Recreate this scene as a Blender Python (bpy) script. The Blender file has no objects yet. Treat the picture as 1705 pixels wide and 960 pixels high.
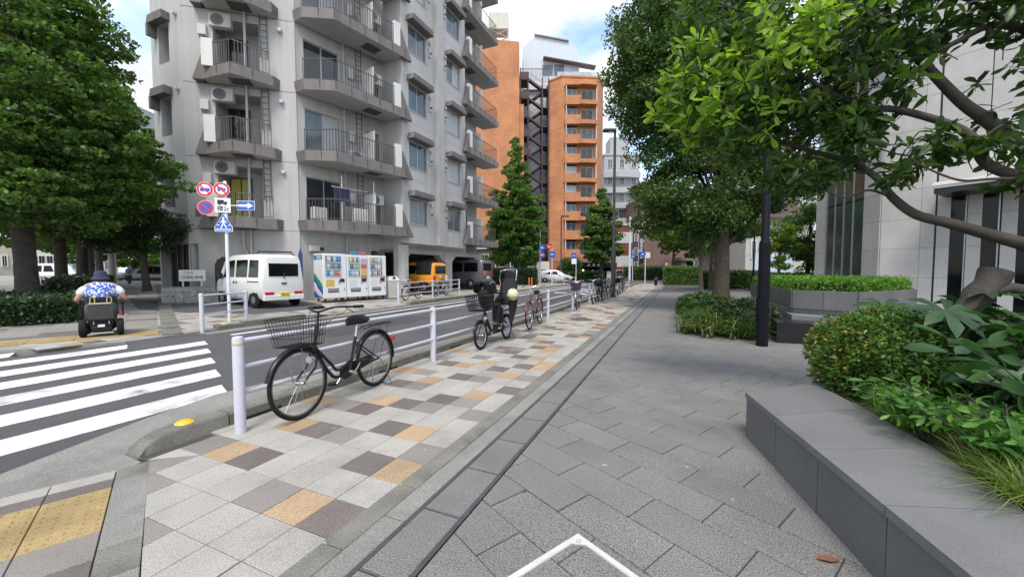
import bpy, bmesh, math, random
import numpy as np
from mathutils import Vector, Matrix
R = math.radians
rng = random.Random(7)
scene = bpy.context.scene
col = scene.collection

# ------------------------------------------------------------------ camera
CAM_H = 1.42
cam_d = bpy.data.cameras.new('camera')
cam_d.sensor_width = 36.0
cam_d.lens = 640.0 / 1705.0 * 36.0
cam_d.clip_start = 0.05
cam_d.clip_end = 3000
cam = bpy.data.objects.new('camera', cam_d)
cam.location = (0, 0, CAM_H)
cam.rotation_euler = (R(90) - math.atan(30 / 640.0), 0, 0)
col.objects.link(cam)
scene.camera = cam

# ------------------------------------------------------------------ sky, sun, exposure
SUN_EL, SUN_AZ = R(60), R(188)          # azimuth clockwise from +Y: behind the camera
world = bpy.data.worlds.new('World')
scene.world = world
world.use_nodes = True
wn, wl = world.node_tree.nodes, world.node_tree.links
for n in list(wn):
    wn.remove(n)
w_out = wn.new('ShaderNodeOutputWorld')
w_bg = wn.new('ShaderNodeBackground')
w_bg.inputs[1].default_value = 0.15
sky = wn.new('ShaderNodeTexSky')
sky.sky_type = 'NISHITA'
sky.sun_disc = False
sky.sun_elevation = SUN_EL
sky.sun_rotation = SUN_AZ
sky.air_density = 1.2
sky.dust_density = 1.0
w_tc = wn.new('ShaderNodeTexCoord')
w_sep = wn.new('ShaderNodeSeparateXYZ')
wl.new(w_tc.outputs['Generated'], w_sep.inputs[0])
w_zz = wn.new('ShaderNodeMath'); w_zz.operation = 'ADD'; w_zz.inputs[1].default_value = 0.35
wl.new(w_sep.outputs['Z'], w_zz.inputs[0])
w_div = wn.new('ShaderNodeVectorMath'); w_div.operation = 'DIVIDE'
w_cmb = wn.new('ShaderNodeCombineXYZ')
for k in 'XYZ':
    wl.new(w_zz.outputs[0], w_cmb.inputs[k])
wl.new(w_tc.outputs['Generated'], w_div.inputs[0])
wl.new(w_cmb.outputs[0], w_div.inputs[1])
w_ns = wn.new('ShaderNodeTexNoise')
w_ns.inputs['Scale'].default_value = 2.6
w_ns.inputs['Detail'].default_value = 8
w_ns.inputs['Roughness'].default_value = 0.55
w_ns.inputs['Distortion'].default_value = 0.4
w_off = wn.new('ShaderNodeVectorMath'); w_off.operation = 'ADD'
w_off.inputs[1].default_value = (8.8, 14.5, 3.0)
wl.new(w_div.outputs[0], w_off.inputs[0])
wl.new(w_off.outputs[0], w_ns.inputs['Vector'])
w_rp = wn.new('ShaderNodeValToRGB')
w_rp.color_ramp.elements[0].position = 0.36
w_rp.color_ramp.elements[1].position = 0.58
wl.new(w_ns.outputs['Fac'], w_rp.inputs[0])
w_ns2 = wn.new('ShaderNodeTexNoise')
w_ns2.inputs['Scale'].default_value = 5.0
w_ns2.inputs['Detail'].default_value = 5
wl.new(w_div.outputs[0], w_ns2.inputs['Vector'])
w_rp2 = wn.new('ShaderNodeValToRGB')
w_rp2.color_ramp.elements[0].position = 0.35
w_rp2.color_ramp.elements[0].color = (2.55, 2.65, 2.9, 1)
w_rp2.color_ramp.elements[1].position = 0.62
w_rp2.color_ramp.elements[1].color = (4.1, 4.1, 4.12, 1)
wl.new(w_ns2.outputs['Fac'], w_rp2.inputs[0])
w_mx = wn.new('ShaderNodeMix'); w_mx.data_type = 'RGBA'
wl.new(w_rp.outputs['Color'], w_mx.inputs['Factor'])
wl.new(sky.outputs['Color'], w_mx.inputs[6])
wl.new(w_rp2.outputs['Color'], w_mx.inputs[7])
wl.new(w_mx.outputs[2], w_bg.inputs[0])
wl.new(w_bg.outputs[0], w_out.inputs[0])

sun_d = bpy.data.lights.new('sun', 'SUN')
sun_d.energy = 1.5
sun_d.angle = R(20)
sun_d.color = (1.0, 0.93, 0.82)
sun = bpy.data.objects.new('sun', sun_d)
sdir = Vector((math.sin(SUN_AZ) * math.cos(SUN_EL), math.cos(SUN_AZ) * math.cos(SUN_EL), math.sin(SUN_EL)))
sun.rotation_euler = sdir.to_track_quat('Z', 'Y').to_euler()
sun.location = (10, -10, 40)
col.objects.link(sun)
vs = scene.view_settings
vs.view_transform = 'Standard'
vs.look = 'None'
vs.exposure = 1.3
vs.gamma = 1.0
vs.use_curve_mapping = False

# ------------------------------------------------------------------ materials
MATS = {}
def M(name, c=(.5, .5, .5), rough=.7, var=.12, scale=3.0, bump=0.0, bscale=40.0, metal=0.0, spec=.5,
      rnd=0.0, speck=0.0, sscale=220.0, stain=0.0, stscale=.6, local=False, coat=0.0, streak=0.0, isl=0.0):
    """procedural surface: soft blotches, fine speckle, per-object variation, bump"""
    if name in MATS:
        return MATS[name]
    m = bpy.data.materials.new(name)
    m.use_nodes = True
    nt = m.node_tree
    N, L = nt.nodes, nt.links
    b = N['Principled BSDF']
    b.inputs['Roughness'].default_value = rough
    b.inputs['Metallic'].default_value = metal
    b.inputs['Specular IOR Level'].default_value = spec
    b.inputs['Coat Weight'].default_value = coat
    b.inputs['Coat Roughness'].default_value = .08
    if local:
        src = N.new('ShaderNodeTexCoord').outputs['Object']
    else:
        src = N.new('ShaderNodeNewGeometry').outputs['Position']
    def noise(sc, det=4, ro=.55):
        n = N.new('ShaderNodeTexNoise')
        n.inputs['Scale'].default_value = sc
        n.inputs['Detail'].default_value = det
        n.inputs['Roughness'].default_value = ro
        L.new(src, n.inputs['Vector'])
        return n.outputs['Fac']
    def mapr(x, a, bb, lo, hi):
        n = N.new('ShaderNodeMapRange')
        n.inputs['From Min'].default_value = a
        n.inputs['From Max'].default_value = bb
        n.inputs['To Min'].default_value = lo
        n.inputs['To Max'].default_value = hi
        L.new(x, n.inputs['Value'])
        return n.outputs['Result']
    def mul(x, y):
        n = N.new('ShaderNodeMath'); n.operation = 'MULTIPLY'
        L.new(x, n.inputs[0]); L.new(y, n.inputs[1])
        return n.outputs[0]
    val = mapr(noise(scale), .3, .7, 1 - var, 1 + var)
    if speck:
        val = mul(val, mapr(noise(sscale, 2, .7), .35, .65, 1 - speck, 1 + speck))
    if stain:
        val = mul(val, mapr(noise(stscale, 6, .65), .5, .72, 1, 1 - stain))
    if streak:
        mp = N.new('ShaderNodeMapping')
        mp.inputs['Scale'].default_value = (2.2, 2.2, .12)
        L.new(src, mp.inputs[0])
        n = N.new('ShaderNodeTexNoise'); n.inputs['Scale'].default_value = 1.6; n.inputs['Detail'].default_value = 6
        L.new(mp.outputs[0], n.inputs['Vector'])
        val = mul(val, mapr(n.outputs['Fac'], .48, .75, 1, 1 - streak))
    if rnd:
        oi = N.new('ShaderNodeObjectInfo')
        val = mul(val, mapr(oi.outputs['Random'], 0, 1, 1 - rnd, 1 + rnd))
    if isl:
        ge = N.new('ShaderNodeNewGeometry')
        val = mul(val, mapr(ge.outputs['Random Per Island'], 0, 1, 1 - isl, 1 + isl))
    vm = N.new('ShaderNodeVectorMath'); vm.operation = 'SCALE'
    vm.inputs[0].default_value = c[:3]
    L.new(val, vm.inputs['Scale'])
    L.new(vm.outputs[0], b.inputs['Base Color'])
    if bump:
        bp = N.new('ShaderNodeBump')
        bp.inputs['Strength'].default_value = bump
        bp.inputs['Distance'].default_value = .01
        L.new(noise(bscale, 4, .6), bp.inputs['Height'])
        L.new(bp.outputs[0], b.inputs['Normal'])
    MATS[name] = m
    return m

def glass_mat(name, c=(.03, .04, .045), rough=.03, trans=0.0):
    if name in MATS:
        return MATS[name]
    m = M(name, c, rough=rough, var=.3, scale=1.2, spec=.8)
    b = m.node_tree.nodes['Principled BSDF']
    b.inputs['Transmission Weight'].default_value = trans
    b.inputs['IOR'].default_value = 1.45
    return m

def emit_mat(name, c, s):
    m = bpy.data.materials.new(name)
    m.use_nodes = True
    b = m.node_tree.nodes['Principled BSDF']
    b.inputs['Base Color'].default_value = (*c, 1)
    b.inputs['Emission Color'].default_value = (*c, 1)
    b.inputs['Emission Strength'].default_value = s
    MATS[name] = m
    return m

def leaf_mat(name, c1, c2, trans=.35, rough=.45, hue=.0, c3=None, p3=.9):
    """leaf colour differs from leaf to leaf; light passes through"""
    if name in MATS:
        return MATS[name]
    m = bpy.data.materials.new(name)
    m.use_nodes = True
    N, L = m.node_tree.nodes, m.node_tree.links
    b = N['Principled BSDF']
    out = N['Material Output']
    ge = N.new('ShaderNodeNewGeometry')
    rp = N.new('ShaderNodeValToRGB')
    e = rp.color_ramp.elements
    e[0].color = (*c1, 1); e[1].color = (*c2, 1)
    e[1].position = .8
    if c3:
        x = e.new(p3); x.color = (*c2, 1)
        x = e.new(min(1, p3 + .04)); x.color = (*c3, 1)
    ns = N.new('ShaderNodeTexNoise'); ns.inputs['Scale'].default_value = .9; ns.inputs['Detail'].default_value = 2
    L.new(ge.outputs['Position'], ns.inputs['Vector'])
    mr = N.new('ShaderNodeMapRange')
    mr.inputs['From Min'].default_value = .35; mr.inputs['From Max'].default_value = .65
    mr.inputs['To Min'].default_value = -.18; mr.inputs['To Max'].default_value = .18
    L.new(ns.outputs['Fac'], mr.inputs['Value'])
    ad = N.new('ShaderNodeMath'); ad.operation = 'ADD'; ad.use_clamp = True
    L.new(ge.outputs['Random Per Island'], ad.inputs[0]); L.new(mr.outputs[0], ad.inputs[1])
    L.new(ad.outputs[0], rp.inputs[0])
    L.new(rp.outputs[0], b.inputs['Base Color'])
    b.inputs['Roughness'].default_value = rough
    b.inputs['Specular IOR Level'].default_value = .35
    tr = N.new('ShaderNodeBsdfTranslucent')
    vm = N.new('ShaderNodeVectorMath'); vm.operation = 'MULTIPLY'
    vm.inputs[1].default_value = (1.5, 1.7, .7)
    L.new(rp.outputs[0], vm.inputs[0]); L.new(vm.outputs[0], tr.inputs['Color'])
    mx = N.new('ShaderNodeMixShader'); mx.inputs[0].default_value = trans
    L.new(b.outputs[0], mx.inputs[1]); L.new(tr.outputs[0], mx.inputs[2])
    L.new(mx.outputs[0], out.inputs['Surface'])
    MATS[name] = m
    return m

# ------------------------------------------------------------------ mesh helper
class MB:
    def __init__(s):
        s.v = []; s.f = []; s.mi = []; s.cur = 0; s.T = None
    def mat(s, i):
        s.cur = i; return s
    def _add(s, vs, fs):
        o = len(s.v)
        if s.T is not None:
            vs = [tuple(s.T @ Vector(p)) for p in vs]
        s.v.extend(vs)
        for f in fs:
            s.f.append(tuple(i + o for i in f)); s.mi.append(s.cur)
        return s
    def box(s, x0, x1, y0, y1, z0, z1, ch=0.0):
        if x0 > x1: x0, x1 = x1, x0
        if y0 > y1: y0, y1 = y1, y0
        if z0 > z1: z0, z1 = z1, z0
        if not ch:
            return s._add([(x0, y0, z0), (x1, y0, z0), (x1, y1, z0), (x0, y1, z0), (x0, y0, z1), (x1, y0, z1), (x1, y1, z1), (x0, y1, z1)],
                          [(3, 2, 1, 0), (4, 5, 6, 7), (0, 1, 5, 4), (1, 2, 6, 5), (2, 3, 7, 6), (3, 0, 4, 7)])
        c = min(ch, (x1 - x0) * .45, (y1 - y0) * .45, (z1 - z0) * .45)
        def ring(z, i):
            a0, a1, b0, b1 = x0 + i, x1 - i, y0 + i, y1 - i
            return [(a0 + c, b0, z), (a1 - c, b0, z), (a1, b0 + c, z), (a1, b1 - c, z), (a1 - c, b1, z), (a0 + c, b1, z), (a0, b1 - c, z), (a0, b0 + c, z)]
        def ring2(z):
            a0, a1, b0, b1 = x0 + c, x1 - c, y0 + c, y1 - c
            return [(a0, b0, z), (a1, b0, z), (a1, b0, z), (a1, b1, z), (a1, b1, z), (a0, b1, z), (a0, b1, z), (a0, b0, z)]
        q = lambda z: [(x0 + c, y0 + c, z), (x1 - c, y0 + c, z), (x1 - c, y1 - c, z), (x0 + c, y1 - c, z)]
        vs = q(z0) + ring(z0 + c, 0) + ring(z1 - c, 0) + q(z1)
        fs = [(3, 2, 1, 0), (20, 21, 22, 23)]
        for k in range(8):
            fs.append((4 + k, 4 + (k + 1) % 8, 12 + (k + 1) % 8, 12 + k))
        for k in range(4):
            a = 4 + 2 * k; n = (k + 1) % 4
            fs.append((k, n, a + 1, a)); fs.append((12 + 2 * k, 13 + 2 * k, 20 + n, 20 + k))
            nx = 4 + (2 * k + 2) % 8
            fs.append((n, nx, a + 1)); fs.append((13 + 2 * k, 12 + (2 * k + 2) % 8, 20 + n))
        return s._add(vs, fs)
    def prism(s, poly, z0, z1):
        n = len(poly)
        ar = sum(poly[i][0] * poly[(i + 1) % n][1] - poly[(i + 1) % n][0] * poly[i][1] for i in range(n))
        if ar < 0: poly = poly[::-1]
        vs = [(p[0], p[1], z0) for p in poly] + [(p[0], p[1], z1) for p in poly]
        fs = [tuple(range(n - 1, -1, -1)), tuple(range(n, 2 * n))]
        fs += [(i, (i + 1) % n, n + (i + 1) % n, n + i) for i in range(n)]
        return s._add(vs, fs)
    def prism_y(s, poly, y0, y1):
        """polygon in x,z extruded along y"""
        n = len(poly)
        ar = sum(poly[i][0] * poly[(i + 1) % n][1] - poly[(i + 1) % n][0] * poly[i][1] for i in range(n))
        if ar > 0: poly = poly[::-1]
        vs = [(p[0], y0, p[1]) for p in poly] + [(p[0], y1, p[1]) for p in poly]
        fs = [tuple(range(n - 1, -1, -1)), tuple(range(n, 2 * n))]
        fs += [(i, (i + 1) % n, n + (i + 1) % n, n + i) for i in range(n)]
        return s._add(vs, fs)
    def quad(s, *p):
        return s._add(list(p), [tuple(range(len(p)))])
    def tube(s, pts, r, n=8, caps=True, closed=False):
        pts = [Vector(p) for p in pts]
        m = len(pts)
        rs = r if isinstance(r, (list, tuple)) else [r] * m
        vs = []; up = None
        for i, p in enumerate(pts):
            if closed:
                d = pts[(i + 1) % m] - pts[i - 1]
            else:
                d = pts[min(i + 1, m - 1)] - pts[max(i - 1, 0)]
            if d.length < 1e-9: d = Vector((0, 0, 1))
            d.normalize()
            if up is None:
                up = d.orthogonal().normalized()
            else:
                up = (up - d * up.dot(d))
                up = up.normalized() if up.length > 1e-6 else d.orthogonal().normalized()
            w = d.cross(up)
            for k in range(n):
                a = 2 * math.pi * k / n
                vs.append(tuple(p + (up * math.cos(a) + w * math.sin(a)) * rs[i]))
        fs = []
        for i in range(m if closed else m - 1):
            j = (i + 1) % m
            for k in range(n):
                fs.append((i * n + k, i * n + (k + 1) % n, j * n + (k + 1) % n, j * n + k))
        if caps and not closed:
            fs.append(tuple(range(n - 1, -1, -1))); fs.append(tuple(range((m - 1) * n, m * n)))
        return s._add(vs, fs)
    def lathe(s, prof, n=16, c=(0, 0, 0), axis='z', caps=True):
        vs = []
        for (r, h) in prof:
            for k in range(n):
                a = 2 * math.pi * k / n
                x, y = r * math.cos(a), r * math.sin(a)
                p = (x, y, h) if axis == 'z' else ((h, x, y) if axis == 'x' else (y, h, x))
                vs.append((p[0] + c[0], p[1] + c[1], p[2] + c[2]))
        fs = []
        for i in range(len(prof) - 1):
            for k in range(n):
                fs.append((i * n + k, i * n + (k + 1) % n, (i + 1) * n + (k + 1) % n, (i + 1) * n + k))
        if caps:
            fs.append(tuple(range(n - 1, -1, -1))); fs.append(tuple(range((len(prof) - 1) * n, len(prof) * n)))
        return s._add(vs, fs)
    def torus(s, c, Rr, r, axis='x', n=32, k=8):
        pts = []
        for i in range(n):
            a = 2 * math.pi * i / n
            u, w = Rr * math.cos(a), Rr * math.sin(a)
            p = (0, u, w) if axis == 'x' else ((u, 0, w) if axis == 'y' else (u, w, 0))
            pts.append((p[0] + c[0], p[1] + c[1], p[2] + c[2]))
        return s.tube(pts, r, k, closed=True)
    def mesh(s, name, mats, smooth=0):
        me = bpy.data.meshes.new(name)
        me.from_pydata(s.v, [], s.f)
        ms = mats if isinstance(mats, (list, tuple)) else [mats]
        for m in ms:
            me.materials.append(m)
        if len(ms) > 1:
            me.polygons.foreach_set('material_index', s.mi)
        if smooth:
            me.polygons.foreach_set('use_smooth', [True] * len(s.f))
            me.set_sharp_from_angle(angle=R(smooth))
        me.update()
        return me
    def build(s, name, mats, parent=None, loc=(0, 0, 0), rz=0.0, smooth=0):
        return put(name, s.mesh(name, mats, smooth), parent, loc, rz)

def put(name, me, parent=None, loc=(0, 0, 0), rz=0.0):
    o = bpy.data.objects.new(name, me)
    o.location = loc
    o.rotation_euler = (0, 0, rz)
    col.objects.link(o)
    if parent is not None:
        o.parent = parent
    return o

def tag(o, label, cat, group=None):
    o['label'] = label; o['category'] = cat
    if group: o['group'] = group
    return o

def thing(name, label, cat, loc=(0, 0, 0), rz=0.0, group=None):
    o = put(name, None, None, loc, rz)
    o.empty_display_size = .2
    return tag(o, label, cat, group)

def structure(o):
    o['kind'] = 'structure'; return o
def stuff(o):
    o['kind'] = 'stuff'; return o

def copy_tree(o, parent=None):
    c = o.copy(); col.objects.link(c); c.parent = parent
    for ch in list(o.children):
        copy_tree(ch, c)
    return c

def text_mesh(name, body, size, mat, parent, loc, rot, depth=.002, align='CENTER'):
    cu = bpy.data.curves.new(name, 'FONT')
    cu.body = body; cu.size = size; cu.extrude = depth
    cu.align_x = align; cu.align_y = 'CENTER'
    t = bpy.data.objects.new(name, cu); col.objects.link(t)
    dg = bpy.context.evaluated_depsgraph_get()
    me = bpy.data.meshes.new_from_object(t.evaluated_get(dg))
    bpy.data.objects.remove(t)
    me.materials.clear(); me.materials.append(mat)
    o = put(name, me, parent, loc)
    o.rotation_euler = rot
    return o

# street frame: s to the right, t along the street, turned from the camera's heading
TH = math.atan(276 / 640.0)
SC, SS = math.cos(TH), math.sin(TH)
def S(s, t, z=0.0):
    return (s * SC + t * SS, -s * SS + t * SC, z)
def toS(x, y):
    return (x * SC - y * SS, x * SS + y * SC)
RZ = -TH
def U(u, d):
    """x of the photo column u at depth d"""
    return (u - 852.5) * d / 640.0
# ================================================================== ground
m_asph = M('asphalt', (.072, .072, .076), rough=.9, var=.12, scale=.8, bump=.5, bscale=260, speck=.4, sscale=140, stain=.25, stscale=.6)
m_paint = M('road_paint', (.74, .74, .72), rough=.7, var=.07, scale=2.5, stain=.75, stscale=1.5, speck=.16, sscale=90, bump=.3, bscale=150)
m_conc = M('concrete', (.205, .20, .185), rough=.9, var=.14, scale=2.5, bump=.3, bscale=120, speck=.32, sscale=110, stain=.35, stscale=1.3)
m_kerb = M('kerb_concrete', (.155, .15, .13), rough=.9, var=.2, scale=3.5, bump=.4, bscale=90, speck=.3, sscale=110, stain=.4, stscale=2.2)
m_joint = M('joint_grout', (.05, .048, .043), rough=.95, var=.3, scale=6)
m_tile = [M('tile_light', (.315, .302, .275), rough=.85, var=.1, scale=2.2, bump=.25, bscale=300, speck=.3, sscale=130, rnd=.06, stain=.28, stscale=1.3),
          M('tile_grey_brown', (.20, .182, .165), rough=.85, var=.1, scale=3, bump=.25, bscale=300, speck=.3, sscale=130, rnd=.1, stain=.15),
          M('tile_tan', (.33, .235, .145), rough=.85, var=.12, scale=3, bump=.25, bscale=300, speck=.38, sscale=130, rnd=.1, stain=.15),
          M('tile_dark', (.125, .105, .098), rough=.85, var=.12, scale=3, bump=.25, bscale=300, speck=.4, sscale=130, rnd=.1, stain=.15)]
m_gran = M('granite_paver', (.155, .152, .146), rough=.8, var=.12, scale=1.6, bump=.3, bscale=240, speck=.6, sscale=120, rnd=.055, stain=.25, stscale=.9)
m_gran_s = M('granite_slab', (.145, .143, .14), rough=.8, var=.1, scale=2, bump=.25, bscale=240, speck=.5, sscale=120, rnd=.1, stain=.2)
m_steel = M('stainless', (.62, .62, .61), rough=.45, var=.08, scale=9, metal=.35)
m_slot = M('drain_slot_steel', (.13, .135, .14), rough=.5, var=.2, scale=9, metal=.2)
m_yel = M('tactile_yellow', (.31, .225, .10), rough=.8, var=.12, scale=4, bump=.2, bscale=200, speck=.3, sscale=130, rnd=.06, stain=.35, stscale=1.6)
m_dirt = M('soil', (.06, .045, .03), rough=1, var=.3, scale=6, bump=.6, bscale=40)

g = MB(); g.box(-400, 400, -200, 600, -.35, -.30)
structure(g.build('ground', M('far_ground', (.12, .12, .115), rough=.95, var=.2, scale=.3)))

# road along the street with a branch to the left behind the crossing
g = MB()
g.box(-10.2, -3.9, -14, 90, -.3, -.03)
road = structure(g.build('road', m_asph, None, (0, 0, 0), RZ))
g = MB(); g.box(-120, 120, 40, 58, -.3, -.034)
structure(g.build('cross_road', m_asph, None, (0, 0, 0), RZ))

# crossing stripes, each a painted sheet with worn ends
for k in range(7):
    s0 = -4.84 - .905 * k
    t1 = 2.86 + .435 * k
    if k == 5: t1 = 3.75
    if k == 6: t1 = 2.6
    g = MB()
    g.prism([(s0, -6), (s0, t1 - .08), (s0 - .45, t1 + .1), (s0 - .45, -6)], -.030, -.026)
    g.build('crossing_stripe', m_paint, road)
# white edge line beside the far kerb and hatch marks further up the road
for (a, b, t0, t1) in [(-9.28, -9.16, 5.4, 42), (-4.95, -4.83, 24, 43), (-8.2, -7.0, 15.2, 15.6), (-7.4, -6.6, 24, 24.45), (-6.9, -5.0, 38.5, 38.95)]:
    g = MB(); g.box(a, b, t0, t1, -.030, -.026)
    g.build('painted_line', m_paint, road)
for (s0, t0) in [(-4.9, 23.0), (-5.3, 25.5), (-5.7, 28)]:
    g = MB(); g.prism([(s0, t0), (s0 - .25, t0), (s0 - 1.5, t0 + 2.2), (s0 - 1.25, t0 + 2.2)], -.030, -.026)
    g.build('painted_chevron', m_paint, road)

# near pavement: mortar bed, tiles, kerb, apron
g = MB()
g.prism([(-3.76, 1.5), (-3.6, 1.53), (-2.22, .90), (-1.69, .60), (-1.69, -4), (-1.1, -4), (-1.1, 44), (-3.76, 44)], -.3, -.012)
walk = structure(g.build('near_pavement', m_joint, None, (0, 0, 0), RZ))
g = MB()
g.prism([(-4.37, 1.0), (-4.74, 2.0), (-4.9, 2.7), (-4.72, 4), (-4.45, 5.6), (-4.35, 7.5), (-4.35, 42), (-3.95, 42), (-3.95, 1.5), (-3.66, 1.49), (-3.5, .95), (-3.45, .4), (-3.2, -4), (-4.6, -4)], -.3, -.016)
apron = structure(g.build('gutter', m_conc, None, (0, 0, 0), RZ))

TS = .2835; J = .0022
def tile_mesh(name, m, a=TS, b=TS, th=.014, ch=.003):
    g = MB()
    g.box(-a / 2 + J, a / 2 - J, -b / 2 + J, b / 2 - J, -th, 0, ch)
    return g.mesh(name, m)
tiles = [tile_mesh('tile_%s' % n, m) for n, m in zip(('light', 'grey_brown', 'tan', 'dark'), m_tile)]
FIX = {-3: {1: 1}, -1: {1: 1, 0: 1}, 0: {4: 1, 5: 2, 6: 3}, 1: {0: 1, 1: 2, 2: 3}, 2: {5: 3, 6: 2}, 3: {1: 2, 2: 3, 3: 1, 6: 1}, 4: {4: 3, 5: 2},
       5: {0: 2, 1: 1, 2: 3}, 6: {2: 2, 3: 3, 4: 1, 6: 1}, 7: {0: 1, 4: 3, 5: 1}, 8: {1: 3, 2: 1, 5: 2}, 9: {2: 2, 6: 3}, 10: {0: 2, 1: 1, 3: 3, 4: 1}, 11: {5: 2, 6: 1},
       12: {1: 3, 2: 2, 4: 3}, 13: {0: 1, 3: 2, 5: 3, 6: 2}}
trng = random.Random(21)
far_tiles = MB(); n_t = 0
for k in range(-4, 150):
    row = {}
    if k in FIX:
        row = FIX[k]
    else:
        c = trng.randint(-1, 2)
        while c < 7:
            n = trng.choice([1, 2, 2, 3])
            sq = trng.sample([1, 2, 3], n)
            for i in range(n):
                row[c + i] = sq[i]
            c += n + trng.randint(1, 4)
    for c in range(-1, 7):
        s = -3.64 + TS * (c + .5)
        t = 1.43 + TS * (k + .5)
        if c == -1:
            if t < 2.0: continue
            w = .115
            far_tiles.mat(row.get(0, 0)).box(-3.75, -3.64 - J, t - TS / 2 + J, t + TS / 2 - J, -.014, 0)
            continue
        # keep clear of the diagonal border strip at the crossing
        if (t - TS / 2 - 1.50) < -(s - TS / 2 + 3.60) * .455:
            continue
        kind = row.get(c, 0)
        if n_t < 296:
            put('paving_tile', tiles[kind], walk, (s, t, trng.uniform(-.0016, .0004)))
            n_t += 1
        else:
            far_tiles.mat(kind).box(s - TS / 2 + J, s + TS / 2 - J, t - TS / 2 + J, t + TS / 2 - J, -.014, trng.uniform(-.001, .0005))
# cut tiles along the diagonal strip
for (kind, poly) in [(0, [(-3.635, 1.515), (-3.36, 1.712), (-3.635, 1.712)]), (1, [(-3.60, 1.495), (-3.355, 1.388), (-3.355, 1.71)]), (1, [(-3.35, 1.386), (-3.075, 1.262), (-3.075, 1.426), (-3.35, 1.426)]),
                     (0, [(-3.07, 1.262), (-2.79, 1.135), (-2.79, 1.426), (-3.07, 1.426)]), (1, [(-2.785, 1.133), (-2.508, 1.008), (-2.508, 1.142), (-2.785, 1.142)]), (0, [(-2.505, 1.005), (-2.225, .88), (-2.225, 1.142), (-2.505, 1.142)]), (0, [(-2.22, .875), (-2.2, .866), (-1.945, .866), (-1.945, 1.142), (-2.22, 1.142)]), (1, [(-2.19, .861), (-1.955, .755), (-1.955, .861)]), (0, [(-1.95, .75), (-1.69, .635), (-1.69, .861), (-1.95, .861)])]:
    far_tiles.mat(kind).prism(poly, -.014, -.0005)
stuff(far_tiles.build('distant_paving_tiles', m_tile, walk))
# kerb blocks with a rounded, sunken end
for i in range(70):
    t0 = 1.56 + .6 * i
    if t0 > 42: break
    g = MB()
    if i == 0:
        prof = [(1.50, -.03), (1.508, .005), (1.525, .035), (1.55, .06), (1.59, .083), (1.64, .1), (1.71, .113), (1.8, .119), (2.15, .12)]
        for (a, b) in zip(prof[:-1], prof[1:]):
            va = [(-3.96, a[0], -.2), (-3.96 + .01, a[0], a[1] - .02), (-3.92, a[0], a[1]), (-3.775, a[0], a[1]), (-3.755, a[0], a[1] - .02), (-3.752, a[0], -.2)]
            vb = [(-3.96, b[0], -.2), (-3.96 + .01, b[0], b[1] - .02), (-3.92, b[0], b[1]), (-3.775, b[0], b[1]), (-3.755, b[0], b[1] - .02), (-3.752, b[0], -.2)]
            g._add(va + vb, [(j, j + 1, 7 + j, 6 + j) for j in range(5)])
        g.build('kerb_stone', m_kerb, walk, smooth=50)
        continue
    lo = .0 if i % 3 == 2 else -.2
    g.prism_y([(-3.96, -.2), (-3.752, -.2), (-3.752, .10), (-3.775, .12), (-3.93, .12), (-3.952, .10)], t0 + .003, t0 + .597)
    if i % 3 == 1:   # drainage mouth at the foot of the block
        g.mat(1).box(-3.7515, -3.749, t0 + .12, t0 + .5, -.005, .03)
    o = g.build('kerb_stone', [m_kerb, M('drain_dark', (.012, .012, .012), rough=.9)], walk)
# yellow reflector stud on the kerb end
def kerb_stud(s, t, z, label):
    g = MB(); g.lathe([(.001, .028), (.04, .024), (.062, .012), (.07, 0)], 18, caps=True)
    o = g.build('kerb_reflector', M('reflector_yellow', (.85, .42, .02), rough=.35, var=.08), None, S(s, t, z), RZ, smooth=60)
    return tag(o, label, 'reflector', 'yellow kerb reflectors')
kerb_stud(-3.86, 1.86, .116, 'round yellow reflector on the rounded kerb end beside the black bicycle')
# two concrete bands and the slotted drain with granite slabs
brng = random.Random(4)
for (a, b, ln) in [(-1.685, -1.545, .6), (-1.54, -1.40, .6)]:
    t = -1.0 if a < -1.6 else -.7
    i = 0
    while t < 43.5:
        g = MB(); g.box(a, b, t + .003, t + ln - .003, -.05, .001 + brng.uniform(-.001, .001), .004)
        g.build('border_block', m_kerb if a < -1.6 else m_conc, walk)
        t += ln; i += 1
for s0 in (-1.385, -1.112):
    g = MB()
    for d in (-.0095, 0, .0095):
        g.box(s0 + d - .0022, s0 + d + .0022, -2, 44, -.05, .002)
    g.mat(1).box(s0 - .0135, s0 + .0135, -2, 44, -.06, -.006)
    g.build('drain_slot', [m_slot, M('drain_dark', (.012, .012, .012), rough=.9)], walk)
ms = tile_mesh('drain_slab', m_gran_s, .246, .5, .02, .002)
t = 1.8 - .505 * 6
while t < 43.5:
    put('drain_slab', ms, walk, (-1.2485, t + .25, .0005))
    g = None
    t += .515
g = MB()
t = 1.8 - .505 * 6
while t < 43.5:
    g.box(-1.37, -1.127, t - .0085, t - .0045, -.02, .001); t += .515
stuff(g.build('drain_crossbars', m_slot, walk))

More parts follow.
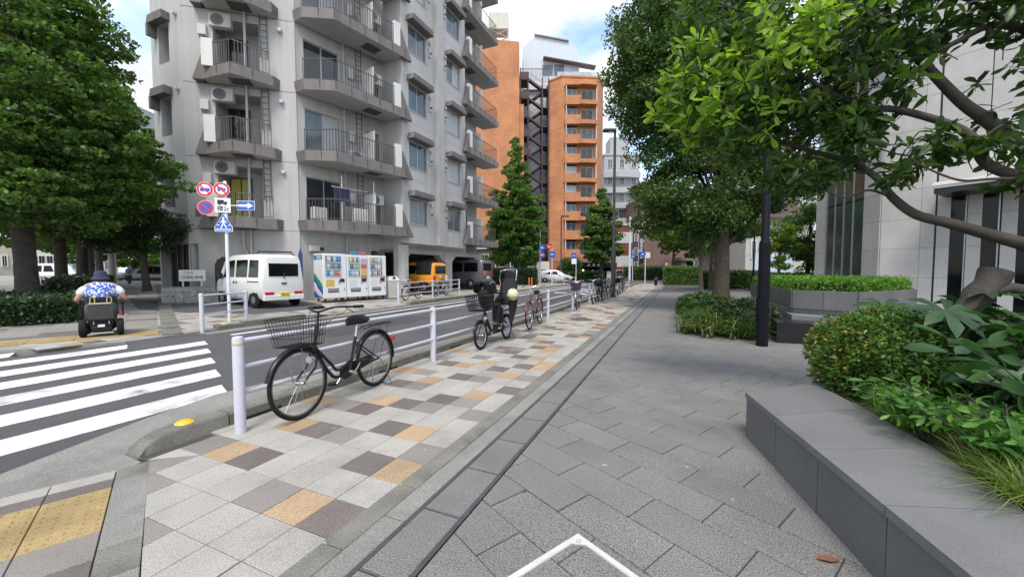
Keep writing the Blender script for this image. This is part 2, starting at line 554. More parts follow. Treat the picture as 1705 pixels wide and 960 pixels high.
# tactile paving by the crossing, turned with the diagonal strip
ta = math.atan2(-.42, .907)
g = MB()
g.prism([(-3.64, 1.56), (-3.60, 1.50), (-2.20, .86), (-1.69, .63), (-1.69, -4), (-3.2, -4), (-3.45, .4), (-3.5, .95), (-3.67, 1.49)], -.3, -.0125)
corner = structure(g.build('crossing_pavement', m_joint, None, (0, 0, 0), RZ))
fr = put('border_strip', None, corner, (-3.60, 1.50, 0), ta) if False else None
def tac(name, a0, a1, b0, b1, mat, dots=False):
    g = MB()
    g.box(a0 + .002, a1 - .002, b0 + .002, b1 - .002, -.012, 0, .003)
    if dots:
        n = 5
        for i in range(n):
            for j in range(n):
                x = a0 + (a1 - a0) * (i + .5) / n; y = b0 + (b1 - b0) * (j + .5) / n
                g.lathe([(.013, 0), (.010, .0045), (.004, .005)], 8, (x, y, 0))
    o = g.build(name, mat, corner, (-3.60, 1.50, 0), ta)
    return o
for i in range(12):
    tac('border_slab', -.06 + .285 * i if i else .0, .225 + .285 * i, -.163, .010, m_conc if i % 4 else m_kerb)
colr = [0, 3, 'Y', 'Y', 1, 3, 0, 1, 0, 3]
for cidx in range(5):
    b1 = -.165 - .30 * cidx
    a = .02 + .0 * cidx
    for j in range(9):
        kind = colr[(j + (0 if cidx < 3 else 2)) % 10]
        ln = .14 if j in (0, 1) else .285
        if a + ln > .3 * 0 + .0 + ln:
            pass
        tac('tactile_tile' if kind == 'Y' else 'paving_tile', a, a + ln, b1 - .299, b1, m_yel if kind == 'Y' else m_tile[kind], kind == 'Y')
        a += ln

# granite plaza: pavers in running bond, turned to the street
g = MB()
g.prism([(-1.09, -6), (60, -6), (60, 44), (-1.09, 44)], -.3, -.0125)
plaza = structure(g.build('plaza', m_joint, None, (0, 0, 0), RZ))
pa = math.atan2(-.477, .879)
PW, PH = .572, .286
J = .0036
pav = tile_mesh('granite_paver', m_gran, PW, PH, .014, .0028)
ca, sa = math.cos(pa), math.sin(pa)
cand = []
for i in range(-70, 80):
    for j in range(-20, 120):
        a = (i + (.5 if j % 2 else 0)) * PW; b = j * PH
        s = .08 + ca * a - sa * b; t = 2.24 + sa * a + ca * b
        if s < -1.45 or s > 12 or t < .3 or t > 30: continue
        x, y, _ = S(s, t)
        if y < .8 or abs(x) > y * 1.42 + .4: continue
        dx = ca * .3 + .12
        cand.append((y, s, t))
cand.sort()
far_p = MB(); npv = 0
prng = random.Random(5)
for (y, s, t) in cand:
    if s - .33 < -1.085 : # slabs cut by the drain are clipped below
        pts = []
        for (a, b) in [(-PW / 2 + J, -PH / 2 + J), (PW / 2 - J, -PH / 2 + J), (PW / 2 - J, PH / 2 - J), (-PW / 2 + J, PH / 2 - J)]:
            pts.append((s + ca * a - sa * b, t + sa * a + ca * b))
        out = []
        for i in range(4):
            p, q = pts[i], pts[(i + 1) % 4]
            if p[0] >= -1.088: out.append(p)
            if (p[0] - -1.088) * (q[0] - -1.088) < 0:
                f = (-1.088 - p[0]) / (q[0] - p[0]); out.append((-1.088, p[1] + f * (q[1] - p[1])))
        if len(out) > 2:
            far_p.prism(out, -.013, prng.uniform(-.0015, .0005))
        continue
    inb = s > .62 + .18 * (3.8 - t) * (1 if t < 3.8 else 0) and t < 4.6   # under the bench
    if npv < 290 and not (s > 1.3 and t < 3.4):
        o = put('granite_paver', pav, plaza, (s, t, prng.uniform(-.0016, .0006)), pa)
        npv += 1
    else:
        far_p.T = Matrix.Translation((s, t, prng.uniform(-.0015, .0005))) @ Matrix.Rotation(pa, 4, 'Z')
        far_p.box(-PW / 2 + J, PW / 2 - J, -PH / 2 + J, PH / 2 - J, -.013, 0)
        far_p.T = None
stuff(far_p.build('distant_granite_pavers', M('granite_paver_far', (.155, .152, .146), rough=.8, var=.12, scale=1.6, bump=.3, bscale=240, speck=.55, sscale=120, isl=.05, stain=.22, stscale=.8), plaza))

# trodden gum and mortar spots on the stone
g = MB(); qr = random.Random(77)
for i in range(70):
    s, t = qr.uniform(-.9, 1.2) if i % 3 else qr.uniform(-3.5, -1.8), qr.uniform(1.6, 9)
    if s > .5 and t < 4.4: continue
    r = qr.uniform(.006, .019); n = 9
    pts = [(s + r * qr.uniform(.6, 1.1) * math.cos(2 * math.pi * k / n), t + r * qr.uniform(.6, 1.1) * math.sin(2 * math.pi * k / n)) for k in range(n)]
    g.mat(i % 3 != 1).prism(pts, -.004, .0016)
stuff(g.build('gum_spots', [M('gum_dark', (.06, .058, .055), rough=.9), M('gum_pale', (.27, .265, .25), rough=.9)], plaza))

# stainless corner frame of an access cover, set in the pavers
def frame_corner():
    t = thing('access_cover_frame', 'stainless steel corner frame of an access cover set in the granite paving', 'cover frame', S(-.47, 1.99, 0), RZ + pa)
    g = MB()
    w = .030
    g.box(0, w, -.9, -w, -.01, .0035); g.box(0, 1.1, -w, 0, -.01, .0035)
    g.box(w + .004, w + .006, -.9, -w, .0, .0045); g.box(w, 1.1, -w - .006, -w - .004, .0, .0045)
    g.build('frame', m_steel, t)
    g = MB(); g.prism([(w, -w), (.085, -w), (w, -.085)], -.01, .0032); g.build('corner_plate', m_steel, t)
    g = MB(); g.torus((.045, -.045, .0035), .0105, .0014, 'z', 20, 6); g.build('key_hole', m_slot, t, smooth=60)
frame_corner()

# round manhole cover in the tiled pavement and repair patches in the road
mh = thing('manhole_cover', 'round rusty brown manhole cover in the tiled pavement', 'manhole cover', S(-2.55, 11.0, .0005), RZ)
g = MB(); g.lathe([(.33, -.02), (.33, .003), (.30, .004)], 32); g.build('ring', M('iron_rust', (.10, .07, .055), rough=.8, var=.25, scale=12), mh)
g = MB(); g.lathe([(.29, -.02), (.29, .0045), (.02, .0045)], 32)
for k in range(6):
    a = k * math.pi / 3; g.box(.16 * math.cos(a) - .05, .16 * math.cos(a) + .05, .16 * math.sin(a) - .05, .16 * math.sin(a) + .05, .0045, .0075)
g.build('lid', M('iron_rust', (.10, .07, .055), rough=.8), mh)
m_patch = M('asphalt_patch', (.05, .05, .052), rough=.95, var=.15, scale=2, bump=.5, bscale=240, speck=.4, sscale=120)
for poly in ([(-7.9, 6.2), (-6.9, 6.1), (-6.85, 9.8), (-7.85, 9.9)], [(-9.1, 10.5), (-8.3, 10.4), (-8.35, 13.2), (-9.15, 13.3)], [(-6.0, 14), (-5.2, 14), (-5.2, 21), (-6.0, 21)]):
    g = MB(); g.prism(poly, -.031, -.0275); g.build('asphalt_patch', m_patch, road)

# far pavement, rising gently to the houses
def zf(s):
    return .03 + max(0.0, (-10.2 - s)) * .018
g = MB()
pl = [(-10.12, 5.2), (-9.95, 3.9), (-10.9, 2.4), (-12.2, -14), (-60, -14), (-60, 60), (-10.12, 60)]
vs_ = [(p[0], p[1], zf(p[0]) - .01) for p in pl]
g.quad(*[(p[0], p[1], zf(p[0]) - .012) for p in [(-10.12, 5.2), (-10.12, 40), (-60, 40), (-60, 5.2)]])
g.quad(*[(p[0], p[1], zf(p[0]) - .012) for p in [(-10.0, 3.9), (-10.12, 5.2), (-60, 5.2), (-60, 3.9)]])
g.quad(*[(p[0], p[1], zf(p[0]) - .012) for p in [(-10.9, 2.4), (-10.0, 3.9), (-60, 3.9), (-60, 2.4)]])
g.quad(*[(p[0], p[1], zf(p[0]) - .012) for p in [(-12.2, -14), (-10.9, 2.4), (-60, 2.4), (-60, -14)]])
for (a, b) in [((-12.2, -14), (-10.9, 2.4)), ((-10.9, 2.4), (-10.0, 3.9)), ((-10.0, 3.9), (-10.12, 5.2)), ((-10.12, 5.2), (-10.12, 40))]:
    g.quad((a[0], a[1], -.3), (b[0], b[1], -.3), (b[0], b[1], zf(b[0]) - .012), (a[0], a[1], zf(a[0]) - .012))
farwalk = structure(g.build('far_pavement', M('far_pave_bed', (.26, .25, .235), rough=.9, var=.2, scale=2, stain=.2), None, (0, 0, 0), RZ))
ft = MB(); frng = random.Random(9); fcand = []
for i in range(0, 150):
    t = 3.0 + .3 * i
    if t > 40: break
    run = 0; kind = 0
    for j in range(0, 19):
        s = -10.45 - .3 * j
        if s < -14.6 + (0 if t > 12.5 else .8) : continue
        if t < 8.0 and s > -13.2 and t < 4.9 and s < -10.4 - (4.9 - t) * .4 and s > -12.0:   # yellow dimpled band
            pass
        if run <= 0:
            kind = frng.choice([0, 0, 0, 0, 1, 2, 3]); run = frng.choice([1, 1, 2, 3]) if kind == 0 else 1
        run -= 1
        z0, z1 = zf(s + .148), zf(s - .148)
        if t < 6.0 and s < -13.0: continue
        q_ = [(s + .148, t - .148), (s + .148, t + .148), (s - .148, t + .148), (s - .148, t - .148)]
        fcand.append((S(s, t)[1], kind, s, t, z0, z1))
fcand.sort(); n_f = 0
for (yy, kind, s, t, z0, z1) in fcand:
    g = ft if n_f >= 280 else MB()
    q_ = [(s + .148, t - .148, z0), (s + .148, t + .148, z0), (s - .148, t + .148, z1), (s - .148, t - .148, z1)]
    g.mat(kind if g is ft else 0)._add(q_ + [(p[0], p[1], p[2] - .02) for p in q_], [(0, 1, 2, 3), (0, 4, 5, 1), (1, 5, 6, 2), (2, 6, 7, 3), (3, 7, 4, 0)])
    if g is not ft: g.build('paving_tile', m_tile[kind], farwalk); n_f += 1
stuff(ft.build('distant_paving_tiles', m_tile, farwalk))
# kerb along the far side
for i in range(60):
    t0 = 5.6 + .6 * i
    if t0 > 39: break
    if 7.4 < t0 < 12.4: continue
    g = MB()
    h = .14 if i else .10
    if t0 > 21: h = .07
    g.box(-10.28, -10.09, t0 + .004, t0 + .596, -.2, h, .02)
    g.build('kerb_stone', m_kerb, farwalk)
g = MB(); g.box(-10.095, -9.7, 5.2, 39, -.3, -.018); g.build('gutter_strip', m_conc, farwalk)
kerb_stud(-10.19, 5.8, .105, 'yellow reflector on the kerb at the foot of the road sign')
# walkway of the side street: long slabs leading away, yellow dimpled band across its mouth
WA = R(43)      # heading left of the camera axis
wd = Vector((-math.sin(WA), math.cos(WA))); wr = Vector((math.cos(WA), math.sin(WA)))
w0 = Vector(S(-10.2, 4.55)[:2])
def WP(a, r):
    p = w0 + wd * a + wr * r
    return p.x, p.y
def zw(x, y):
    return zf(toS(x, y)[0])
slab_m = [M('walk_slab_light', (.22, .208, .188), rough=.9, var=.12, scale=1.5, speck=.15, stain=.2), M('walk_slab_dark', (.125, .118, .108), rough=.9, var=.15, scale=2, speck=.15, stain=.2)]
g = MB(); wrng = random.Random(3); wc_ = []
for i in range(0, 60):
    for j in range(-12, 0):
        a0 = .95 + i * .42; r0 = j * .62 - .02
        k = 1 if wrng.random() < .28 else 0
        q = []
        for (a, r) in [(a0, r0), (a0 + .415, r0), (a0 + .415, r0 + .612), (a0, r0 + .612)]:
            x, y = WP(a, r); q.append((x, y, zw(x, y) + .002))
        q = q[::-1]; wc_.append((q[0][1], k, q))
g0 = MB(); g0.prism([WP(.9, -7.6), WP(26.5, -7.6), WP(26.5, .4), WP(.9, .4)], -.3, -.05)
sw = structure(g0.build('side_walkway', m_joint))
wc_.sort(key=lambda e: e[0])
for n_, (yy, k, q) in enumerate(wc_):
    gg = g if n_ >= 260 else MB()
    gg.mat(k if gg is g else 0)._add(list(q) + [(p[0], p[1], p[2] - .03) for p in q], [(0, 1, 2, 3), (0, 4, 5, 1), (1, 5, 6, 2), (2, 6, 7, 3), (3, 7, 4, 0)])
    if gg is not g: gg.build('walkway_slab', slab_m[k], sw)
stuff(g.build('distant_walkway_slabs', slab_m, sw))
for i in range(-22, 0):
    q = []
    g = MB()
    for (a, r) in [(.18, i * .62 - .02), (.92, i * .62 - .02), (.92, i * .62 + .59), (.18, i * .62 + .59)]:
        x, y = WP(a, r); q.append((x, y, zw(x, y) + .006))
    g.prism([p[:2] for p in q], -.05, sum(p[2] for p in q) / 4)
    g.build('tactile_slab', m_yel, sw)
for i in range(0, 26):
    q = []
    for (a, r) in [(.0 + i * 1.0, .02), (.99 + i * 1.0, .02), (.99 + i * 1.0, .36), (i * 1.0, .36)]:
        x, y = WP(a, r); q.append((x, y, zw(x, y) + .012))
    g = MB(); g.prism([p[:2] for p in q], -.05, sum(p[2] for p in q) / 4)
    g.build('border_slab', m_kerb, sw)
# private asphalt forecourt under the van
g = MB()
fc = [(-9.9, 12.0), (-8.0, 11.9), (-6.7, 13.9), (-7.6, 15.2), (-9.6, 17), (-13.5, 16), (-16, 16), (-14.0, 14.2), (-12.3, 12.6)]
g.prism([p for p in fc], .0, .2)
me = g.mesh('forecourt', m_asph)
for v in me.vertices:
    if v.co.z > .1: v.co.z = zw(v.co.x, v.co.y) + .004
structure(put('forecourt', me))

# ------------------------------------------------------------------ guard fences
m_fence = M('fence_white', (.50, .50, .57), rough=.45, var=.04, scale=3, stain=.12, stscale=6, local=False)
m_gold = M('reflector_band', (.6, .4, .12), rough=.4)
def fence(label, pts, rails, h, closed_top=True, rp=.044, group='white pipe guard fences'):
    """pts: list of (s,t) posts"""
    f = thing('guard_fence', label, 'fence', S(pts[0][0], pts[0][1], 0), RZ, group)
    s0, t0 = pts[0]
    zz = [zf(p[0]) if p[0] < -9 else 0 for p in pts]
    gp = MB()
    gp.lathe([(rp, -.05), (rp, h - .02), (rp * .9, h - .006), (rp * .4, h)], 16)
    gp.mat(1).lathe([(rp + .0015, h - .075), (rp + .0015, h - .06)], 16)
    pm = gp.mesh('fence_post', [m_fence, m_gold], smooth=50)
    for (p, z) in zip(pts, zz):
        put('post', pm, f, (p[0] - s0, p[1] - t0, z))
    for a, b, za, zb in zip(pts[:-1], pts[1:], zz[:-1], zz[1:]):
        for r in rails:
            g = MB()
            g.tube([(a[0] - s0, a[1] - t0, r + za), (b[0] - s0, b[1] - t0, r + zb)], .0215, 10)
            g.build('rail', m_fence, f, smooth=60)
    return f
NF = [(-3.50, 2.1 + 2.9 * k) for k in range(11)]
fence('long white pipe fence along the kerb behind the parked bicycles', NF, (.345, .575, .805), .85)
fence('short white pipe fence at the foot of the road sign pole', [(-10.12, 5.3), (-10.45, 6.5)], (.36, .59, .81), .86)
fence('white pipe fence in front of the orange pickup truck', [(-10.75, 12.9), (-11.0, 15.7), (-11.25, 18.6)], (.36, .62, .85), .9)
# ================================================================== grey apartment building
FH = 3.05
m_wall = M('painted_concrete', (.45, .44, .43), rough=.85, var=.06, scale=.5, bump=.12, bscale=30, speck=.04, streak=.16, stain=.08, stscale=.3)
m_wall_w = M('painted_concrete_pale', (.49, .48, .46), rough=.85, var=.06, scale=.5, bump=.12, bscale=30, streak=.14)
m_soff = M('soffit_grey', (.42, .41, .40), rough=.9, var=.08, scale=1, streak=.0, stain=.15)
m_fascia = M('fascia_brown_grey', (.155, .14, .134), rough=.7, var=.1, scale=2, streak=.25, rnd=.05)
m_white = M('white_paint', (.66, .65, .63), rough=.6, var=.05, scale=2, stain=.1)
m_rail = M('railing_brown', (.085, .075, .07), rough=.55, var=.15, scale=5)
m_alu = M('aluminium', (.42, .43, .44), rough=.4, var=.06, scale=4, metal=.7)
m_brz = M('bronze_frame', (.07, .055, .045), rough=.5, var=.1)
m_pane = glass_mat('window_glass', (.10, .125, .14), .05)
m_pane_d = glass_mat('window_glass_dark', (.03, .035, .04), .05)
m_curt = M('curtain', (.42, .44, .44), rough=.5, var=.1, scale=4, spec=.6)
m_acw = M('aircon_white', (.56, .55, .52), rough=.5, var=.06, scale=4, stain=.1, stscale=4)
m_dark = M('dark_interior', (.022, .02, .019), rough=.8, var=.2)
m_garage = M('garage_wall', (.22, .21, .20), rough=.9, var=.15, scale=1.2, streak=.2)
m_pipe = M('pipe_grey', (.44, .43, .42), rough=.6, var=.05)
m_black = M('black_plastic', (.018, .018, .02), rough=.45, var=.2)
m_brownstone = M('plinth_grey', (.16, .155, .15), rough=.85, var=.12, scale=2, streak=.2)

bld_o = Vector((-9.3, 16.9, 0.0))
bld = thing('apartment_building', 'grey concrete apartment block with brown balconies above the vending machines', 'apartment building', bld_o)
class Facet:
    """a wall plane: x along it to the right, -y outwards"""
    def __init__(f, p, az, root=bld, ro=bld_o):
        f.az = R(az); f.rz = R(90 - az); f.p = Vector((p[0], p[1], 0)) - Vector((ro.x, ro.y, 0)); f.root = root
        f.d = Vector((math.sin(f.az), math.cos(f.az), 0)); f.n = Vector((f.d.y, -f.d.x, 0))   # n points outwards
    def at(f, a, out=0, z=0):
        q = f.p + f.d * a + f.n * out
        return (q.x, q.y, z)
    def put(f, g, name, mats, a=0, out=0, z=0, parent=None, smooth=0):
        if isinstance(g, MB): g = g.mesh(name, mats, smooth)
        if parent is None:
            return put(name, g, f.root, f.at(a, out, z), f.rz)
        return put(name, g, parent, (a, -out, z))

def wall_mesh(w, z0, z1, holes, depth=.16):
    """wall with rectangular openings and their reveals; x 0..w"""
    g = MB()
    xs = sorted(set([0, w] + [h[0] for h in holes] + [h[1] for h in holes]))
    zs = sorted(set([z0, z1] + [h[2] for h in holes] + [h[3] for h in holes]))
    for i in range(len(xs) - 1):
        for j in range(len(zs) - 1):
            cx, cz = (xs[i] + xs[i + 1]) / 2, (zs[j] + zs[j + 1]) / 2
            if any(h[0] < cx < h[1] and h[2] < cz < h[3] for h in holes): continue
            g.quad((xs[i], 0, zs[j]), (xs[i + 1], 0, zs[j]), (xs[i + 1], 0, zs[j + 1]), (xs[i], 0, zs[j + 1]))
    for h in holes:
        a, b, c, e = h[:4]; d = h[4] if len(h) > 4 else depth
        g.quad((a, 0, c), (a, 0, e), (a, d, e), (a, d, c)); g.quad((b, 0, c), (b, d, c), (b, d, e), (b, 0, e))
        g.quad((a, 0, e), (b, 0, e), (b, d, e), (a, d, e)); g.quad((a, 0, c), (a, d, c), (b, d, c), (b, 0, c))
    return g

def window(F, a, z, w, h, depth=.12, frame=m_alu, pane=m_pane, split=2, curtain=0, name='window', parent=None, sill=True):
    g = MB(); t = .045
    g.box(0, w, -.02, .03, 0, t); g.box(0, w, -.02, .03, h - t, h); g.box(0, t, -.02, .03, t, h - t); g.box(w - t, w, -.02, .03, t, h - t)
    for k in range(1, split):
        g.box(w * k / split - t * .5, w * k / split + t * .5, -.015, .025, t, h - t)
    f = F.put(g, name, frame, a, -depth + .03, z, parent)
    for k in range(split):
        g = MB(); x0 = w * k / split + t * .5; x1 = w * (k + 1) / split - t * .5
        g.box(x0 + .003, x1 - .003, .0 + .006 * (k % 2), .004 + .006 * (k % 2), t + .003, h - t - .003)
        put('pane', g.mesh('pane', pane if not (curtain >> k) & 1 else m_curt), f)
    if sill:
        g = MB(); g.box(-.03, w + .03, -.06 - depth * .5, .02, -.03, 0); put('sill', g.mesh('sill', frame), f)
    return f

bal_mesh = {}
def balustrade(parent, path, z, h=.95, step=.115):
    """rails and each baluster along a polyline (local coords of the balcony)"""
    g = MB()
    g.tube([(p[0], p[1], z + h) for p in path], .018, 6); g.tube([(p[0], p[1], z + .08) for p in path], .014, 6)
    g.build('railing', m_rail, parent, smooth=60)
    if 'b' not in bal_mesh:
        q = MB(); q.box(-.011, .011, -.011, .011, .02, h + .07); bal_mesh['b'] = q.mesh('baluster', m_rail)
    for a, b in zip(path[:-1], path[1:]):
        d = Vector(b) - Vector(a); n = max(1, int(d.length / step))
        for k in range(n + 1):
            p = Vector(a) + d * (k / n)
            put('baluster', bal_mesh['b'], parent, (p.x, p.y, z))

def balcony(F, a, z, plan, slab=.42, railing_path=None, out=0, fin=None, step=.115, wallw=None, hatch=None):
    """plan: outline (x along, outward) from wall to wall; sloped brown fascia, pale soffit"""
    root = None
    g = MB()
    top = [(x, -o) for x, o in plan]
    c = Vector((sum(p[0] for p in top) / len(top), 0))
    n = len(plan)
    # slab: fascia leaning in slightly towards its foot as built boards
    lo = [(x + (.03 if i == 0 else (-.03 if i == n - 1 else 0)), -(o + (.05 if o > .1 else 0))) for i, (x, o) in enumerate(plan)]
    g.mat(0)
    vs = [(p[0], p[1], 0) for p in lo] + [(p[0], p[1], slab) for p in top]
    fs = [(i, i + 1, n + i + 1, n + i) for i in range(n - 1)]
    g._add(vs, fs)
    g.mat(1)._add([(p[0], p[1], 0) for p in lo], [tuple(range(n - 1, -1, -1))])
    g.mat(0)._add([(p[0], p[1], slab) for p in top], [tuple(range(n))])
    # board seams
    for i in range(n - 1):
        d = Vector((plan[i + 1][0] - plan[i][0], plan[i + 1][1] - plan[i][1]))
        m = int(d.length / .62)
        for k in range(1, m + (1 if i < n - 2 else 0)):
            f = k / max(m, 1)
            x = plan[i][0] + d.x * f; o = plan[i][1] + d.y * f
            if o > .2:
                g.mat(2).box(x - .006, x + .006, -o - .055, -o - .02, .02, slab - .01)
    b = F.put(g, 'balcony', [m_fascia, m_soff, m_rail], a, out, z)
    if railing_path:
        balustrade(b, [(x, -o, 0) for x, o in railing_path], slab, step=step)
    if hatch:
        q = MB(); q.box(hatch[0], hatch[0] + .75, -hatch[1] - .6, -hatch[1], -.012, -.004)
        q.build('escape_hatch', m_rail, b)
    return b

def aircon(F, a, out, z, parent=None, rz=0):
    g = MB(); g.box(0, .78, 0, .29, 0, .55, .02)
    o = F.put(g, 'air_conditioner', m_acw, a, out, z, parent)
    q = MB()
    for r in (.07, .13, .19, .235):
        q.torus((.3, -.005, .28), r, .008, 'y', 24, 5)
    q.mat(1).lathe([(.245, -.003), (.245, .002)], 24, (.3, 0, .28), 'y'); 
    q.build('fan_grille', [m_acw, m_black], o)
    return o

def vent(F, a, z, parent=None):
    g = MB(); g.lathe([(.07, 0), (.085, -.05), (.07, -.12), (.02, -.14)], 14, (0, 0, 0), 'y'); g.box(-.075, .075, -.13, 0, -.01, .075)
    F.put(g, 'vent_hood', m_acw, a, 0, z, parent, smooth=40)

GZ = .12
HB = 27.5
# --- plan of the walls
FB = Facet((-13.25, 15.84), 75)       # chamfered corner towards the crossing
LB = 4.09
FC = Facet((-9.3, 16.9), 37)          # recessed wall with the long balconies
LC = 4.3
FW = Facet((-5.57, 19.8), 24.3)       # window wall
LW = 6.15
FD = Facet(tuple((Vector((-5.57, 19.8)) + Vector((math.sin(R(24.3)), math.cos(R(24.3)))) * LW + Vector((-math.cos(R(24.3)), math.sin(R(24.3)))) * 1.05)), 24.3)
LD = 3.3
aL = Vector((-13.25, 15.84)) + Vector((-.92, .392)) * 2.15
FA = Facet((aL.x, aL.y), 90 + math.degrees(math.atan2(.392, .92)))
LA = 2.15
ends = aL + Vector((-.35, .94)) * 7
FZ = Facet((ends.x, ends.y), math.degrees(math.atan2(aL.x - ends.x, aL.y - ends.y)))

# floors: z of each fascia bottom
LV = [3.25 + FH * k for k in range(8)]
# wall A: windows with angled hoods
holes = [(.55, 1.3, z + .95, z + 2.55, .5) for z in LV[:7]] + [(.06, 2.1, GZ, 2.6, .4)]
FA.put(wall_mesh(LA, -.1, HB, holes), 'wall', m_wall)
for z in LV[:5]:
    window(FA, .55, z + .95, .75, 1.6, .45, frame=m_alu, pane=m_pane, split=2)
    g = MB()
    g.prism_y([(0, 0), (1.1, 0), (1.1, .32), (.1, .32)], -.3, 0)
    g.box(.0, .14, -.32, 0, -.5, .0)
    FA.put(g, 'window_hood', m_fascia, .32, 0, z + 2.58)
    vent(FA, 1.85, z + 2.75)
FZ.put(wall_mesh(7, -.1, HB, []), 'wall', m_wall)
# entrance recess
g = MB(); g.box(.06, 2.1, .36, .4, GZ, 2.6); FA.put(g, 'entrance_back', M('entrance_wood_shade', (.02, .017, .015), spec=.2, rough=.6, var=.25, scale=3))  # dark wood, blackened to stand in for the deep recess's shade
g = MB()
for k in range(5): g.box(.2 + k * .42, .25 + k * .42, .31, .355, GZ, 2.58)
FA.put(g, 'entrance_frame', m_brz)

# wall B
holes = [(1.1, 2.75, z + .42, z + 2.7, 1.0) for z in LV[:7]] + [(.95, 1.75, GZ + .6, 1.95, .5), (.02, .32, GZ, 2.6, .4)]
FB.put(wall_mesh(LB, -.1, HB, holes), 'wall', m_wall)
for i, z in enumerate(LV[:6]):
    g = MB(); g.box(1.1, 2.75, .95, 1.0, z + .42, z + 2.7); FB.put(g, 'recess_back', m_wall)
    g = MB(); g.box(1.1, 2.75, 0.0, 1.0, z + .40, z + .42); FB.put(g, 'recess_floor', m_soff)
    window(FB, 1.2, z + .45, .85, 1.95, .9, frame=m_brz, pane=m_pane_d if i != 0 else M('yellow_curtain', (.45, .42, .1), rough=.5, var=.12, scale=8), split=2, sill=False)
    if i > 4: continue
    b = balcony(FB, .75, z, [(0, 0), (.12, .35), (1.35, 1.15), (2.62, .35), (2.75, 0)], slab=.45, railing_path=[(.55, .55), (1.35, 1.02), (2.45, .32)], hatch=(1.1, .15))
    # solid white upstand and leaning fin at the left end
    g = MB(); g.box(.16, .56, -.60, -.10, .45, 1.55, .01); g.build('end_panel', m_white, b)
    g = MB(); g.prism_y([(-.28, .0), (.14, .0), (.14, 1.3)], -.34, -.0); g.build('fin', m_fascia, b)
    g = MB()
    for x in (.0, .26): g.box(x, x + .03, 0, .03, 0, 1.75)
    for k in range(7): g.box(.03, .26, .005, .025, .12 + k * .25, .145 + k * .25)
    if i: g.build("ladder", m_rail, b, (2.05, -.1, -1.75))
    if i: aircon(FB, 1.55 - .55, .12, z - .72)
    vent(FB, 3.55, z + 2.55)
    g = MB(); g.box(0, .3, 0, .16, 0, .42, .015); o = FB.put(g, 'meter_box', m_acw, .62, .16, z + 1.9)
    g = MB(); g.tube([(.05, .05, 0), (.08, .0, -.15), (.18, -.02, -.22), (.24, .05, -.02)], .012, 6); g.build('cable', m_black, o, smooth=60)
g = MB(); g.tube([(0, 0, .4), (0, 0, 24)], .05, 10); FB.put(g, 'drain_pipe', m_pipe, 2.28, .14, 0, smooth=60)
g = MB(); g.tube([(0, 0, 1.2), (0, 0, 2.2), (-.1, -.05, 2.45), (-.1, -.05, 3.2)], .05, 10); FB.put(g, 'drain_pipe', m_pipe, 2.12, .1, 0, smooth=60)
g = MB(); g.box(.0, .34, .36, .4, GZ, 2.6); FB.put(g, 'entrance_back', M('entrance_wood_shade'))
g = MB()   # sheet coloured dark for the octagonal opening's shade and the painted outline beside it
g.prism_y([(.9, .6), (1.8, .6), (1.8, 1.75), (1.55, 2.05), (1.15, 2.05), (.9, 1.75)], -.06, -.012)
FB.put(g, 'opening_shade', M('opening_shade_brown', (.035, .022, .02), rough=.5))
g = MB()
for p in [[(2.55, .2), (2.55, 1.95), (2.75, 2.3), (4.0, 2.3), (4.25, 1.95), (4.25, .2)]]:
    g.tube([(x - .25, -.02, z) for x, z in p], .022, 6)
FB.put(g, 'door_surround', M('oxide_red', (.07, .03, .028), rough=.6))
for x in (LB,):
    g = MB(); g.tube([(0, 0, 0), (0, 0, HB)], .03, 8); FB.put(g, 'corner_bead', m_wall_w, x, .0, 0, smooth=60)
for z in LV:      # cast joints
    g = MB(); g.box(0.01, LB - .02, -.004, .0, -.012, .012); FB.put(g, 'cast_joint', m_fascia, 0, 0, z - .02)
g = MB(); g.box(.02, .2, -.015, -.002, 0, .34); FB.put(g, 'light_plate', m_brownstone, .25, 0, 3.75)

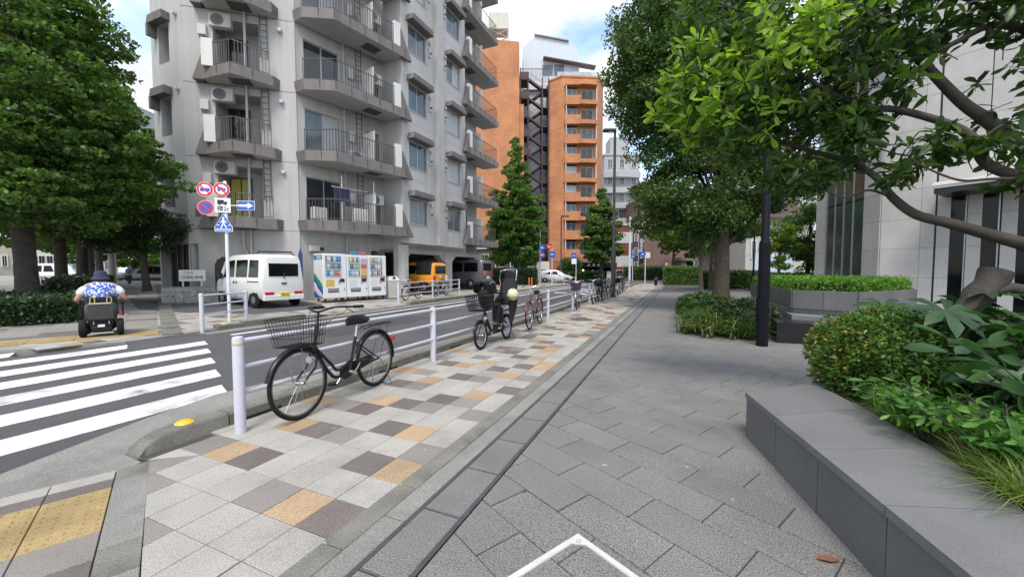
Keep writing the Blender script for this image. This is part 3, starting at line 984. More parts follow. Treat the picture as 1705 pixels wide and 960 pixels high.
# wall C, set back, long balconies
holes = [(.35, 1.95, z + .42, z + 2.5, .12) for z in LV[:7]] + [(3.35, 4.05, z + .42, z + 2.35, .5) for z in LV[:7]] + [(3.5, 4.2, GZ, 2.5, 1.0)]
FC.put(wall_mesh(LC, -.1, HB, holes), 'wall', m_wall)
g = MB(); g.box(3.4, 4.25, .98, 1.0, GZ, 2.5); FC.put(g, 'passage_back', m_dark)
crng = random.Random(2)
for i, z in enumerate(LV[:6]):
    window(FC, .35, z + .45, 1.6, 2.05, .1, frame=m_alu, pane=m_pane_d if i % 2 == 0 else m_pane, split=2, curtain=(2 if i in (1, 3) else 0), sill=False)
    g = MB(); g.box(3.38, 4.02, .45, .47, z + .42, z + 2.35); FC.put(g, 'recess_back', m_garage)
    if i > 4: continue
    b = balcony(FC, .0, z, [(-.05, 0), (.06, .55), (.95, 1.5), (4.6, 1.45), (4.66, .25)], slab=.46, railing_path=[(.16, .35), (.98, 1.42), (4.0, 1.4)], hatch=(2.75, .55), step=.125)
    g = MB(); g.box(4.02, 4.40, -1.44, -1.28, .46, 1.62, .012); g.build('end_panel', m_white, b)
    g = MB(); g.prism_y([(4.42, -.02), (5.05, -.02), (4.42, 1.35)], -1.46, -1.28); g.build('fin', m_fascia, b)
    g = MB(); g.box(2.95, 3.0, -1.25, -.02, .48, 1.98); g.build('partition', m_white, b)
    g = MB()
    for x in (.0, .28): g.box(x, x + .03, 0, .03, 0, 1.7)
    for k in range(7): g.box(.03, .28, .005, .025, .12 + k * .24, .145 + k * .24)
    if i: g.build("ladder", m_rail, b, (2.6, -.35, -1.7))
    aircon(FC, 3.1, .62, z + 1.55) if i in (0, 2, 3) else aircon(FC, 2.2, .5, z + .48)
    g = MB(); g.box(0, .3, 0, .14, 0, .5, .012); FC.put(g, 'water_heater', m_acw, 2.35, .15, z + 1.55)
    if i == 0:     # washing pole frame with navy clothes, planters
        g = MB()
        for x in (1.35, 2.95): g.tube([(x, -1.15, .46), (x, -1.15, 2.55)], .022, 8)
        g.tube([(.9, -1.12, 2.0), (3.3, -1.12, 2.05)], .014, 6); g.build('washing_pole', m_white, b, smooth=60)
        for k, (x, w, h) in enumerate([(1.0, .24, .75), (1.26, .2, .62), (1.48, .22, .8)]):
            g = MB(); g.box(x, x + w, -1.16 - .03 * k, -1.08 - .02 * k, 2.0 - h, 1.98, .03)
            g.build('laundry', M('navy_cloth', (.02, .025, .07), rough=.9, var=.3, scale=9), b)
        g = MB(); g.box(.35, .95, -.62, -.3, .5, 1.08, .02); g.build('storage_box', m_acw, b)
        g = MB(); g.box(1.9, 2.6, -1.2, -1.0, .5, 1.15, .02); g.build('white_sheet', m_white, b)
    vent(FC, 2.15, z + 2.62)
    if i == 3:
        g = MB()
        for k in range(5): g.torus((2.55 + .02 * k, -.35 - .01 * k, 1.35), .3 + .012 * k, .011, 'y', 26, 5)
        g.build('hose_coil', m_pipe, b)
g = MB(); g.tube([(0, 0, .4), (0, 0, 24)], .05, 10); FC.put(g, 'drain_pipe', m_pipe, 2.12, .12, 0, smooth=60)
g = MB(); g.box(0, .42, 0, .2, 0, .26, .01); g.mat(1).lathe([(.07, -.16), (.07, .0)], 12, (.5, .08, .12), 'y'); FC.put(g, 'meter_box', [m_acw, m_black], .35, .26, 2.35)
# return wall of the window block
rt_ = Facet(tuple(Vector((-5.57, 19.8)) + Vector((-math.cos(R(24.3)), math.sin(R(24.3)))) * 1.35), 24.3 + 90)
rt_.put(wall_mesh(1.35, 2.95, HB, []), 'wall', m_wall)

# window wall
holes = []
for z in LV[:8]:
    holes += [(.55, 2.05, z + .75, z + 2.15), (4.05, 5.5, z + .75, z + 2.15)]
FW.put(wall_mesh(LW, 2.95, HB, holes), 'wall', m_wall_w)
for i, z in enumerate(LV[:8]):
    for (a, w) in ((.55, 1.5), (4.05, 1.45)):
        window(FW, a, z + .75, w, 1.4, .12, pane=m_pane, split=2, curtain=crng.choice([0, 2, 3, 1]) if a > 1 else crng.choice([0, 0, 2]))
        g = MB()
        g.prism_y([(-.16, 0), (w + .14, 0), (w + .08, .30), (-.08, .30)], -.44, 0)
        g.mat(1).box(-.16, w + .14, -.445, -.43, .05, .065)
        FW.put(g, 'window_hood', [m_fascia, m_rail], a, 0, z + 2.2)
        vx = 2.35 if a < 1 else 3.8
        vent(FW, vx, z + 2.0)
        g = MB(); g.box(0, .16, 0, .07, 0, .5, .008); g.mat(1).lathe([(.055, -.05), (.055, .01)], 12, (.08, 0, .2), 'y')
        FW.put(g, 'gas_meter_plate', [m_acw, m_black], vx - .08, .08, z + 1.25)
    g = MB(); g.box(0, LW - .02, -.004, 0, -.012, .012); FW.put(g, 'cast_joint', m_soff, .01, 0, z + .1)
g = MB(); g.prism([(2.82, 0), (2.82, -.28), (3.35, -.28), (3.35, 0)], 2.95, HB); FW.put(g, 'pilaster', m_soff)
g = MB(); g.tube([(0, 0, 0), (0, 0, HB)], .04, 8); FW.put(g, 'corner_bead', m_wall_w, LW, .0, 0, smooth=60) if False else None
# slanted foot of the window wall and the arcade beneath it
g = MB(); g._add([(0, 0, 2.95), (LW, 0, 2.95), (LW, .55, 2.7), (0, .55, 2.7)], [(3, 2, 1, 0)]); FW.put(g, 'sloped_soffit', m_soff)
r2 = Facet(tuple(Vector((-5.57, 19.8)) + Vector((math.sin(R(24.3)), math.cos(R(24.3)))) * LW), 24.3 - 90)
r2.put(wall_mesh(1.06, 2.7, HB, []), 'wall', m_wall_w)
def arch(F, x0, x1, zt, ch):
    """chamfered upper corners of a garage opening"""
    for sx, e in ((x0, 1), (x1, -1)):
        g = MB(); g.prism_y([(sx, zt), (sx + e * ch, zt), (sx, zt - ch * .8)], .05, .5); F.put(g, 'haunch', m_wall)
FG = Facet(tuple(Vector((-5.57, 19.8)) + Vector((-math.cos(R(24.3)), math.sin(R(24.3)))) * .55), 24.3)
GL = LW + LD
FG.put(wall_mesh(GL, -.1, 2.7, [(.75, 4.55, -.05, 2.42, .5), (5.35, 8.85, -.05, 2.42, .5)]), 'wall', m_wall)
arch(FG, .75, 4.55, 2.42, .55); arch(FG, 5.35, 8.85, 2.42, .55)
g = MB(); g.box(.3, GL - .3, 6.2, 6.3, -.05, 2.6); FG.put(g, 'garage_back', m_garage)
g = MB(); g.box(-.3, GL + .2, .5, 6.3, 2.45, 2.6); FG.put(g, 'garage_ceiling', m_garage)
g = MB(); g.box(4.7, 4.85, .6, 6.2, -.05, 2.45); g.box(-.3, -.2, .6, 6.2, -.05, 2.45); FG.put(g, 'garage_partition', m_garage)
g = MB()
for k in range(3): g.tube([(.2, 1.0 + k * .5, 2.32 - .06 * k), (GL - .5, 1.0 + k * .5, 2.32 - .06 * k)], .05, 8)
FG.put(g, 'ceiling_pipe', m_black, smooth=60)
# octagonal pier with plinth at the corner
g = MB()
def octo(r, c=(0, 0)): return [(c[0] + r * math.cos(R(22.5 + 45 * k)), c[1] + r * math.sin(R(22.5 + 45 * k))) for k in range(8)]
g.prism(octo(.50), 0, .75); g.prism(octo(.56), .75, .82); g.prism(octo(.40), .82, 2.72)
FG.put(g, 'corner_pier', m_wall, .3, .12, GZ)
g = MB(); g.box(0, .06, -.01, .0, 0, .35); FG.put(g, 'number_plate_sign', m_white, .25, .5, 1.55)

# end wall with balconies D
holes = [(.4, 1.9, z + .45, z + 2.45, .12) for z in LV[:8]]
FD.put(wall_mesh(LD, 2.6, HB, holes), 'wall', m_wall)
for i, z in enumerate(LV[:8]):
    window(FD, .4, z + .47, 1.5, 1.98, .1, pane=m_pane, split=2, curtain=crng.choice([0, 1, 2]), sill=False)
    b = balcony(FD, 0, z, [(.05, 0), (.05, 1.35), (4.15, 1.35), (4.15, .1), (3.3, 0)], slab=.42, railing_path=[(.55, 1.28), (4.05, 1.28), (4.05, .2)], step=.16, hatch=(1.0, .3))
    g = MB(); g.box(.1, .5, -1.32, -1.1, .42, 1.52, .012); g.build('end_panel', m_white, b)
    g = MB(); g.prism_y([(-.45, -.02), (.06, -.02), (.06, 1.3)], -1.36, -1.12); g.build('fin', m_fascia, b)
    g = MB(); g.box(2.0, 2.05, -1.2, -.02, .44, 1.95); g.build('partition', m_white, b)
FE = Facet(tuple(Vector((FD.p.x + bld_o.x, FD.p.y + bld_o.y)) + Vector((FD.d.x, FD.d.y)) * LD), 24.3 - 90)
FE.put(wall_mesh(9, -.1, HB, [(.8, 2.0, z + .6, z + 1.9) for z in LV[:8]]), 'wall', m_wall)
for z in LV[:8]:
    window(FE, .8, z + .6, 1.2, 1.3, .12, pane=m_pane_d)
# roof over the whole plan
pts = []
for F, a in ((FZ, 0), (FZ, 7), (FB, 0), (FC, 0), (FC, LC), (FW, 0), (FW, LW), (FD, 0), (FD, LD), (FE, 9)):
    q = F.at(a); pts.append((q[0], q[1]))
g = MB(); g.prism(pts, HB, HB + .4); g.build('roof', m_soff, bld)
bld.scale = (1, 1, .968)
# stone faced planting bed in front of the entrance, crazy paving facing
bed = thing('stone_planter_wall', 'low crazy paved stone wall at the apartment entrance, left of the white van', 'stone wall', (-13.3, 14.55, GZ))
bz = Facet((-13.3, 14.55), 66, bed, Vector((-13.3, 14.55, 0)))
g = MB(); g.box(0, 2.3, .05, .7, -.2, .62); bz.put(g, 'core', m_joint)
srng = random.Random(12)
m_crazy = M('crazy_stone', (.34, .325, .29), rough=.85, var=.16, scale=4, bump=.4, bscale=30, rnd=.16, speck=.1)
# irregular stones: jittered grid cut into slanted quads
gx, gz = 11, 4
P = [[(2.3 * i / gx + (srng.uniform(-.07, .07) if 0 < i < gx else 0) + (.08 if j % 2 and 0 < i < gx else 0), .74 * j / gz - .1 + (srng.uniform(-.06, .06) if 0 < j < gz else 0)) for j in range(gz + 1)] for i in range(gx + 1)]
for i in range(gx):
    for j in range(gz):
        q = [P[i][j], P[i + 1][j], P[i + 1][j + 1], P[i][j + 1]]
        cx = sum(p[0] for p in q) / 4; cz = sum(p[1] for p in q) / 4
        tri = [q] if srng.random() < .55 else ([[q[0], q[1], q[2]], [q[0], q[2], q[3]]])
        for tq in tri:
            cx = sum(p[0] for p in tq) / len(tq); cz = sum(p[1] for p in tq) / len(tq)
            g = MB(); g.prism_y([(cx + (p[0] - cx) * .93, cz + (p[1] - cz) * .93) for p in tq], -.02 - srng.uniform(0, .02), .06)
            bz.put(g, 'stone', m_crazy)
g = MB(); g.box(0, 2.3, -.03, .25, .62, .67, .01); bz.put(g, 'coping', m_conc)
# white notice board with two lines of writing
nb = thing('notice_board', 'small white notice board on two legs by the dark entrance', 'sign', (-12.55, 15.1, GZ + .6), R(90 - 66))
g = MB(); g.box(-.42, .42, -.02, .02, .28, .72, .01); g.build('panel', m_white, nb)
for x in (-.3, .3):
    g = MB(); g.box(x - .025, x + .025, -.018, .018, -.2, .28); g.build('leg', m_alu, nb)
text_mesh('lettering', 'コスモ', .12, m_black, nb, (-.12, -.024, .60), (R(90), 0, 0))
text_mesh('lettering', '月極駐車場', .14, m_black, nb, (0, -.024, .42), (R(90), 0, 0))
# ================================================================== vending machines
m_vend = M('vending_white', (.72, .73, .74), rough=.35, var=.03, scale=2, spec=.5)
m_vglass = glass_mat('vending_glass', (.20, .26, .34), .08)
PROD = [M('can_%d' % i, c, rough=.35, var=.1, scale=20) for i, c in enumerate([(.10, .22, .45), (.22, .4, .55), (.6, .62, .6), (.2, .38, .2), (.45, .15, .15), (.6, .4, .1), (.5, .36, .45), (.06, .12, .25), (.35, .22, .14), (.5, .48, .28)])]
VM0 = Vector((-7.64, 15.6)); vd = Vector((math.sin(R(37)), math.cos(R(37)))); vrz = R(53)
def vending(label, a, w, h, side, rows, seed, extra):
    p = VM0 + vd * a
    t = thing('vending_machine', label, 'vending machine', (p.x, p.y, GZ + .04), vrz, 'drink vending machines')
    r = random.Random(seed); D = .82
    g = MB(); g.box(0, w, .06, D, .1, h, .012); g.box(.01, w - .01, 0, .058, .12, h - .01, .01)
    g.build('cabinet', m_vend, t)
    for x in (.08, w - .14):
        for y in (.1, D - .16):
            g = MB(); g.box(x, x + .06, y, y + .06, -.03, .1); g.build('foot', m_black, t)
    x0, x1 = .07, w * (.76 if extra != 'tobacco' else .60)
    zt, zb = h - .10, h * .50
    g = MB(); g.box(x0, x1, -.006, -.001, zb, zt); win = g.build('display_window', m_vglass, t)
    dz = (zt - zb) / rows
    for k in range(rows):
        z = zb + dz * k
        n = 9
        for i in range(n):
            ww = (x1 - x0 - .02) / n
            xx = x0 + .01 + ww * i
            g = MB(); g.lathe([(ww * .36, 0), (ww * .40, .012), (ww * .40, dz * .5), (ww * .22, dz * .62), (ww * .22, dz * .68)], 8, (xx + ww / 2, -.012, z + .075))
            g.build('drink_can', r.choice([PROD[i] for i in (0, 1, 1, 2, 2, 2, 3, 4, 5, 7, 9)]), win, smooth=50)
        g = MB(); g.box(x0, x1, -.014, -.006, z + .012, z + .06); g.build('price_strip', PROD[2], win)
        for i in range(n):
            pass
    # right hand column: coin slot, bill slot, card reader
    cx = x1 + .05
    if extra == 'tobacco':
        for k in range(4):
            g = MB(); g.box(cx, w - .06, -.008, -.001, zt - .02 - .24 * (k + 1), zt - .05 - .24 * k); g.build('snack_panel', [PROD[6], PROD[4], PROD[5], PROD[8]][k], t)
    g = MB(); g.box(w - .3, w - .1, -.025, 0, zb - .20, zb - .06, .008); g.build('coin_unit', m_black, t)
    g = MB(); g.box(w - .36, w - .3, -.02, 0, zb - .27, zb - .12, .005); g.build('bill_slot', m_alu, t)
    g = MB(); g.box(x0 + .02, x0 + .38, -.006, 0, zb - .38, zb - .1); g.build('poster', PROD[5] if seed == 1 else PROD[2], t)
    g = MB(); g.box(x0 + .1, x0 + .56, -.012, -.002, zb - .62, zb - .46, .005); d = g.build('dispensing_slot', m_black, t)
    g = MB(); g.box(x0 + .12, x0 + .54, -.02, -.013, zb - .575, zb - .475); g.build('flap', m_alu, d)
    g = MB(); g.box(w - .12, w - .08, -.012, 0, zb - .55, zb - .45); g.build('lock', m_alu, t)
    if side:
        # header and sweeping stripes on the side of the cabinet
        g = MB(); g.box(-.004, 0, .10, D - .04, h - .24, h - .09); hd = g.build('header', M('logo_blue', (.03, .12, .32), rough=.4), t)
        g = MB(); g.box(-.0045, 0, .10, D - .04, h - .09, h - .06); g.build('header_band', M('stripe_green', (.02, .30, .12), rough=.4), t)
        tm = text_mesh('lettering', '伊藤園', .14, m_vend, t, (-.0055, .38, h - .165), (R(90), 0, R(-90)))
        def band(zs, mat, x):
            g = MB(); ys = [D - .02, D - .18, D - .34, D - .52, .08]
            n = len(ys)
            vs = [(-x, y, z[0]) for y, z in zip(ys, zs)] + [(-x, y, z[1]) for y, z in zip(ys, zs)]
            g._add(vs, [(i, i + 1, n + i + 1, n + i) for i in range(n - 1)]); g.build('stripe', mat, t)
        gr, bl = M('stripe_green', (.02, .30, .12), rough=.4), M('stripe_blue', (.02, .07, .38), rough=.4)
        band([(1.0, 1.15), (.88, 1.08), (.66, .94), (.60, .84), (.42, .62)], gr, .003)
        band([(.80, 1.0), (.72, .88), (.52, .66), (.42, .60), (.22, .42)], bl, .003)
        band([(.13, .45), (.13, .34), (.13, .24), (.13, .18), (.13, .135)], bl, .003)
        band([(.54, .56), (.42, .44), (.31, .33), (.22, .24), (.13, .15)], bl, .003)
    return t
vending('white vending machine with green and blue swoosh, leftmost of the three', 0, .98, 1.95, True, 3, 1, '')
v2 = vending('white vending machine in the middle, blue and red toppers on it', 1.0, 1.0, 1.93, False, 3, 2, 'tobacco')
v3 = vending('white vending machine beside the bin, red mark on its front', 2.02, .92, 1.93, False, 3, 3, '')
for (x, w, m) in ((.2, .34, PROD[0]), (.62, .3, PROD[4])):
    g = MB(); g.box(x, x + w, .0, .05, 1.93, 2.07, .008); g.build('topper', m, v2)
g = MB(); g.torus((.66, -.004, .86), .075, .022, 'y', 20, 6); g.box(.70, .85, -.012, 0, .93, 1.0); g.build('red_mark', PROD[4], v3)
bp = VM0 + vd * 3.12
t = thing('waste_bin', 'pale grey plastic bin for cans beside the vending machines', 'bin', (bp.x, bp.y, GZ), vrz)
g = MB(); g.prism([(0, 0), (.5, 0), (.5, .45), (0, .45)], 0, .02)
g._add([(.03, .03, 0), (.49, .03, 0), (.49, .43, 0), (.03, .43, 0), (-.03, -.03, .82), (.55, -.03, .82), (.55, .48, .82), (-.03, .48, .82)], [(0, 1, 5, 4), (1, 2, 6, 5), (2, 3, 7, 6), (3, 0, 4, 7)])
g.build('body', m_acw, t)
g = MB()
g._add([(-.04, -.04, .82), (.56, -.04, .82), (.56, .49, .82), (-.04, .49, .82), (.06, .06, 1.02), (.46, .06, 1.02), (.46, .4, 1.02), (.06, .4, 1.02)], [(0, 1, 5, 4), (1, 2, 6, 5), (2, 3, 7, 6), (3, 0, 4, 7), (4, 5, 6, 7)])
g.build('lid', m_acw, t)
g = MB(); g.lathe([(.08, -.01), (.08, .01)], 16, (.25, .0, .92), 'y'); g.build('opening', m_black, t)
g = MB(); g.prism([(0, 0), (.02, 0), (.02, .16), (0, .16)], 0, 1.55); g._add([(0, 0, 1.55), (0, .16, 1.55), (0, .08, 1.85), (.02, 0, 1.55), (.02, .16, 1.55), (.02, .08, 1.85)], [(0, 1, 2), (5, 4, 3), (0, 2, 5, 3), (2, 1, 4, 5)])
o = g.build('street_plate', M('plate_navy', (.02, .05, .16), rough=.4), None, (-9.03, 16.62, .55), R(90 - 56) + R(90)); tag(o, 'narrow navy blue pointed plate on the grey wall behind the van', 'sign')

# ================================================================== vehicles
m_tyre = M('tyre', (.012, .012, .013), spec=.25, rough=.85, var=.2, scale=20)
m_rim = M('rim_silver', (.45, .46, .47), rough=.35, metal=.8, var=.1)
m_red = M('tail_red', (.5, .02, .02), rough=.2, var=.1)
m_lamp = M('lamp_clear', (.7, .7, .7), rough=.12, var=.05)
m_cglass = M('car_glass', (.006, .007, .008), rough=.08, var=.2, spec=.22)
def car(name, label, cat, loc, rz, paint, st, windows, wheels, rear=(), front=(), extra=None, group=None, two_tone=None):
    """lofted body: stations (x, zb, zbelt, zroof, hw_bottom, hw_belt, hw_roof), x forward"""
    t = thing(name, label, cat, loc, rz, group)
    def sec(s):
        x, zb, zm, zr, hb, hm, hr = s
        h = [(hb * .9, zb), (hb, zb + .09), (hm + .015, zb + (zm - zb) * .55), (hm, zm), (hr + (hm - hr) * .08, zr - .09), (hr - .05, zr - .02), (hr * .5, zr + .012)]
        return [(x, -y, z) for y, z in h] + [(x, y, z) for y, z in h[::-1]]
    g = MB(); n = 14; vs = []
    for s in st: vs += sec(s)
    fs = []
    for i in range(len(st) - 1):
        for k in range(n):
            fs.append((i * n + k, i * n + (k + 1) % n, (i + 1) * n + (k + 1) % n, (i + 1) * n + k))
    fs += [tuple(range(n - 1, -1, -1)), tuple(range((len(st) - 1) * n, len(st) * n))]
    g._add(vs, fs)
    body = g.build('body', paint, t, smooth=38)
    def ip(x):
        for a, b in zip(st[:-1], st[1:]):
            if a[0] <= x <= b[0]:
                f = (x - a[0]) / (b[0] - a[0]); return [p + (q - p) * f for p, q in zip(a, b)]
        return st[-1]
    def spt(x, f, side):
        _, zb, zm, zr, hb, hm, hr = ip(x)
        z = zm + (zr - .09 - zm) * f
        y = hm + (hr + (hm - hr) * .08 - hm) * f
        return (x, side * (y + .007), z)
    for side in (-1, 1):
        for (xa, xb, xta, xtb, f0, f1) in windows:
            g = MB(); m = 4
            for i in range(m):
                a, b = i / m, (i + 1) / m
                P = [spt(xa + (xb - xa) * a, f0, side), spt(xa + (xb - xa) * b, f0, side), spt(xta + (xtb - xta) * b, f1, side), spt(xta + (xtb - xta) * a, f1, side)]
                g.quad(*(P if side < 0 else P[::-1]))
            g.build('side_window', m_cglass, t)
    for (x, r, w) in wheels:
        hwid = ip(x)[4]
        for side in (-1, 1):
            g = MB()
            g.lathe([(r + .055, 0), (r + .055, .012)], 24, (x, side * (hwid + .004) - .006, r + .02), 'y')
            g.build('wheel_arch', m_black, t)
            g = MB(); g.lathe([(r * .62, -.0), (r * .9, -.005), (r, .03), (r, w - .03), (r * .9, w), (r * .6, w)], 28, (0, 0, 0), 'y')
            wo = g.build('wheel', m_tyre, t, (x, side * (hwid - w * .5 + .03) - w / 2, r), smooth=40)
            g = MB(); yy = w + .002 if side > 0 else -.002
            g.lathe([(r * .62, yy - side * .02), (r * .58, yy - side * .02), (r * .5, yy), (r * .14, yy), (r * .1, yy + side * .01)], 20, (0, 0, 0), 'y', caps=True)
            for k in range(6):
                a = k * math.pi / 3
                g.mat(1).lathe([(r * .07, yy + side * .003), (r * .07, yy + side * .006)], 8, (r * .38 * math.cos(a), 0, r * .38 * math.sin(a)), 'y')
            put('rim', g.mesh('rim', [m_rim, m_black], smooth=40), wo)
    for (nm, x0, x1, y0, y1, z0, z1, m) in list(rear) + list(front):
        g = MB(); g.box(x0, x1, y0, y1, z0, z1, .012); g.build(nm, m, t)
    return t
m_vanw = M('van_white', (.72, .72, .70), rough=.3, var=.03, scale=1, coat=.5, stain=.05)
vst = [(-1.70, .42, .98, 1.62, .62, .66, .56), (-1.67, .33, .97, 1.78, .70, .715, .60), (-1.55, .29, .97, 1.86, .73, .735, .635), (-.6, .27, .97, 1.90, .735, .74, .65), (.4, .27, .97, 1.89, .735, .74, .65), (.95, .27, .97, 1.82, .735, .74, .64), (1.10, .27, .97, 1.70, .735, .74, .63),
       (1.36, .27, .96, 1.16, .735, .735, .66), (1.55, .28, .88, .98, .72, .72, .62), (1.66, .34, .74, .80, .66, .66, .55), (1.69, .42, .62, .66, .58, .58, .48)]
van = car('parked_van', 'white boxy minivan parked in front of the grey building', 'van', (-8.35 - .866 * 1.7 + .5 * .74 - .2, 13.3 + .5 * 1.7 + .866 * .74 - .15, zf(-14.3) + .005), R(150), m_vanw, vst,
    [(-1.42, -.78, -1.36, -.80, .12, .86), (-.68, .10, -.68, .10, .12, .86), (.22, 1.02, .22, .80, .12, .86)], [(-1.12, .275, .16), (1.12, .275, .16)],
    rear=[('rear_window', -1.72, -1.66, -.52, .52, 1.10, 1.56, m_cglass), ('tail_lamp', -1.735, -1.68, -.66, -.36, .46, .56, m_red), ('tail_lamp', -1.735, -1.68, .36, .66, .46, .56, m_red),
          ('bumper', -1.745, -1.6, -.70, .70, .26, .44, m_vanw), ('number_plate', -1.752, -1.73, -.17, .17, .38, .54, M('plate_yellow', (.75, .55, .03), rough=.4)), ('door_handle', -1.725, -1.69, -.1, .1, .82, .88, m_black),
          ('wiper', -1.735, -1.72, -.02, .02, 1.02, 1.24, m_black)],
    front=[('door_rail', -1.45, -.72, .742, .756, .90, .93, m_black), ('door_rail', -1.45, -.72, -.756, -.742, .90, .93, m_black), ('door_handle', -.02, .06, .745, .765, .84, .92, m_black), ('door_handle', .18, .26, .745, .765, .84, .92, m_black),
           ('mirror', .98, 1.12, .76, .90, 1.0, 1.22, m_black), ('mirror', .98, 1.12, -.90, -.76, 1.0, 1.22, m_black)])
text_mesh('plate_lettering', '78-25', .11, m_black, van, (-1.7535, 0, .455), (R(90), 0, R(-90)))
g = MB()
for y in (.742, -.742):
    for x in (-.72, .14): g.box(x - .004, x + .004, y - .004, y + .004, .32, 1.0)
g.build('door_seam', m_black, van)

m_orange = M('car_orange', (.72, .30, .02), rough=.32, var=.04, coat=.5)
jst = [(-1.68, .55, 1.0, 1.50, .60, .66, .54), (-1.64, .45, 1.0, 1.64, .68, .70, .58), (-1.5, .42, 1.0, 1.70, .70, .71, .60), (.25, .42, 1.0, 1.70, .70, .71, .60), (.55, .42, 1.0, 1.56, .70, .71, .60), (.72, .42, 1.0, 1.12, .70, .71, .64), (1.6, .45, .94, 1.02, .68, .70, .60), (1.68, .5, .8, .88, .62, .62, .52)]
pk = car('parked_jeep', 'orange off-road car with dark top parked in the garage arch', 'car', (-5.55, 22.35, .16), R(155), m_orange, jst,
    [(-1.45, -.62, -1.42, -.62, .1, .9), (-.5, .4, -.5, .3, .1, .9)], [(-1.05, .33, .2), (1.1, .33, .2)],
    rear=[('rear_window', -1.70, -1.64, -.48, .48, 1.08, 1.52, m_cglass), ('tail_lamp', -1.72, -1.66, -.64, -.5, .70, .98, m_lamp), ('tail_lamp', -1.72, -1.66, .5, .64, .70, .98, m_red),
          ('bumper', -1.78, -1.6, -.70, .70, .42, .58, m_black), ('hard_top', -1.55, -.55, -.72, .72, 1.02, 1.715, m_black), ('wiper', -1.73, -1.70, -.2, .3, .68, .71, m_black)])
m_vang = M('van_grey', (.14, .145, .155), rough=.3, metal=.3, var=.04, coat=.5)
hst = [(-2.35, .45, 1.05, 1.7, .72, .76, .64), (-2.3, .35, 1.05, 1.9, .80, .82, .70), (-2.1, .3, 1.05, 1.98, .83, .845, .74), (1.2, .3, 1.05, 1.98, .83, .845, .74), (1.6, .3, 1.05, 1.8, .83, .84, .72), (2.0, .3, 1.0, 1.2, .83, .83, .7), (2.3, .35, .8, .9, .76, .76, .6)]
gv = car('parked_van', 'dark grey van backing out of the far garage arch', 'van', (-2.05 - .911 * 2.35 + .3, 27.25 + .412 * 2.35 - .1, .2), R(155.7), m_vang, hst,
    [(-2.05, -.95, -2.0, -.95, .1, .85), (-.8, .3, -.8, .3, .1, .85), (.45, 1.35, .45, 1.1, .1, .85)], [(-1.45, .32, .2), (1.4, .32, .2)],
    rear=[('rear_window', -2.37, -2.28, -.6, .6, 1.2, 1.72, m_cglass), ('tail_lamp', -2.38, -2.3, -.78, -.66, .85, 1.25, m_red), ('tail_lamp', -2.38, -2.3, .66, .78, .85, 1.25, m_red), ('bumper', -2.42, -2.2, -.8, .8, .35, .55, m_vang), ('number_plate', -2.43, -2.4, -.18, .18, .62, .8, m_white)],
    front=[('door_handle', -.1, .4, .85, .87, 1.0, 1.05, m_black), ('door_handle', -.1, .4, -.87, -.85, 1.0, 1.05, m_black)])
m_carw = M('car_silver_white', (.62, .63, .64), rough=.28, var=.03, coat=.6)
fst = [(-1.95, .45, .92, 1.0, .66, .68, .55), (-1.88, .35, .93, 1.22, .78, .80, .58), (-1.6, .28, .94, 1.44, .83, .845, .60), (-.6, .25, .93, 1.53, .845, .85, .62), (.1, .25, .92, 1.50, .845, .85, .62), (.55, .25, .91, 1.34, .845, .85, .63), (1.1, .25, .9, .98, .845, .84, .70), (1.7, .28, .78, .84, .80, .79, .62), (1.98, .38, .6, .66, .62, .62, .5)]
hatch = car('hatchback_car', 'silver white hatchback driving on the cross street before the hedge', 'car', (U(925, 46.5), 46.5, -.03), R(-7), m_carw, fst,
    [(-1.45, -.62, -1.15, -.62, .1, .85), (-.52, .35, -.52, .12, .1, .88)], [(-1.25, .3, .2), (1.25, .3, .2)],
    rear=[('tail_lamp', -1.93, -1.72, -.83, -.62, .82, 1.15, m_red), ('tail_lamp', -1.93, -1.72, .62, .83, .82, 1.15, m_red)],
    front=[('headlamp', 1.62, 1.86, -.76, -.5, .62, .76, m_lamp), ('headlamp', 1.62, 1.86, .5, .76, .62, .76, m_lamp), ('mirror', .42, .56, -1.0, -.86, .92, 1.06, m_carw)])
m_blk = M('car_black', (.012, .012, .014), rough=.22, var=.1, coat=.8)
sst = [(-2.2, .45, .95, 1.1, .72, .74, .6), (-2.1, .33, .98, 1.5, .82, .83, .66), (-1.7, .28, .98, 1.68, .85, .86, .68), (.2, .27, .97, 1.72, .86, .87, .70), (.75, .27, .96, 1.5, .86, .87, .70), (1.15, .27, .95, 1.08, .86, .86, .74), (1.95, .3, .88, .96, .82, .82, .66), (2.2, .42, .7, .76, .66, .66, .5)]
car('taxi_car', 'black tall saloon on the side street beyond the trees', 'car', (U(252, 33), 33, .15), R(198), m_blk, sst,
    [(-1.6, -.55, -1.5, -.55, .1, .85), (-.45, .55, -.45, .3, .1, .85)], [(-1.35, .33, .2), (1.4, .33, .2)],
    front=[('headlamp', 2.0, 2.14, -.78, -.5, .66, .82, m_lamp), ('headlamp', 2.0, 2.14, .5, .78, .66, .82, m_lamp)])
car('minivan', 'white minivan on the side street between the tree trunks', 'van', (U(78, 40), 40, .15), R(10), m_vanw, hst,
    [(-2.05, -.95, -2.0, -.95, .1, .85), (-.8, .3, -.8, .3, .1, .85), (.45, 1.35, .45, 1.1, .1, .85)], [(-1.45, .32, .2), (1.4, .32, .2)])

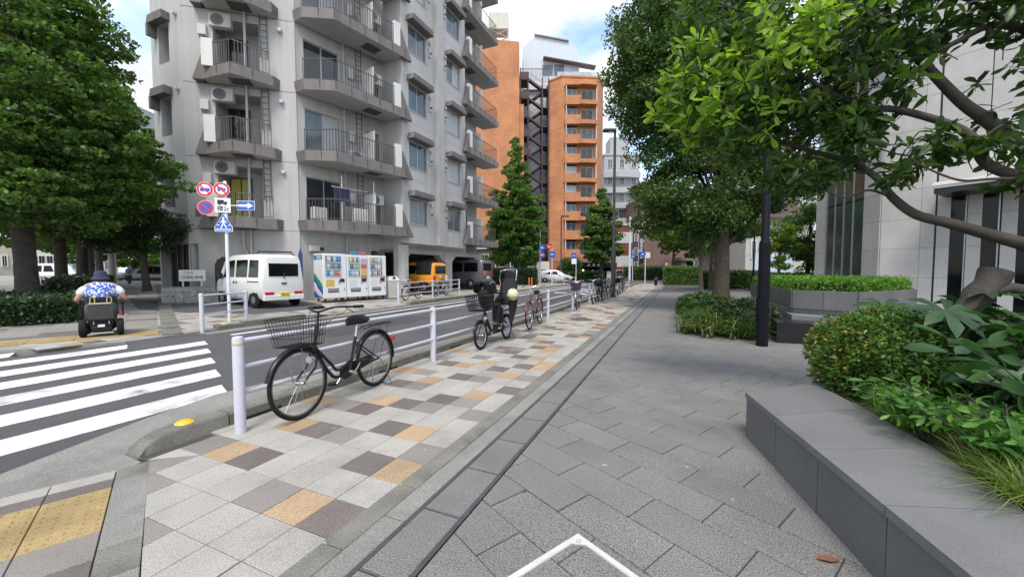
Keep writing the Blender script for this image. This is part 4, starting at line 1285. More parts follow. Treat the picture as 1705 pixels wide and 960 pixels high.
# ================================================================== bicycles
m_bblk = M('bike_black', (.008, .008, .009), rough=.32, var=.15, spec=.35)
m_chrome = M('chrome', (.6, .6, .6), rough=.22, metal=1, var=.08)
m_spoke = M('spoke_steel', (.36, .36, .36), rough=.35, metal=.9)
m_sad = M('saddle_vinyl', (.01, .01, .011), rough=.5, var=.15, spec=.3)
m_silver = M('bike_silver', (.36, .37, .38), rough=.35, metal=.6)
m_maroon = M('bike_maroon', (.10, .02, .03), rough=.35, coat=.3)
m_purple = M('basket_purple', (.05, .012, .075), rough=.7, var=.15, scale=20)
m_bwhite = M('bike_white', (.6, .6, .58), rough=.4)
def wheel(parent, x, Rw, rimm, tw=.018, mud=None, y=0):
    g = MB(); g.torus((0, 0, 0), Rw - tw, tw, 'y', 48, 8); w = g.build('wheel', m_tyre, parent, (x, y, Rw), smooth=60)
    g = MB(); g.torus((0, 0, 0), Rw - 2 * tw - .006, .009, 'y', 48, 6); g.build('rim', rimm, w, smooth=60)
    g = MB(); n = 28
    for k in range(n):
        a = 2 * math.pi * k / n; sd = 1 if k % 2 else -1
        b = a + (.5 if (k // 2) % 2 else -.5)
        g.tube([(.022 * math.cos(b), sd * .028, .022 * math.sin(b)), ((Rw - 2 * tw - .008) * math.cos(a), 0, (Rw - 2 * tw - .008) * math.sin(a))], .0013, 3, caps=False)
    g.build('spokes', m_spoke, w)
    g = MB(); g.lathe([(.014, -.05), (.024, -.03), (.018, 0), (.024, .03), (.014, .05)], 12, (0, 0, 0), 'y'); g.build('hub', m_chrome, w, smooth=40)
    if mud:
        a0, a1 = mud; g = MB(); m = 22; vs = []
        for i in range(m + 1):
            a = R(a0 + (a1 - a0) * i / m); rr = Rw + .018
            for (dy, dr) in ((-.028, -.012), (-.016, .004), (0, .008), (.016, .004), (.028, -.012)):
                vs.append(((rr + dr) * math.cos(a), dy, (rr + dr) * math.sin(a)))
        g._add(vs, [(i * 5 + k, i * 5 + k + 1, (i + 1) * 5 + k + 1, (i + 1) * 5 + k) for i in range(m) for k in range(4)])
        g.build('mudguard', parent['_fm'] if False else MUD[0], parent, (x, y, Rw), smooth=60)
    return w
MUD = [m_bblk]
def wire_basket(parent, x0, x1, hw, z0, z1, mat, solid=False, wr=.002):
    g = MB()
    tp = lambda f: (x0 - .03 * f, x1 + .05 * f, hw * (.8 + .2 * f))
    if solid:
        a0, a1, h0 = tp(0); b0, b1, h1 = tp(1)
        vs = [(a0, -h0, z0), (a1, -h0, z0), (a1, h0, z0), (a0, h0, z0), (b0, -h1, z1), (b1, -h1, z1), (b1, h1, z1), (b0, h1, z1)]
        g._add(vs, [(0, 1, 5, 4), (1, 2, 6, 5), (2, 3, 7, 6), (3, 0, 4, 7), (3, 2, 1, 0)])
        g.tube([vs[4], vs[5], vs[6], vs[7]], .012, 6, closed=True)
        o = g.build('basket', mat, parent)
        return o
    for f in (0, .33, .66, 1):
        a, b, h = tp(f); z = z0 + (z1 - z0) * f
        g.tube([(a, -h, z), (b, -h, z), (b, h, z), (a, h, z)], wr * 2.2 if f == 1 else wr * 1.25, 4, closed=True)
    def vert(p, q): g.tube([p, q], wr, 3, caps=False)
    a0, a1, h0 = tp(0); b0, b1, h1 = tp(1); n = 10
    for k in range(n + 1):
        f = k / n
        vert((a1, -h0 + 2 * h0 * f, z0), (b1, -h1 + 2 * h1 * f, z1)); vert((a0, -h0 + 2 * h0 * f, z0), (b0, -h1 + 2 * h1 * f, z1))
        vert((a0 + (a1 - a0) * f, -h0, z0), (b0 + (b1 - b0) * f, -h1, z1)); vert((a0 + (a1 - a0) * f, h0, z0), (b0 + (b1 - b0) * f, h1, z1))
        vert((a0, -h0 + 2 * h0 * f, z0), (a1, -h0 + 2 * h0 * f, z0)); vert((a0 + (a1 - a0) * f, -h0, z0), (a0 + (a1 - a0) * f, h0, z0))
    return g.build('basket', mat, parent)
def curve(p, n=10):
    """Catmull-Rom through points"""
    P = [Vector(q) for q in p]; P = [P[0] * 2 - P[1]] + P + [P[-1] * 2 - P[-2]]; out = []
    for i in range(1, len(P) - 2):
        for k in range(n):
            t = k / n; a, b, c, d = P[i - 1:i + 3]
            out.append(tuple(.5 * ((2 * b) + (c - a) * t + (2 * a - 5 * b + 4 * c - d) * t * t + (3 * b - a - 3 * c + d) * t ** 3)))
    return out + [tuple(P[-2])]
BG = 'bicycles parked along the guard fence'
def bicycle(label, s, t, hs, ht, frame=m_bblk, rim=m_chrome, basket='wire', bmat=m_bblk, Rw=.34, seat_child=False, group=BG, front_child=False, detail=True, z=0):
    """rear wheel stands at (s,t); (hs,ht) is the heading in street coordinates"""
    p = S(s, t, z); hx, hy, _ = S(hs, ht)
    b = thing('bicycle', label, 'bicycle', p, math.atan2(hy, hx), group)
    b.rotation_euler[0] = R(3.0)
    MUD[0] = frame
    WB = 1.13 if Rw > .3 else 1.17
    wheel(b, 0, Rw, rim, mud=(20, 190), tw=.018 if Rw > .3 else .024)
    wheel(b, WB, Rw, rim, mud=(15, 150), tw=.018 if Rw > .3 else .024)
    bb = (.46, 0, .285)
    hd0, hd1 = (WB - .19, 0, .60), (WB - .26, 0, .86)
    g = MB()
    g.tube([bb, (.33, 0, .66)], .017, 10); g.tube([hd0, hd1], .02, 10)
    if Rw > .3:
        g.tube(curve([(WB - .20, 0, .66), (WB - .40, 0, .44), (.62, 0, .345), (.40, 0, .42)]), .0155, 10)
        g.tube(curve([(WB - .19, 0, .61), (WB - .36, 0, .37), (.66, 0, .275), bb]), .0175, 10)
    else:
        g.tube(curve([(WB - .20, 0, .64), (WB - .36, 0, .36), (.68, 0, .27), bb]), .03, 10)
    for y in (-.05, .05):
        g.tube([(bb[0], y * .6, bb[2]), (.0, y, Rw)], .009, 8); g.tube([(.35, y * .5, .60), (.0, y, Rw)], .008, 8)
    g.build('frame', frame, b, smooth=60)
    g = MB()
    for y in (-.055, .055):
        g.tube(curve([(WB - .185, y * .6, .585), (WB - .15, y, .47), (WB - .06, y, Rw + .06), (WB, y, Rw)], 5), .0105, 8)
    g.tube([(WB - .185, -.05, .585), (WB - .185, .05, .585)], .014, 8); g.build('fork', frame, b, smooth=60)
    g = MB()
    g.tube([hd1, (WB - .285, 0, 1.0)], .0125, 8)
    g.tube(curve([(WB - .62, -.27, 1.02), (WB - .45, -.27, 1.03), (WB - .33, -.17, 1.04), (WB - .27, 0, 1.0), (WB - .33, .17, 1.04), (WB - .45, .27, 1.03), (WB - .62, .27, 1.02)], 6), .011, 8)
    for y in (-.25, .25): g.tube([(WB - .40, y, 1.02), (WB - .5, y, .97)], .005, 6)
    hb = g.build('handlebar', m_chrome if frame is not m_bblk else m_bblk, b, smooth=60)
    for y in (-.27, .27):
        g = MB(); g.tube([(WB - .63, y, 1.02), (WB - .49, y, 1.028)], .0165, 8); g.build('grip', m_sad, hb, smooth=60)
        g = MB(); g.tube(curve([(WB - .42, y * .9, 1.0), (WB - .28, y * .5, .9), (WB - .2, y * .1, .75)], 6), .003, 4); g.build('brake_cable', m_sad, hb)
    # saddle
    g = MB()
    prof = [(-.02, .085, .0), (.06, .09, .03), (.14, .06, .03), (.22, .028, .02), (.27, .02, .005)]
    vs = []
    for (x, w, zc) in prof:
        vs += [(x, -w, zc * .3), (x, -w * .6, zc + .035), (x, 0, zc + .03), (x, w * .6, zc + .035), (x, w, zc * .3), (x, w * .4, -.04), (x, -w * .4, -.04)]
    n = 7
    g._add(vs, [(i * n + k, i * n + (k + 1) % n, (i + 1) * n + (k + 1) % n, (i + 1) * n + k) for i in range(len(prof) - 1) for k in range(n)] + [tuple(range(n - 1, -1, -1)), tuple(range(28, 35))])
    sd = g.build('saddle', m_sad, b, (.185, 0, .84), smooth=60)
    g = MB(); g.tube([(.145, 0, -.20), (.105, 0, -.03)], .0125, 8); g.tube([(.11, -.03, -.04), (.02, -.05, -.05), (.0, -.05, -.1)], .005, 5); g.tube([(.11, .03, -.04), (.02, .05, -.05), (.0, .05, -.1)], .005, 5); g.build('seat_post', m_chrome if Rw > .3 else m_bblk, sd, smooth=60)
    # crank, pedals, chain case
    g = MB(); g.tube([(bb[0], -.07, bb[2]), (bb[0] + .12, -.075, bb[2] - .11)], .009, 6); g.tube([(bb[0], .07, bb[2]), (bb[0] - .12, .075, bb[2] + .11)], .009, 6)
    g.lathe([(.02, -.075), (.02, .075)], 10, bb, 'y'); cr = g.build('crank', m_chrome, b, smooth=60)
    for (dx, y, dz) in ((.12, -.12, -.11), (-.12, .12, .11)):
        g = MB(); g.box(bb[0] + dx - .045, bb[0] + dx + .045, y - .04, y + .04, bb[2] + dz - .012, bb[2] + dz + .012, .006); g.build('pedal', m_sad, cr)
    g = MB(); pts = [(bb[0] + .085 * math.cos(a), bb[2] + .085 * math.sin(a)) for a in [R(x) for x in range(-80, 91, 20)]] + [(.02, Rw + .05), (-.04, Rw), (.02, Rw - .045)]
    g.prism_y(pts, -.062, -.046); g.build('chain_case', m_bblk, b)
    # carrier, stand, lamp, reflector
    g = MB()
    zc = 2 * Rw + .07
    if seat_child: zc = max(zc, .60)
    g.tube([(.22, -.03, zc - .02), (.12, -.06, zc), (-.30, -.06, zc), (-.33, 0, zc), (-.30, .06, zc), (.12, .06, zc), (.22, .03, zc - .02)], .006, 6)
    for x in (-.2, -.08, .04): g.tube([(x, -.06, zc), (x, .06, zc)], .004, 5)
    for y in (-.06, .06): g.tube([(-.22, y, zc), (0, y, Rw)], .004, 5)
    g.build('carrier', m_bblk, b, smooth=60)
    g = MB()
    for y in (-.07, .07): g.tube([(0, y, Rw), (-.10, y * 1.9, .01)], .007, 6)
    g.tube([(-.10, -.133, .01), (-.10, .133, .01)], .007, 6); g.build('kickstand', m_chrome, b, smooth=60)
    g = MB(); g.lathe([(.02, 0), (.034, .045), (.036, .06)], 12, (WB - .1, .09, .56), 'x'); g.build('headlamp', m_chrome, b, smooth=60)
    g = MB(); g.box(-Rw - .045, -Rw - .02, -.025, .025, Rw + .16, Rw + .21); g.build('reflector', m_red, b)
    # basket
    if basket == 'wire': wire_basket(b, WB - .17, WB + .12, .19, .70, .97, bmat, False, .0024 if t < 5 else .0045)
    if basket == 'solid': wire_basket(b, WB - .17, WB + .14, .19, .70, .96, bmat, True)
    if basket:
        g = MB()
        for y in (-.08, .08): g.tube([(WB, y, Rw), (WB + .03, y, .70)], .005, 5)
        g.build('basket_stay', m_chrome, b, smooth=60)
    if front_child:   # bucket seat behind the handlebar with padded bar
        g = MB(); g.lathe([(.06, .70), (.11, .74), (.145, .86), (.155, 1.02), (.15, 1.06)], 16, (WB - .30, 0, 0)); fc_ = g.build('front_child_seat', m_bblk, b, smooth=50)
        g = MB(); g.tube(curve([(WB - .16, -.16, 1.02), (WB - .09, -.14, 1.17), (WB - .10, 0, 1.21), (WB - .09, .14, 1.17), (WB - .16, .16, 1.02)], 6), .02, 8)
        for y in (-.165, .15): g.prism_y([(WB - .22, 1.0), (WB - .12, 1.16), (WB - .36, 1.17), (WB - .46, 1.02)], y, y + .015)
        g.box(WB - .47, WB - .44, -.13, .13, .98, 1.22, .012); put('head_guard', g.mesh('head_guard', m_bblk, 40), fc_)
        g = MB(); g.tube(curve([(WB - .36, -.168, 1.17), (WB - .24, -.172, 1.2), (WB - .12, -.168, 1.17)], 5), .008, 6); g.tube(curve([(WB - .36, .168, 1.17), (WB - .24, .172, 1.2), (WB - .12, .168, 1.17)], 5), .008, 6); put('trim', g.mesh('trim', m_silver, 50), fc_)
    if seat_child:    # moulded child seat with headrest over the rear wheel
        g = MB()
        g.prism_y([(.24, .72), (-.18, .70), (-.33, 1.24), (-.27, 1.26), (-.12, .80), (.22, .77)], -.15, .15)
        g.prism_y([(-.20, .80), (-.33, 1.22), (-.24, 1.22), (-.06, .84)], -.175, -.155); g.prism_y([(-.20, .80), (-.33, 1.22), (-.24, 1.22), (-.06, .84)], .155, .175)
        for y in (-.2, .17): g.prism_y([(.24, .40), (.10, .36), (-.16, .66), (-.28, 1.0), (-.12, .92), (.06, .80), (.22, .80)], y, y + .025)
        sc_ = g.build('child_seat', bmat if basket == 'none' else m_bblk, b)
        g = MB(); g.box(-.37, -.31, -.17, .17, 1.18, 1.42, .028); g.box(-.35, -.18, -.185, -.15, 1.2, 1.4, .016); g.box(-.35, -.18, .15, .185, 1.2, 1.4, .016); g.build('headrest', m_bblk, sc_, smooth=40)
        g = MB(); g.tube(curve([(-.19, -.18, 1.2), (-.26, -.19, 1.4), (-.34, -.1, 1.435), (-.34, .1, 1.435), (-.26, .19, 1.4), (-.19, .18, 1.2)], 6), .012, 6); g.build('headrest_trim', m_silver, sc_, smooth=60)
        g = MB(); g.tube(curve([(-.05, -.19, .98), (.25, -.19, .98), (.32, 0, .98), (.25, .19, .98), (-.05, .19, .98)], 6), .016, 8); g.build('grab_bar', m_bblk, sc_, smooth=60)
        g = MB(); g.box(.2, .32, -.045, .045, .36, .68, .02); g.build('battery', m_bblk, b)
    return b
b1 = bicycle('black town bicycle with wire basket, nearest the camera', -3.40, 3.66, .11, -1.14, m_bblk, rim=M('rim_weathered', (.16, .145, .12), rough=.5, metal=.5))
b2 = bicycle('black electric bicycle with two child seats and a wire basket', -3.24, 7.25, .02, -1.15, m_bblk, rim=m_silver, Rw=.255, seat_child=True, front_child=True)
# pale helmet hung on the grab bar
g = MB(); pr = [(.02, .14), (.07, .13), (.11, .09), (.125, .03), (.12, 0)]
g.lathe(pr, 14)
for k in range(5): g.mat(1).box(-.012 + (k - 2) * .045, .012 + (k - 2) * .045, -.09, .09, .10 - abs(k - 2) * .015, .125 - abs(k - 2) * .02)
hp = S(-3.05, 7.1, .93)
hm = g.build('helmet', [M('helmet_cream', (.55, .50, .33), rough=.5), m_sad], None, hp, RZ, smooth=50); hm.rotation_euler = (R(70), 0, RZ + R(30))
tag(hm, 'cream bicycle helmet hanging on the black child seat bicycle', 'helmet')
b3 = bicycle('dark red bicycle without basket, behind the child seat bicycle', -3.38, 9.75, .13, -1.14, m_maroon, basket='', rim=m_chrome)
b4 = bicycle('bicycle with a purple front basket', -3.52, 14.8, .18, -1.1, m_silver, basket='solid', bmat=m_purple)
b5 = bicycle('silver bicycle with thin wheels, beyond the purple basket', -3.33, 17.2, .10, -1.14, m_silver, basket='')
b6 = bicycle('black bicycle loaded with bags, beside the silver bicycle', -3.3, 18.6, .05, -1.15, m_bblk, Rw=.27, basket='wire', front_child=True)
b7 = bicycle('bicycle with a grey box basket near the lamp post', -3.2, 20.8, .0, -1.14, m_bblk, basket='solid', bmat=m_silver)
b8 = bicycle('white electric bicycle with a dark hooded child seat, farthest along the fence', -3.2, 23.9, .05, -1.15, m_bwhite, Rw=.27, seat_child=True, basket='solid', bmat=m_bblk)
bicycle('bicycle lying against the white fence left of the orange car', -11.35, 14.1, -.15, 1.1, m_bblk, basket='', group='bicycles behind the far fence', z=zf(-11.3))
bicycle('silver bicycle behind the right end of the fence by the orange car', -11.65, 17.9, .1, -1.1, m_silver, basket='', group='bicycles behind the far fence', z=zf(-11.6))
bicycle('black bicycle with a wire basket, between the silver one and the lamp post', -3.3, 19.4, .08, -1.14, m_bblk)
bicycle('silver bicycle with a wire basket just before the white child seat bicycle', -3.28, 22.3, .08, -1.14, m_silver)
bicycle('black bicycle last in the row near the pavement end', -3.25, 26.4, .04, -1.14, m_bblk)
# bag in the black bicycle's basket
g = MB(); g.box(-.17, .17, -.17, .17, 0, .3, .07); o = g.build('shopping_bag', m_bblk, None, S(-3.27, 17.35, .74), RZ, smooth=40); tag(o, 'dark bag in the basket of the loaded black bicycle', 'bag')
g = MB(); g.lathe([(.01, .06), (.05, .05), (.06, .02), (.05, -.02)], 10, (0, 0, 0)); o = g.build('ball', M('ball_yellow', (.6, .5, .2), rough=.6), None, S(-3.33, 13.62, .97), smooth=60); tag(o, 'pale yellow round bundle lying in the purple basket', 'bundle')

# ================================================================== road signs
m_sred = M('sign_red', (.62, .02, .03), rough=.35, var=.03)
m_sblue = M('sign_blue', (.02, .10, .48), rough=.35, var=.03)
m_swhite = M('sign_white', (.75, .76, .78), rough=.4, var=.03)
m_polew = M('pole_white', (.58, .60, .64), rough=.45, var=.05, stain=.1)
def disc(g, r, y0, y1, c, n=28): g.lathe([(r, y0), (r, y1)], n, c, 'y')
def bar(g, x0, z0, x1, z1, w, y0, y1):
    d = Vector((x1 - x0, z1 - z0)).normalized() * w / 2; g.prism_y([(x0 - d.y, z0 + d.x), (x1 - d.y, z1 + d.x), (x1 + d.y, z1 - d.x), (x0 + d.y, z0 - d.x)], y0, y1)
SPD = 10.3
sp = thing('road_sign_pole', 'white pole with prohibition signs, a truck plate, an arrow plate and a crossing sign', 'road sign', (U(380, SPD), SPD, zf(-10.9)), R(16))
g = MB(); g.lathe([(.04, -.05), (.04, 3.72), (.02, 3.74)], 14); g.build('pole', m_polew, sp, smooth=60)
K = SPD / 640.0
def zpx(v): return CAM_H + (450 - v) * K - zf(-10.9)
def xpx(u): return (u - 376) * K * .93
R0 = .18
def round_sign(name, u, v, kind):
    c = (xpx(u), -.06, zpx(v)); h = put(name, None, sp, c)
    g = MB(); disc(g, R0, 0, .012, (0, 0, 0)); hh = g.build('disc', m_sred, h)
    g = MB(); disc(g, R0 + .008, .002, .010, (0, 0, 0)); g.build('edge', m_swhite, h)
    g = MB(); disc(g, R0 * .72, -.003, 0, (0, 0, 0)); g.build('field', m_sblue if kind == 'park' else m_swhite, h)
    if kind != 'park':
        g = MB()
        if kind == 'bus': g.box(-.11, .11, -.006, -.003, -.035, .035); g.box(-.10, .10, -.0065, -.006, -.05, -.04)
        else: g.box(-.09, .03, -.006, -.003, -.02, .06); g.box(.035, .095, -.006, -.003, -.02, .035)
        for x in (-.06, .06): disc(g, .022, -.006, -.003, (x, 0, -.04), 12)
        g.build('vehicle_symbol', m_sblue, h)
    g = MB(); bar(g, -R0 * .56, R0 * .56, R0 * .56, -R0 * .56, .035, -.009, -.0066); g.build('slash', m_sred, h)
round_sign('prohibition_sign', 347, 319, 'bus'); round_sign('prohibition_sign', 372, 318, 'truck'); round_sign('prohibition_sign', 347.5, 348, 'park')
h = put('plate', None, sp, (xpx(373), -.06, zpx(343.5)))
g = MB(); g.box(-.18, .18, 0, .012, -.19, .19, .004); g.build('board', m_swhite, h)
g = MB(); g.box(-.12, .03, -.004, 0, .03, .14); g.box(.035, .10, -.004, 0, .03, .10)
for x in (-.07, .06): disc(g, .025, -.004, 0, (x, 0, .03), 12)
g.build('truck_symbol', m_black, h)
text_mesh('lettering', '積2t', .15, m_black, h, (0, -.003, -.095), (R(90), 0, 0))
h = put('arrow_plate', None, sp, (xpx(408), -.05, zpx(342.5)), R(-12))
g = MB(); g.box(-.23, .23, 0, .012, -.125, .125, .004); g.build('edge', m_swhite, h)
g = MB(); g.box(-.218, .218, -.002, .0, -.113, .113); g.build('board', m_sblue, h)
g = MB(); g.prism_y([(-.19, -.03), (.05, -.03), (.05, -.085), (.19, 0), (.05, .085), (.05, .03), (-.19, .03)], -.006, -.002); g.build('arrow', m_swhite, h)
g = MB(); g.box(xpx(375), xpx(396), -.05, -.035, zpx(343) - .015, zpx(343) + .015); g.build('bracket', m_polew, sp)
h = put('crossing_sign', None, sp, (xpx(373.5), -.07, zpx(372)))
pent = [(-.205, -.23), (.205, -.23), (.205, -.11), (.0, .245), (-.205, -.11)]
g = MB(); g.prism_y(pent, 0, .012); g.build('edge', m_swhite, h)
g = MB(); g.prism_y([(x * .93, z * .93) for x, z in pent], -.002, 0); g.build('board', m_sblue, h)
g = MB(); g.box(-.17, .17, -.005, -.002, -.185, -.16); disc(g, .024, -.005, -.002, (0, 0, .13), 12)
bar(g, 0, .1, 0, -.02, .05, -.005, -.002); bar(g, 0, -.0, -.06, -.14, .028, -.006, -.0025); bar(g, 0, -.0, .07, -.14, .028, -.0055, -.003); bar(g, 0, .08, -.07, -.0, .022, -.0065, -.004); bar(g, 0, .08, .075, .0, .022, -.0068, -.0045)
for x in (-.12, .13): g.box(x - .03, x + .03, -.005, -.002, -.075, -.055)
g.build('walking_figure', m_swhite, h)
g = MB(); g.box(xpx(345), xpx(376), -.045, -.03, zpx(319) - .015, zpx(319) + .015); g.box(xpx(345), xpx(376), -.045, -.03, zpx(348) - .015, zpx(348) + .015); g.build('bracket', m_polew, sp)

# ================================================================== people
def skin_fig(name, joints, edges, mats, parent, loc=(0, 0, 0), rz=0, sub=2):
    me = bpy.data.meshes.new(name)
    keys = list(joints); ix = {k: i for i, k in enumerate(keys)}
    me.from_pydata([joints[k][:3] for k in keys], [(ix[a], ix[b]) for a, b in edges], [])
    o = bpy.data.objects.new(name, me); col.objects.link(o)
    sm = o.modifiers.new('s', 'SKIN'); sm.use_smooth_shade = True
    ss = o.modifiers.new('d', 'SUBSURF'); ss.levels = sub; ss.render_levels = sub
    for k in keys:
        v = me.skin_vertices[0].data[ix[k]]; r = joints[k][3]; v.radius = (r, joints[k][4] if len(joints[k]) > 4 else r)
    me.skin_vertices[0].data[0].use_root = True
    dg = bpy.context.evaluated_depsgraph_get()
    nm = bpy.data.meshes.new_from_object(o.evaluated_get(dg))
    bpy.data.objects.remove(o)
    nm.materials.clear()
    nm.materials.append(mats)
    nm.polygons.foreach_set('use_smooth', [True] * len(nm.polygons))
    return put(name, nm, parent, loc, rz)
m_skin = M('skin', (.42, .24, .16), rough=.55, var=.06, scale=8)
m_navy = M('hat_navy', (.03, .032, .075), rough=.9, var=.2, scale=30)
def shirt_mat():
    m = M('shirt_pattern', (.12, .2, .6), rough=.9)
    N, L = m.node_tree.nodes, m.node_tree.links
    v = N.new('ShaderNodeTexNoise'); v.inputs['Scale'].default_value = 24; v.inputs['Detail'].default_value = 1
    tc = N.new('ShaderNodeTexCoord'); L.new(tc.outputs['Object'], v.inputs['Vector'])
    r = N.new('ShaderNodeValToRGB'); e = r.color_ramp.elements; r.color_ramp.interpolation = 'CONSTANT'
    e[0].color = (.05, .09, .38, 1); e[1].color = (.62, .66, .80, 1); e[1].position = .53
    x = e.new(.45); x.color = (.12, .22, .62, 1)
    L.new(v.outputs['Fac'], r.inputs[0]); L.new(r.outputs[0], N['Principled BSDF'].inputs['Base Color'])
    return m
wc = S(-11.05, 3.95)
wz = zf(-11.0) + .01
wrz = WA       # local +y is the heading, away from the camera
chair = thing('power_wheelchair', 'black power wheelchair seen from behind on the pavement', 'wheelchair', (wc[0], wc[1], wz), wrz)
m_wcb = M('wheelchair_black', (.01, .01, .012), spec=.3, rough=.45, var=.15)
def cwheel(x, y, r, w):
    g = MB(); g.lathe([(r * .5, -w / 2), (r * .92, -w / 2), (r, -w / 4), (r, w / 4), (r * .92, w / 2), (r * .5, w / 2)], 22, (0, 0, 0), 'x'); o = g.build('wheel', m_tyre, chair, (x, y, r), smooth=40)
    g = MB(); g.lathe([(r * .52, -w * .4), (r * .2, -w * .52), (r * .2, w * .52), (r * .52, w * .4)], 16, (0, 0, 0), 'x'); g.build('rim', m_rim, o, smooth=40)
cwheel(-.27, .0, .175, .10); cwheel(.27, .0, .175, .10); cwheel(-.25, .55, .12, .08); cwheel(.25, .55, .12, .08)
g = MB(); g.box(-.2, .2, -.06, .5, .12, .34, .04); g.box(-.16, .16, -.12, -.04, .10, .22, .02); g.build('base', m_wcb, chair, smooth=40)
g = MB(); g.tube([(-.17, -.12, .07), (.17, -.12, .07)], .014, 8)
for x in (-.11, .11): g.tube([(x, -.09, .25), (x, -.05, .5)], .012, 8)
g.build('rear_bar', m_alu, chair, smooth=60)
g = MB(); g.box(-.05, .05, -.135, -.12, .2, .25); g.build('label_plate', m_white, chair)
g = MB(); g.box(-.24, .24, .06, .5, .40, .50, .03); g.build('seat', m_wcb, chair, smooth=40)
g = MB(); g.box(-.24, .24, .0, .09, .48, .84, .04); g.build('backrest', m_wcb, chair, smooth=40)
for x in (-.31, .31):
    g = MB(); g.box(x - .035, x + .035, .05, .45, .66, .72, .02); g.box(x - .015, x + .015, .1, .14, .4, .66); g.build('armrest', m_wcb, chair, smooth=40)
g = MB(); g.box(.27, .37, .44, .56, .70, .82, .02); g.build('joystick_box', m_wcb, chair, smooth=40)
for x in (-.15, .15):
    g = MB(); g.box(x - .08, x + .08, .62, .84, .09, .12, .01); g.tube([(x, .5, .42), (x, .66, .12)], .014, 6); g.build('footrest', m_wcb, chair)
g = MB(); g.box(.26, .31, -.08, -.02, .42, .5, .01); g.build('tail_light', m_red, chair)
bag = MB(); bag.box(-.23, .23, -.16, .0, .32, .70, .05)
bo = bag.build('shoulder_bag', M('bag_charcoal', (.035, .034, .036), rough=.6, var=.2, scale=12), None, (wc[0], wc[1], wz), wrz, smooth=40); tag(bo, 'black shoulder bag hung on the back of the wheelchair', 'bag')
g = MB(); g.box(-.16, .16, -.17, -.155, .67, .70, .006); put('zip', g.mesh('zip', m_chrome), bo)
g = MB()
for x in (-.12, .12): g.tube(curve([(x - .03, -.1, .7), (x - .02, -.06, .8), (x + .03, -.06, .8), (x + .04, -.1, .7)], 5), .009, 5)
put('strap', g.mesh('strap', M('strap_yellow', (.35, .28, .08), rough=.7)), bo)
per = thing('person', 'person in a navy bucket hat and blue patterned shirt riding the power wheelchair', 'person', (wc[0], wc[1], wz), wrz)
J_ = {'pelvis': (0, .22, .58, .16, .13), 'waist': (0, .17, .74, .155, .12), 'chest': (0, .15, .95, .175, .125), 'neckb': (0, .17, 1.08, .10, .08), 'neck': (0, .185, 1.14, .055), 'head': (0, .21, 1.21, .075, .085), 'top': (0, .20, 1.29, .072, .08)}
for sgn, n in ((-1, 'l'), (1, 'r')):
    J_.update({'sh' + n: (sgn * .20, .16, 1.03, .07), 'ua' + n: (sgn * .29, .13, .87, .058), 'el' + n: (sgn * .35, .14, .75, .05), 'wr' + n: (sgn * .32, .38, .745, .032), 'pm' + n: (sgn * .315, .47, .755, .035, .02), 'hp' + n: (sgn * .1, .26, .56, .10), 'kn' + n: (sgn * .13, .66, .56, .075), 'an' + n: (sgn * .13, .70, .17, .045), 'to' + n: (sgn * .14, .84, .14, .04)})
    for k, (dx, ln) in enumerate(((-.03, .07), (-.01, .085), (.01, .08), (.03, .065))):
        J_['f%d%s' % (k, n)] = (sgn * .315 + dx, .52, .757, .011); J_['g%d%s' % (k, n)] = (sgn * .315 + dx * 1.05, .52 + ln * .6, .745, .009)
    J_['t0' + n] = (sgn * .275, .47, .75, .012); J_['t1' + n] = (sgn * .262, .51, .745, .010)
E_ = [('pelvis', 'waist'), ('waist', 'chest'), ('chest', 'neckb'), ('neckb', 'neck'), ('neck', 'head'), ('head', 'top')]
for n in 'lr':
    E_ += [('neckb', 'sh' + n), ('sh' + n, 'ua' + n), ('ua' + n, 'el' + n), ('el' + n, 'wr' + n), ('wr' + n, 'pm' + n), ('pelvis', 'hp' + n), ('hp' + n, 'kn' + n), ('kn' + n, 'an' + n), ('an' + n, 'to' + n), ('wr' + n, 't0' + n), ('t0' + n, 't1' + n)]
    for k in range(4): E_ += [('pm' + n, 'f%d%s' % (k, n)), ('f%d%s' % (k, n), 'g%d%s' % (k, n))]
skin_fig('body', J_, E_, m_skin, per)
def loft(rings, n=24):
    g = MB(); vs = []
    for (x, y, z, rx, ry) in rings:
        vs += [(x + rx * math.cos(2 * math.pi * k / n), y + ry * math.sin(2 * math.pi * k / n) + .012 * math.sin(5 * 2 * math.pi * k / n + z * 20) * (rx > .12), z) for k in range(n)]
    g._add(vs, [(i * n + k, i * n + (k + 1) % n, (i + 1) * n + (k + 1) % n, (i + 1) * n + k) for i in range(len(rings) - 1) for k in range(n)] + [tuple(range(n - 1, -1, -1)), tuple(range((len(rings) - 1) * n, len(rings) * n))])
    return g
loft([(0, .22, .50, .22, .17), (0, .20, .62, .235, .17), (0, .17, .78, .235, .165), (0, .155, .92, .25, .16), (0, .155, 1.0, .255, .15), (0, .16, 1.06, .235, .13), (0, .17, 1.10, .17, .10), (0, .18, 1.13, .09, .075), (0, .185, 1.15, .062, .06)]).build('shirt', shirt_mat(), per, smooth=70)
sh = {k: J_[k][:3] + tuple(r + .022 for r in J_[k][3:]) for k in ('pelvis', 'waist', 'chest', 'neckb')}
shE = [('pelvis', 'waist'), ('waist', 'chest'), ('chest', 'neckb')]
sh['yl'] = (-.19, .15, 1.02, .095); sh['yr'] = (.19, .15, 1.02, .095); shE += [('neckb', 'yl'), ('neckb', 'yr')]
for sgn, n in ((-1, 'l'), (1, 'r')):
    skin_fig('sleeve', {'a': (sgn * .18, .155, 1.01, .085), 'b': (sgn * .27, .145, .95, .082), 'c': (sgn * .32, .13, .84, .076)}, [('a', 'b'), ('b', 'c')], M('sleeve_white', (.66, .68, .78), rough=.9, var=.06, scale=12), per)
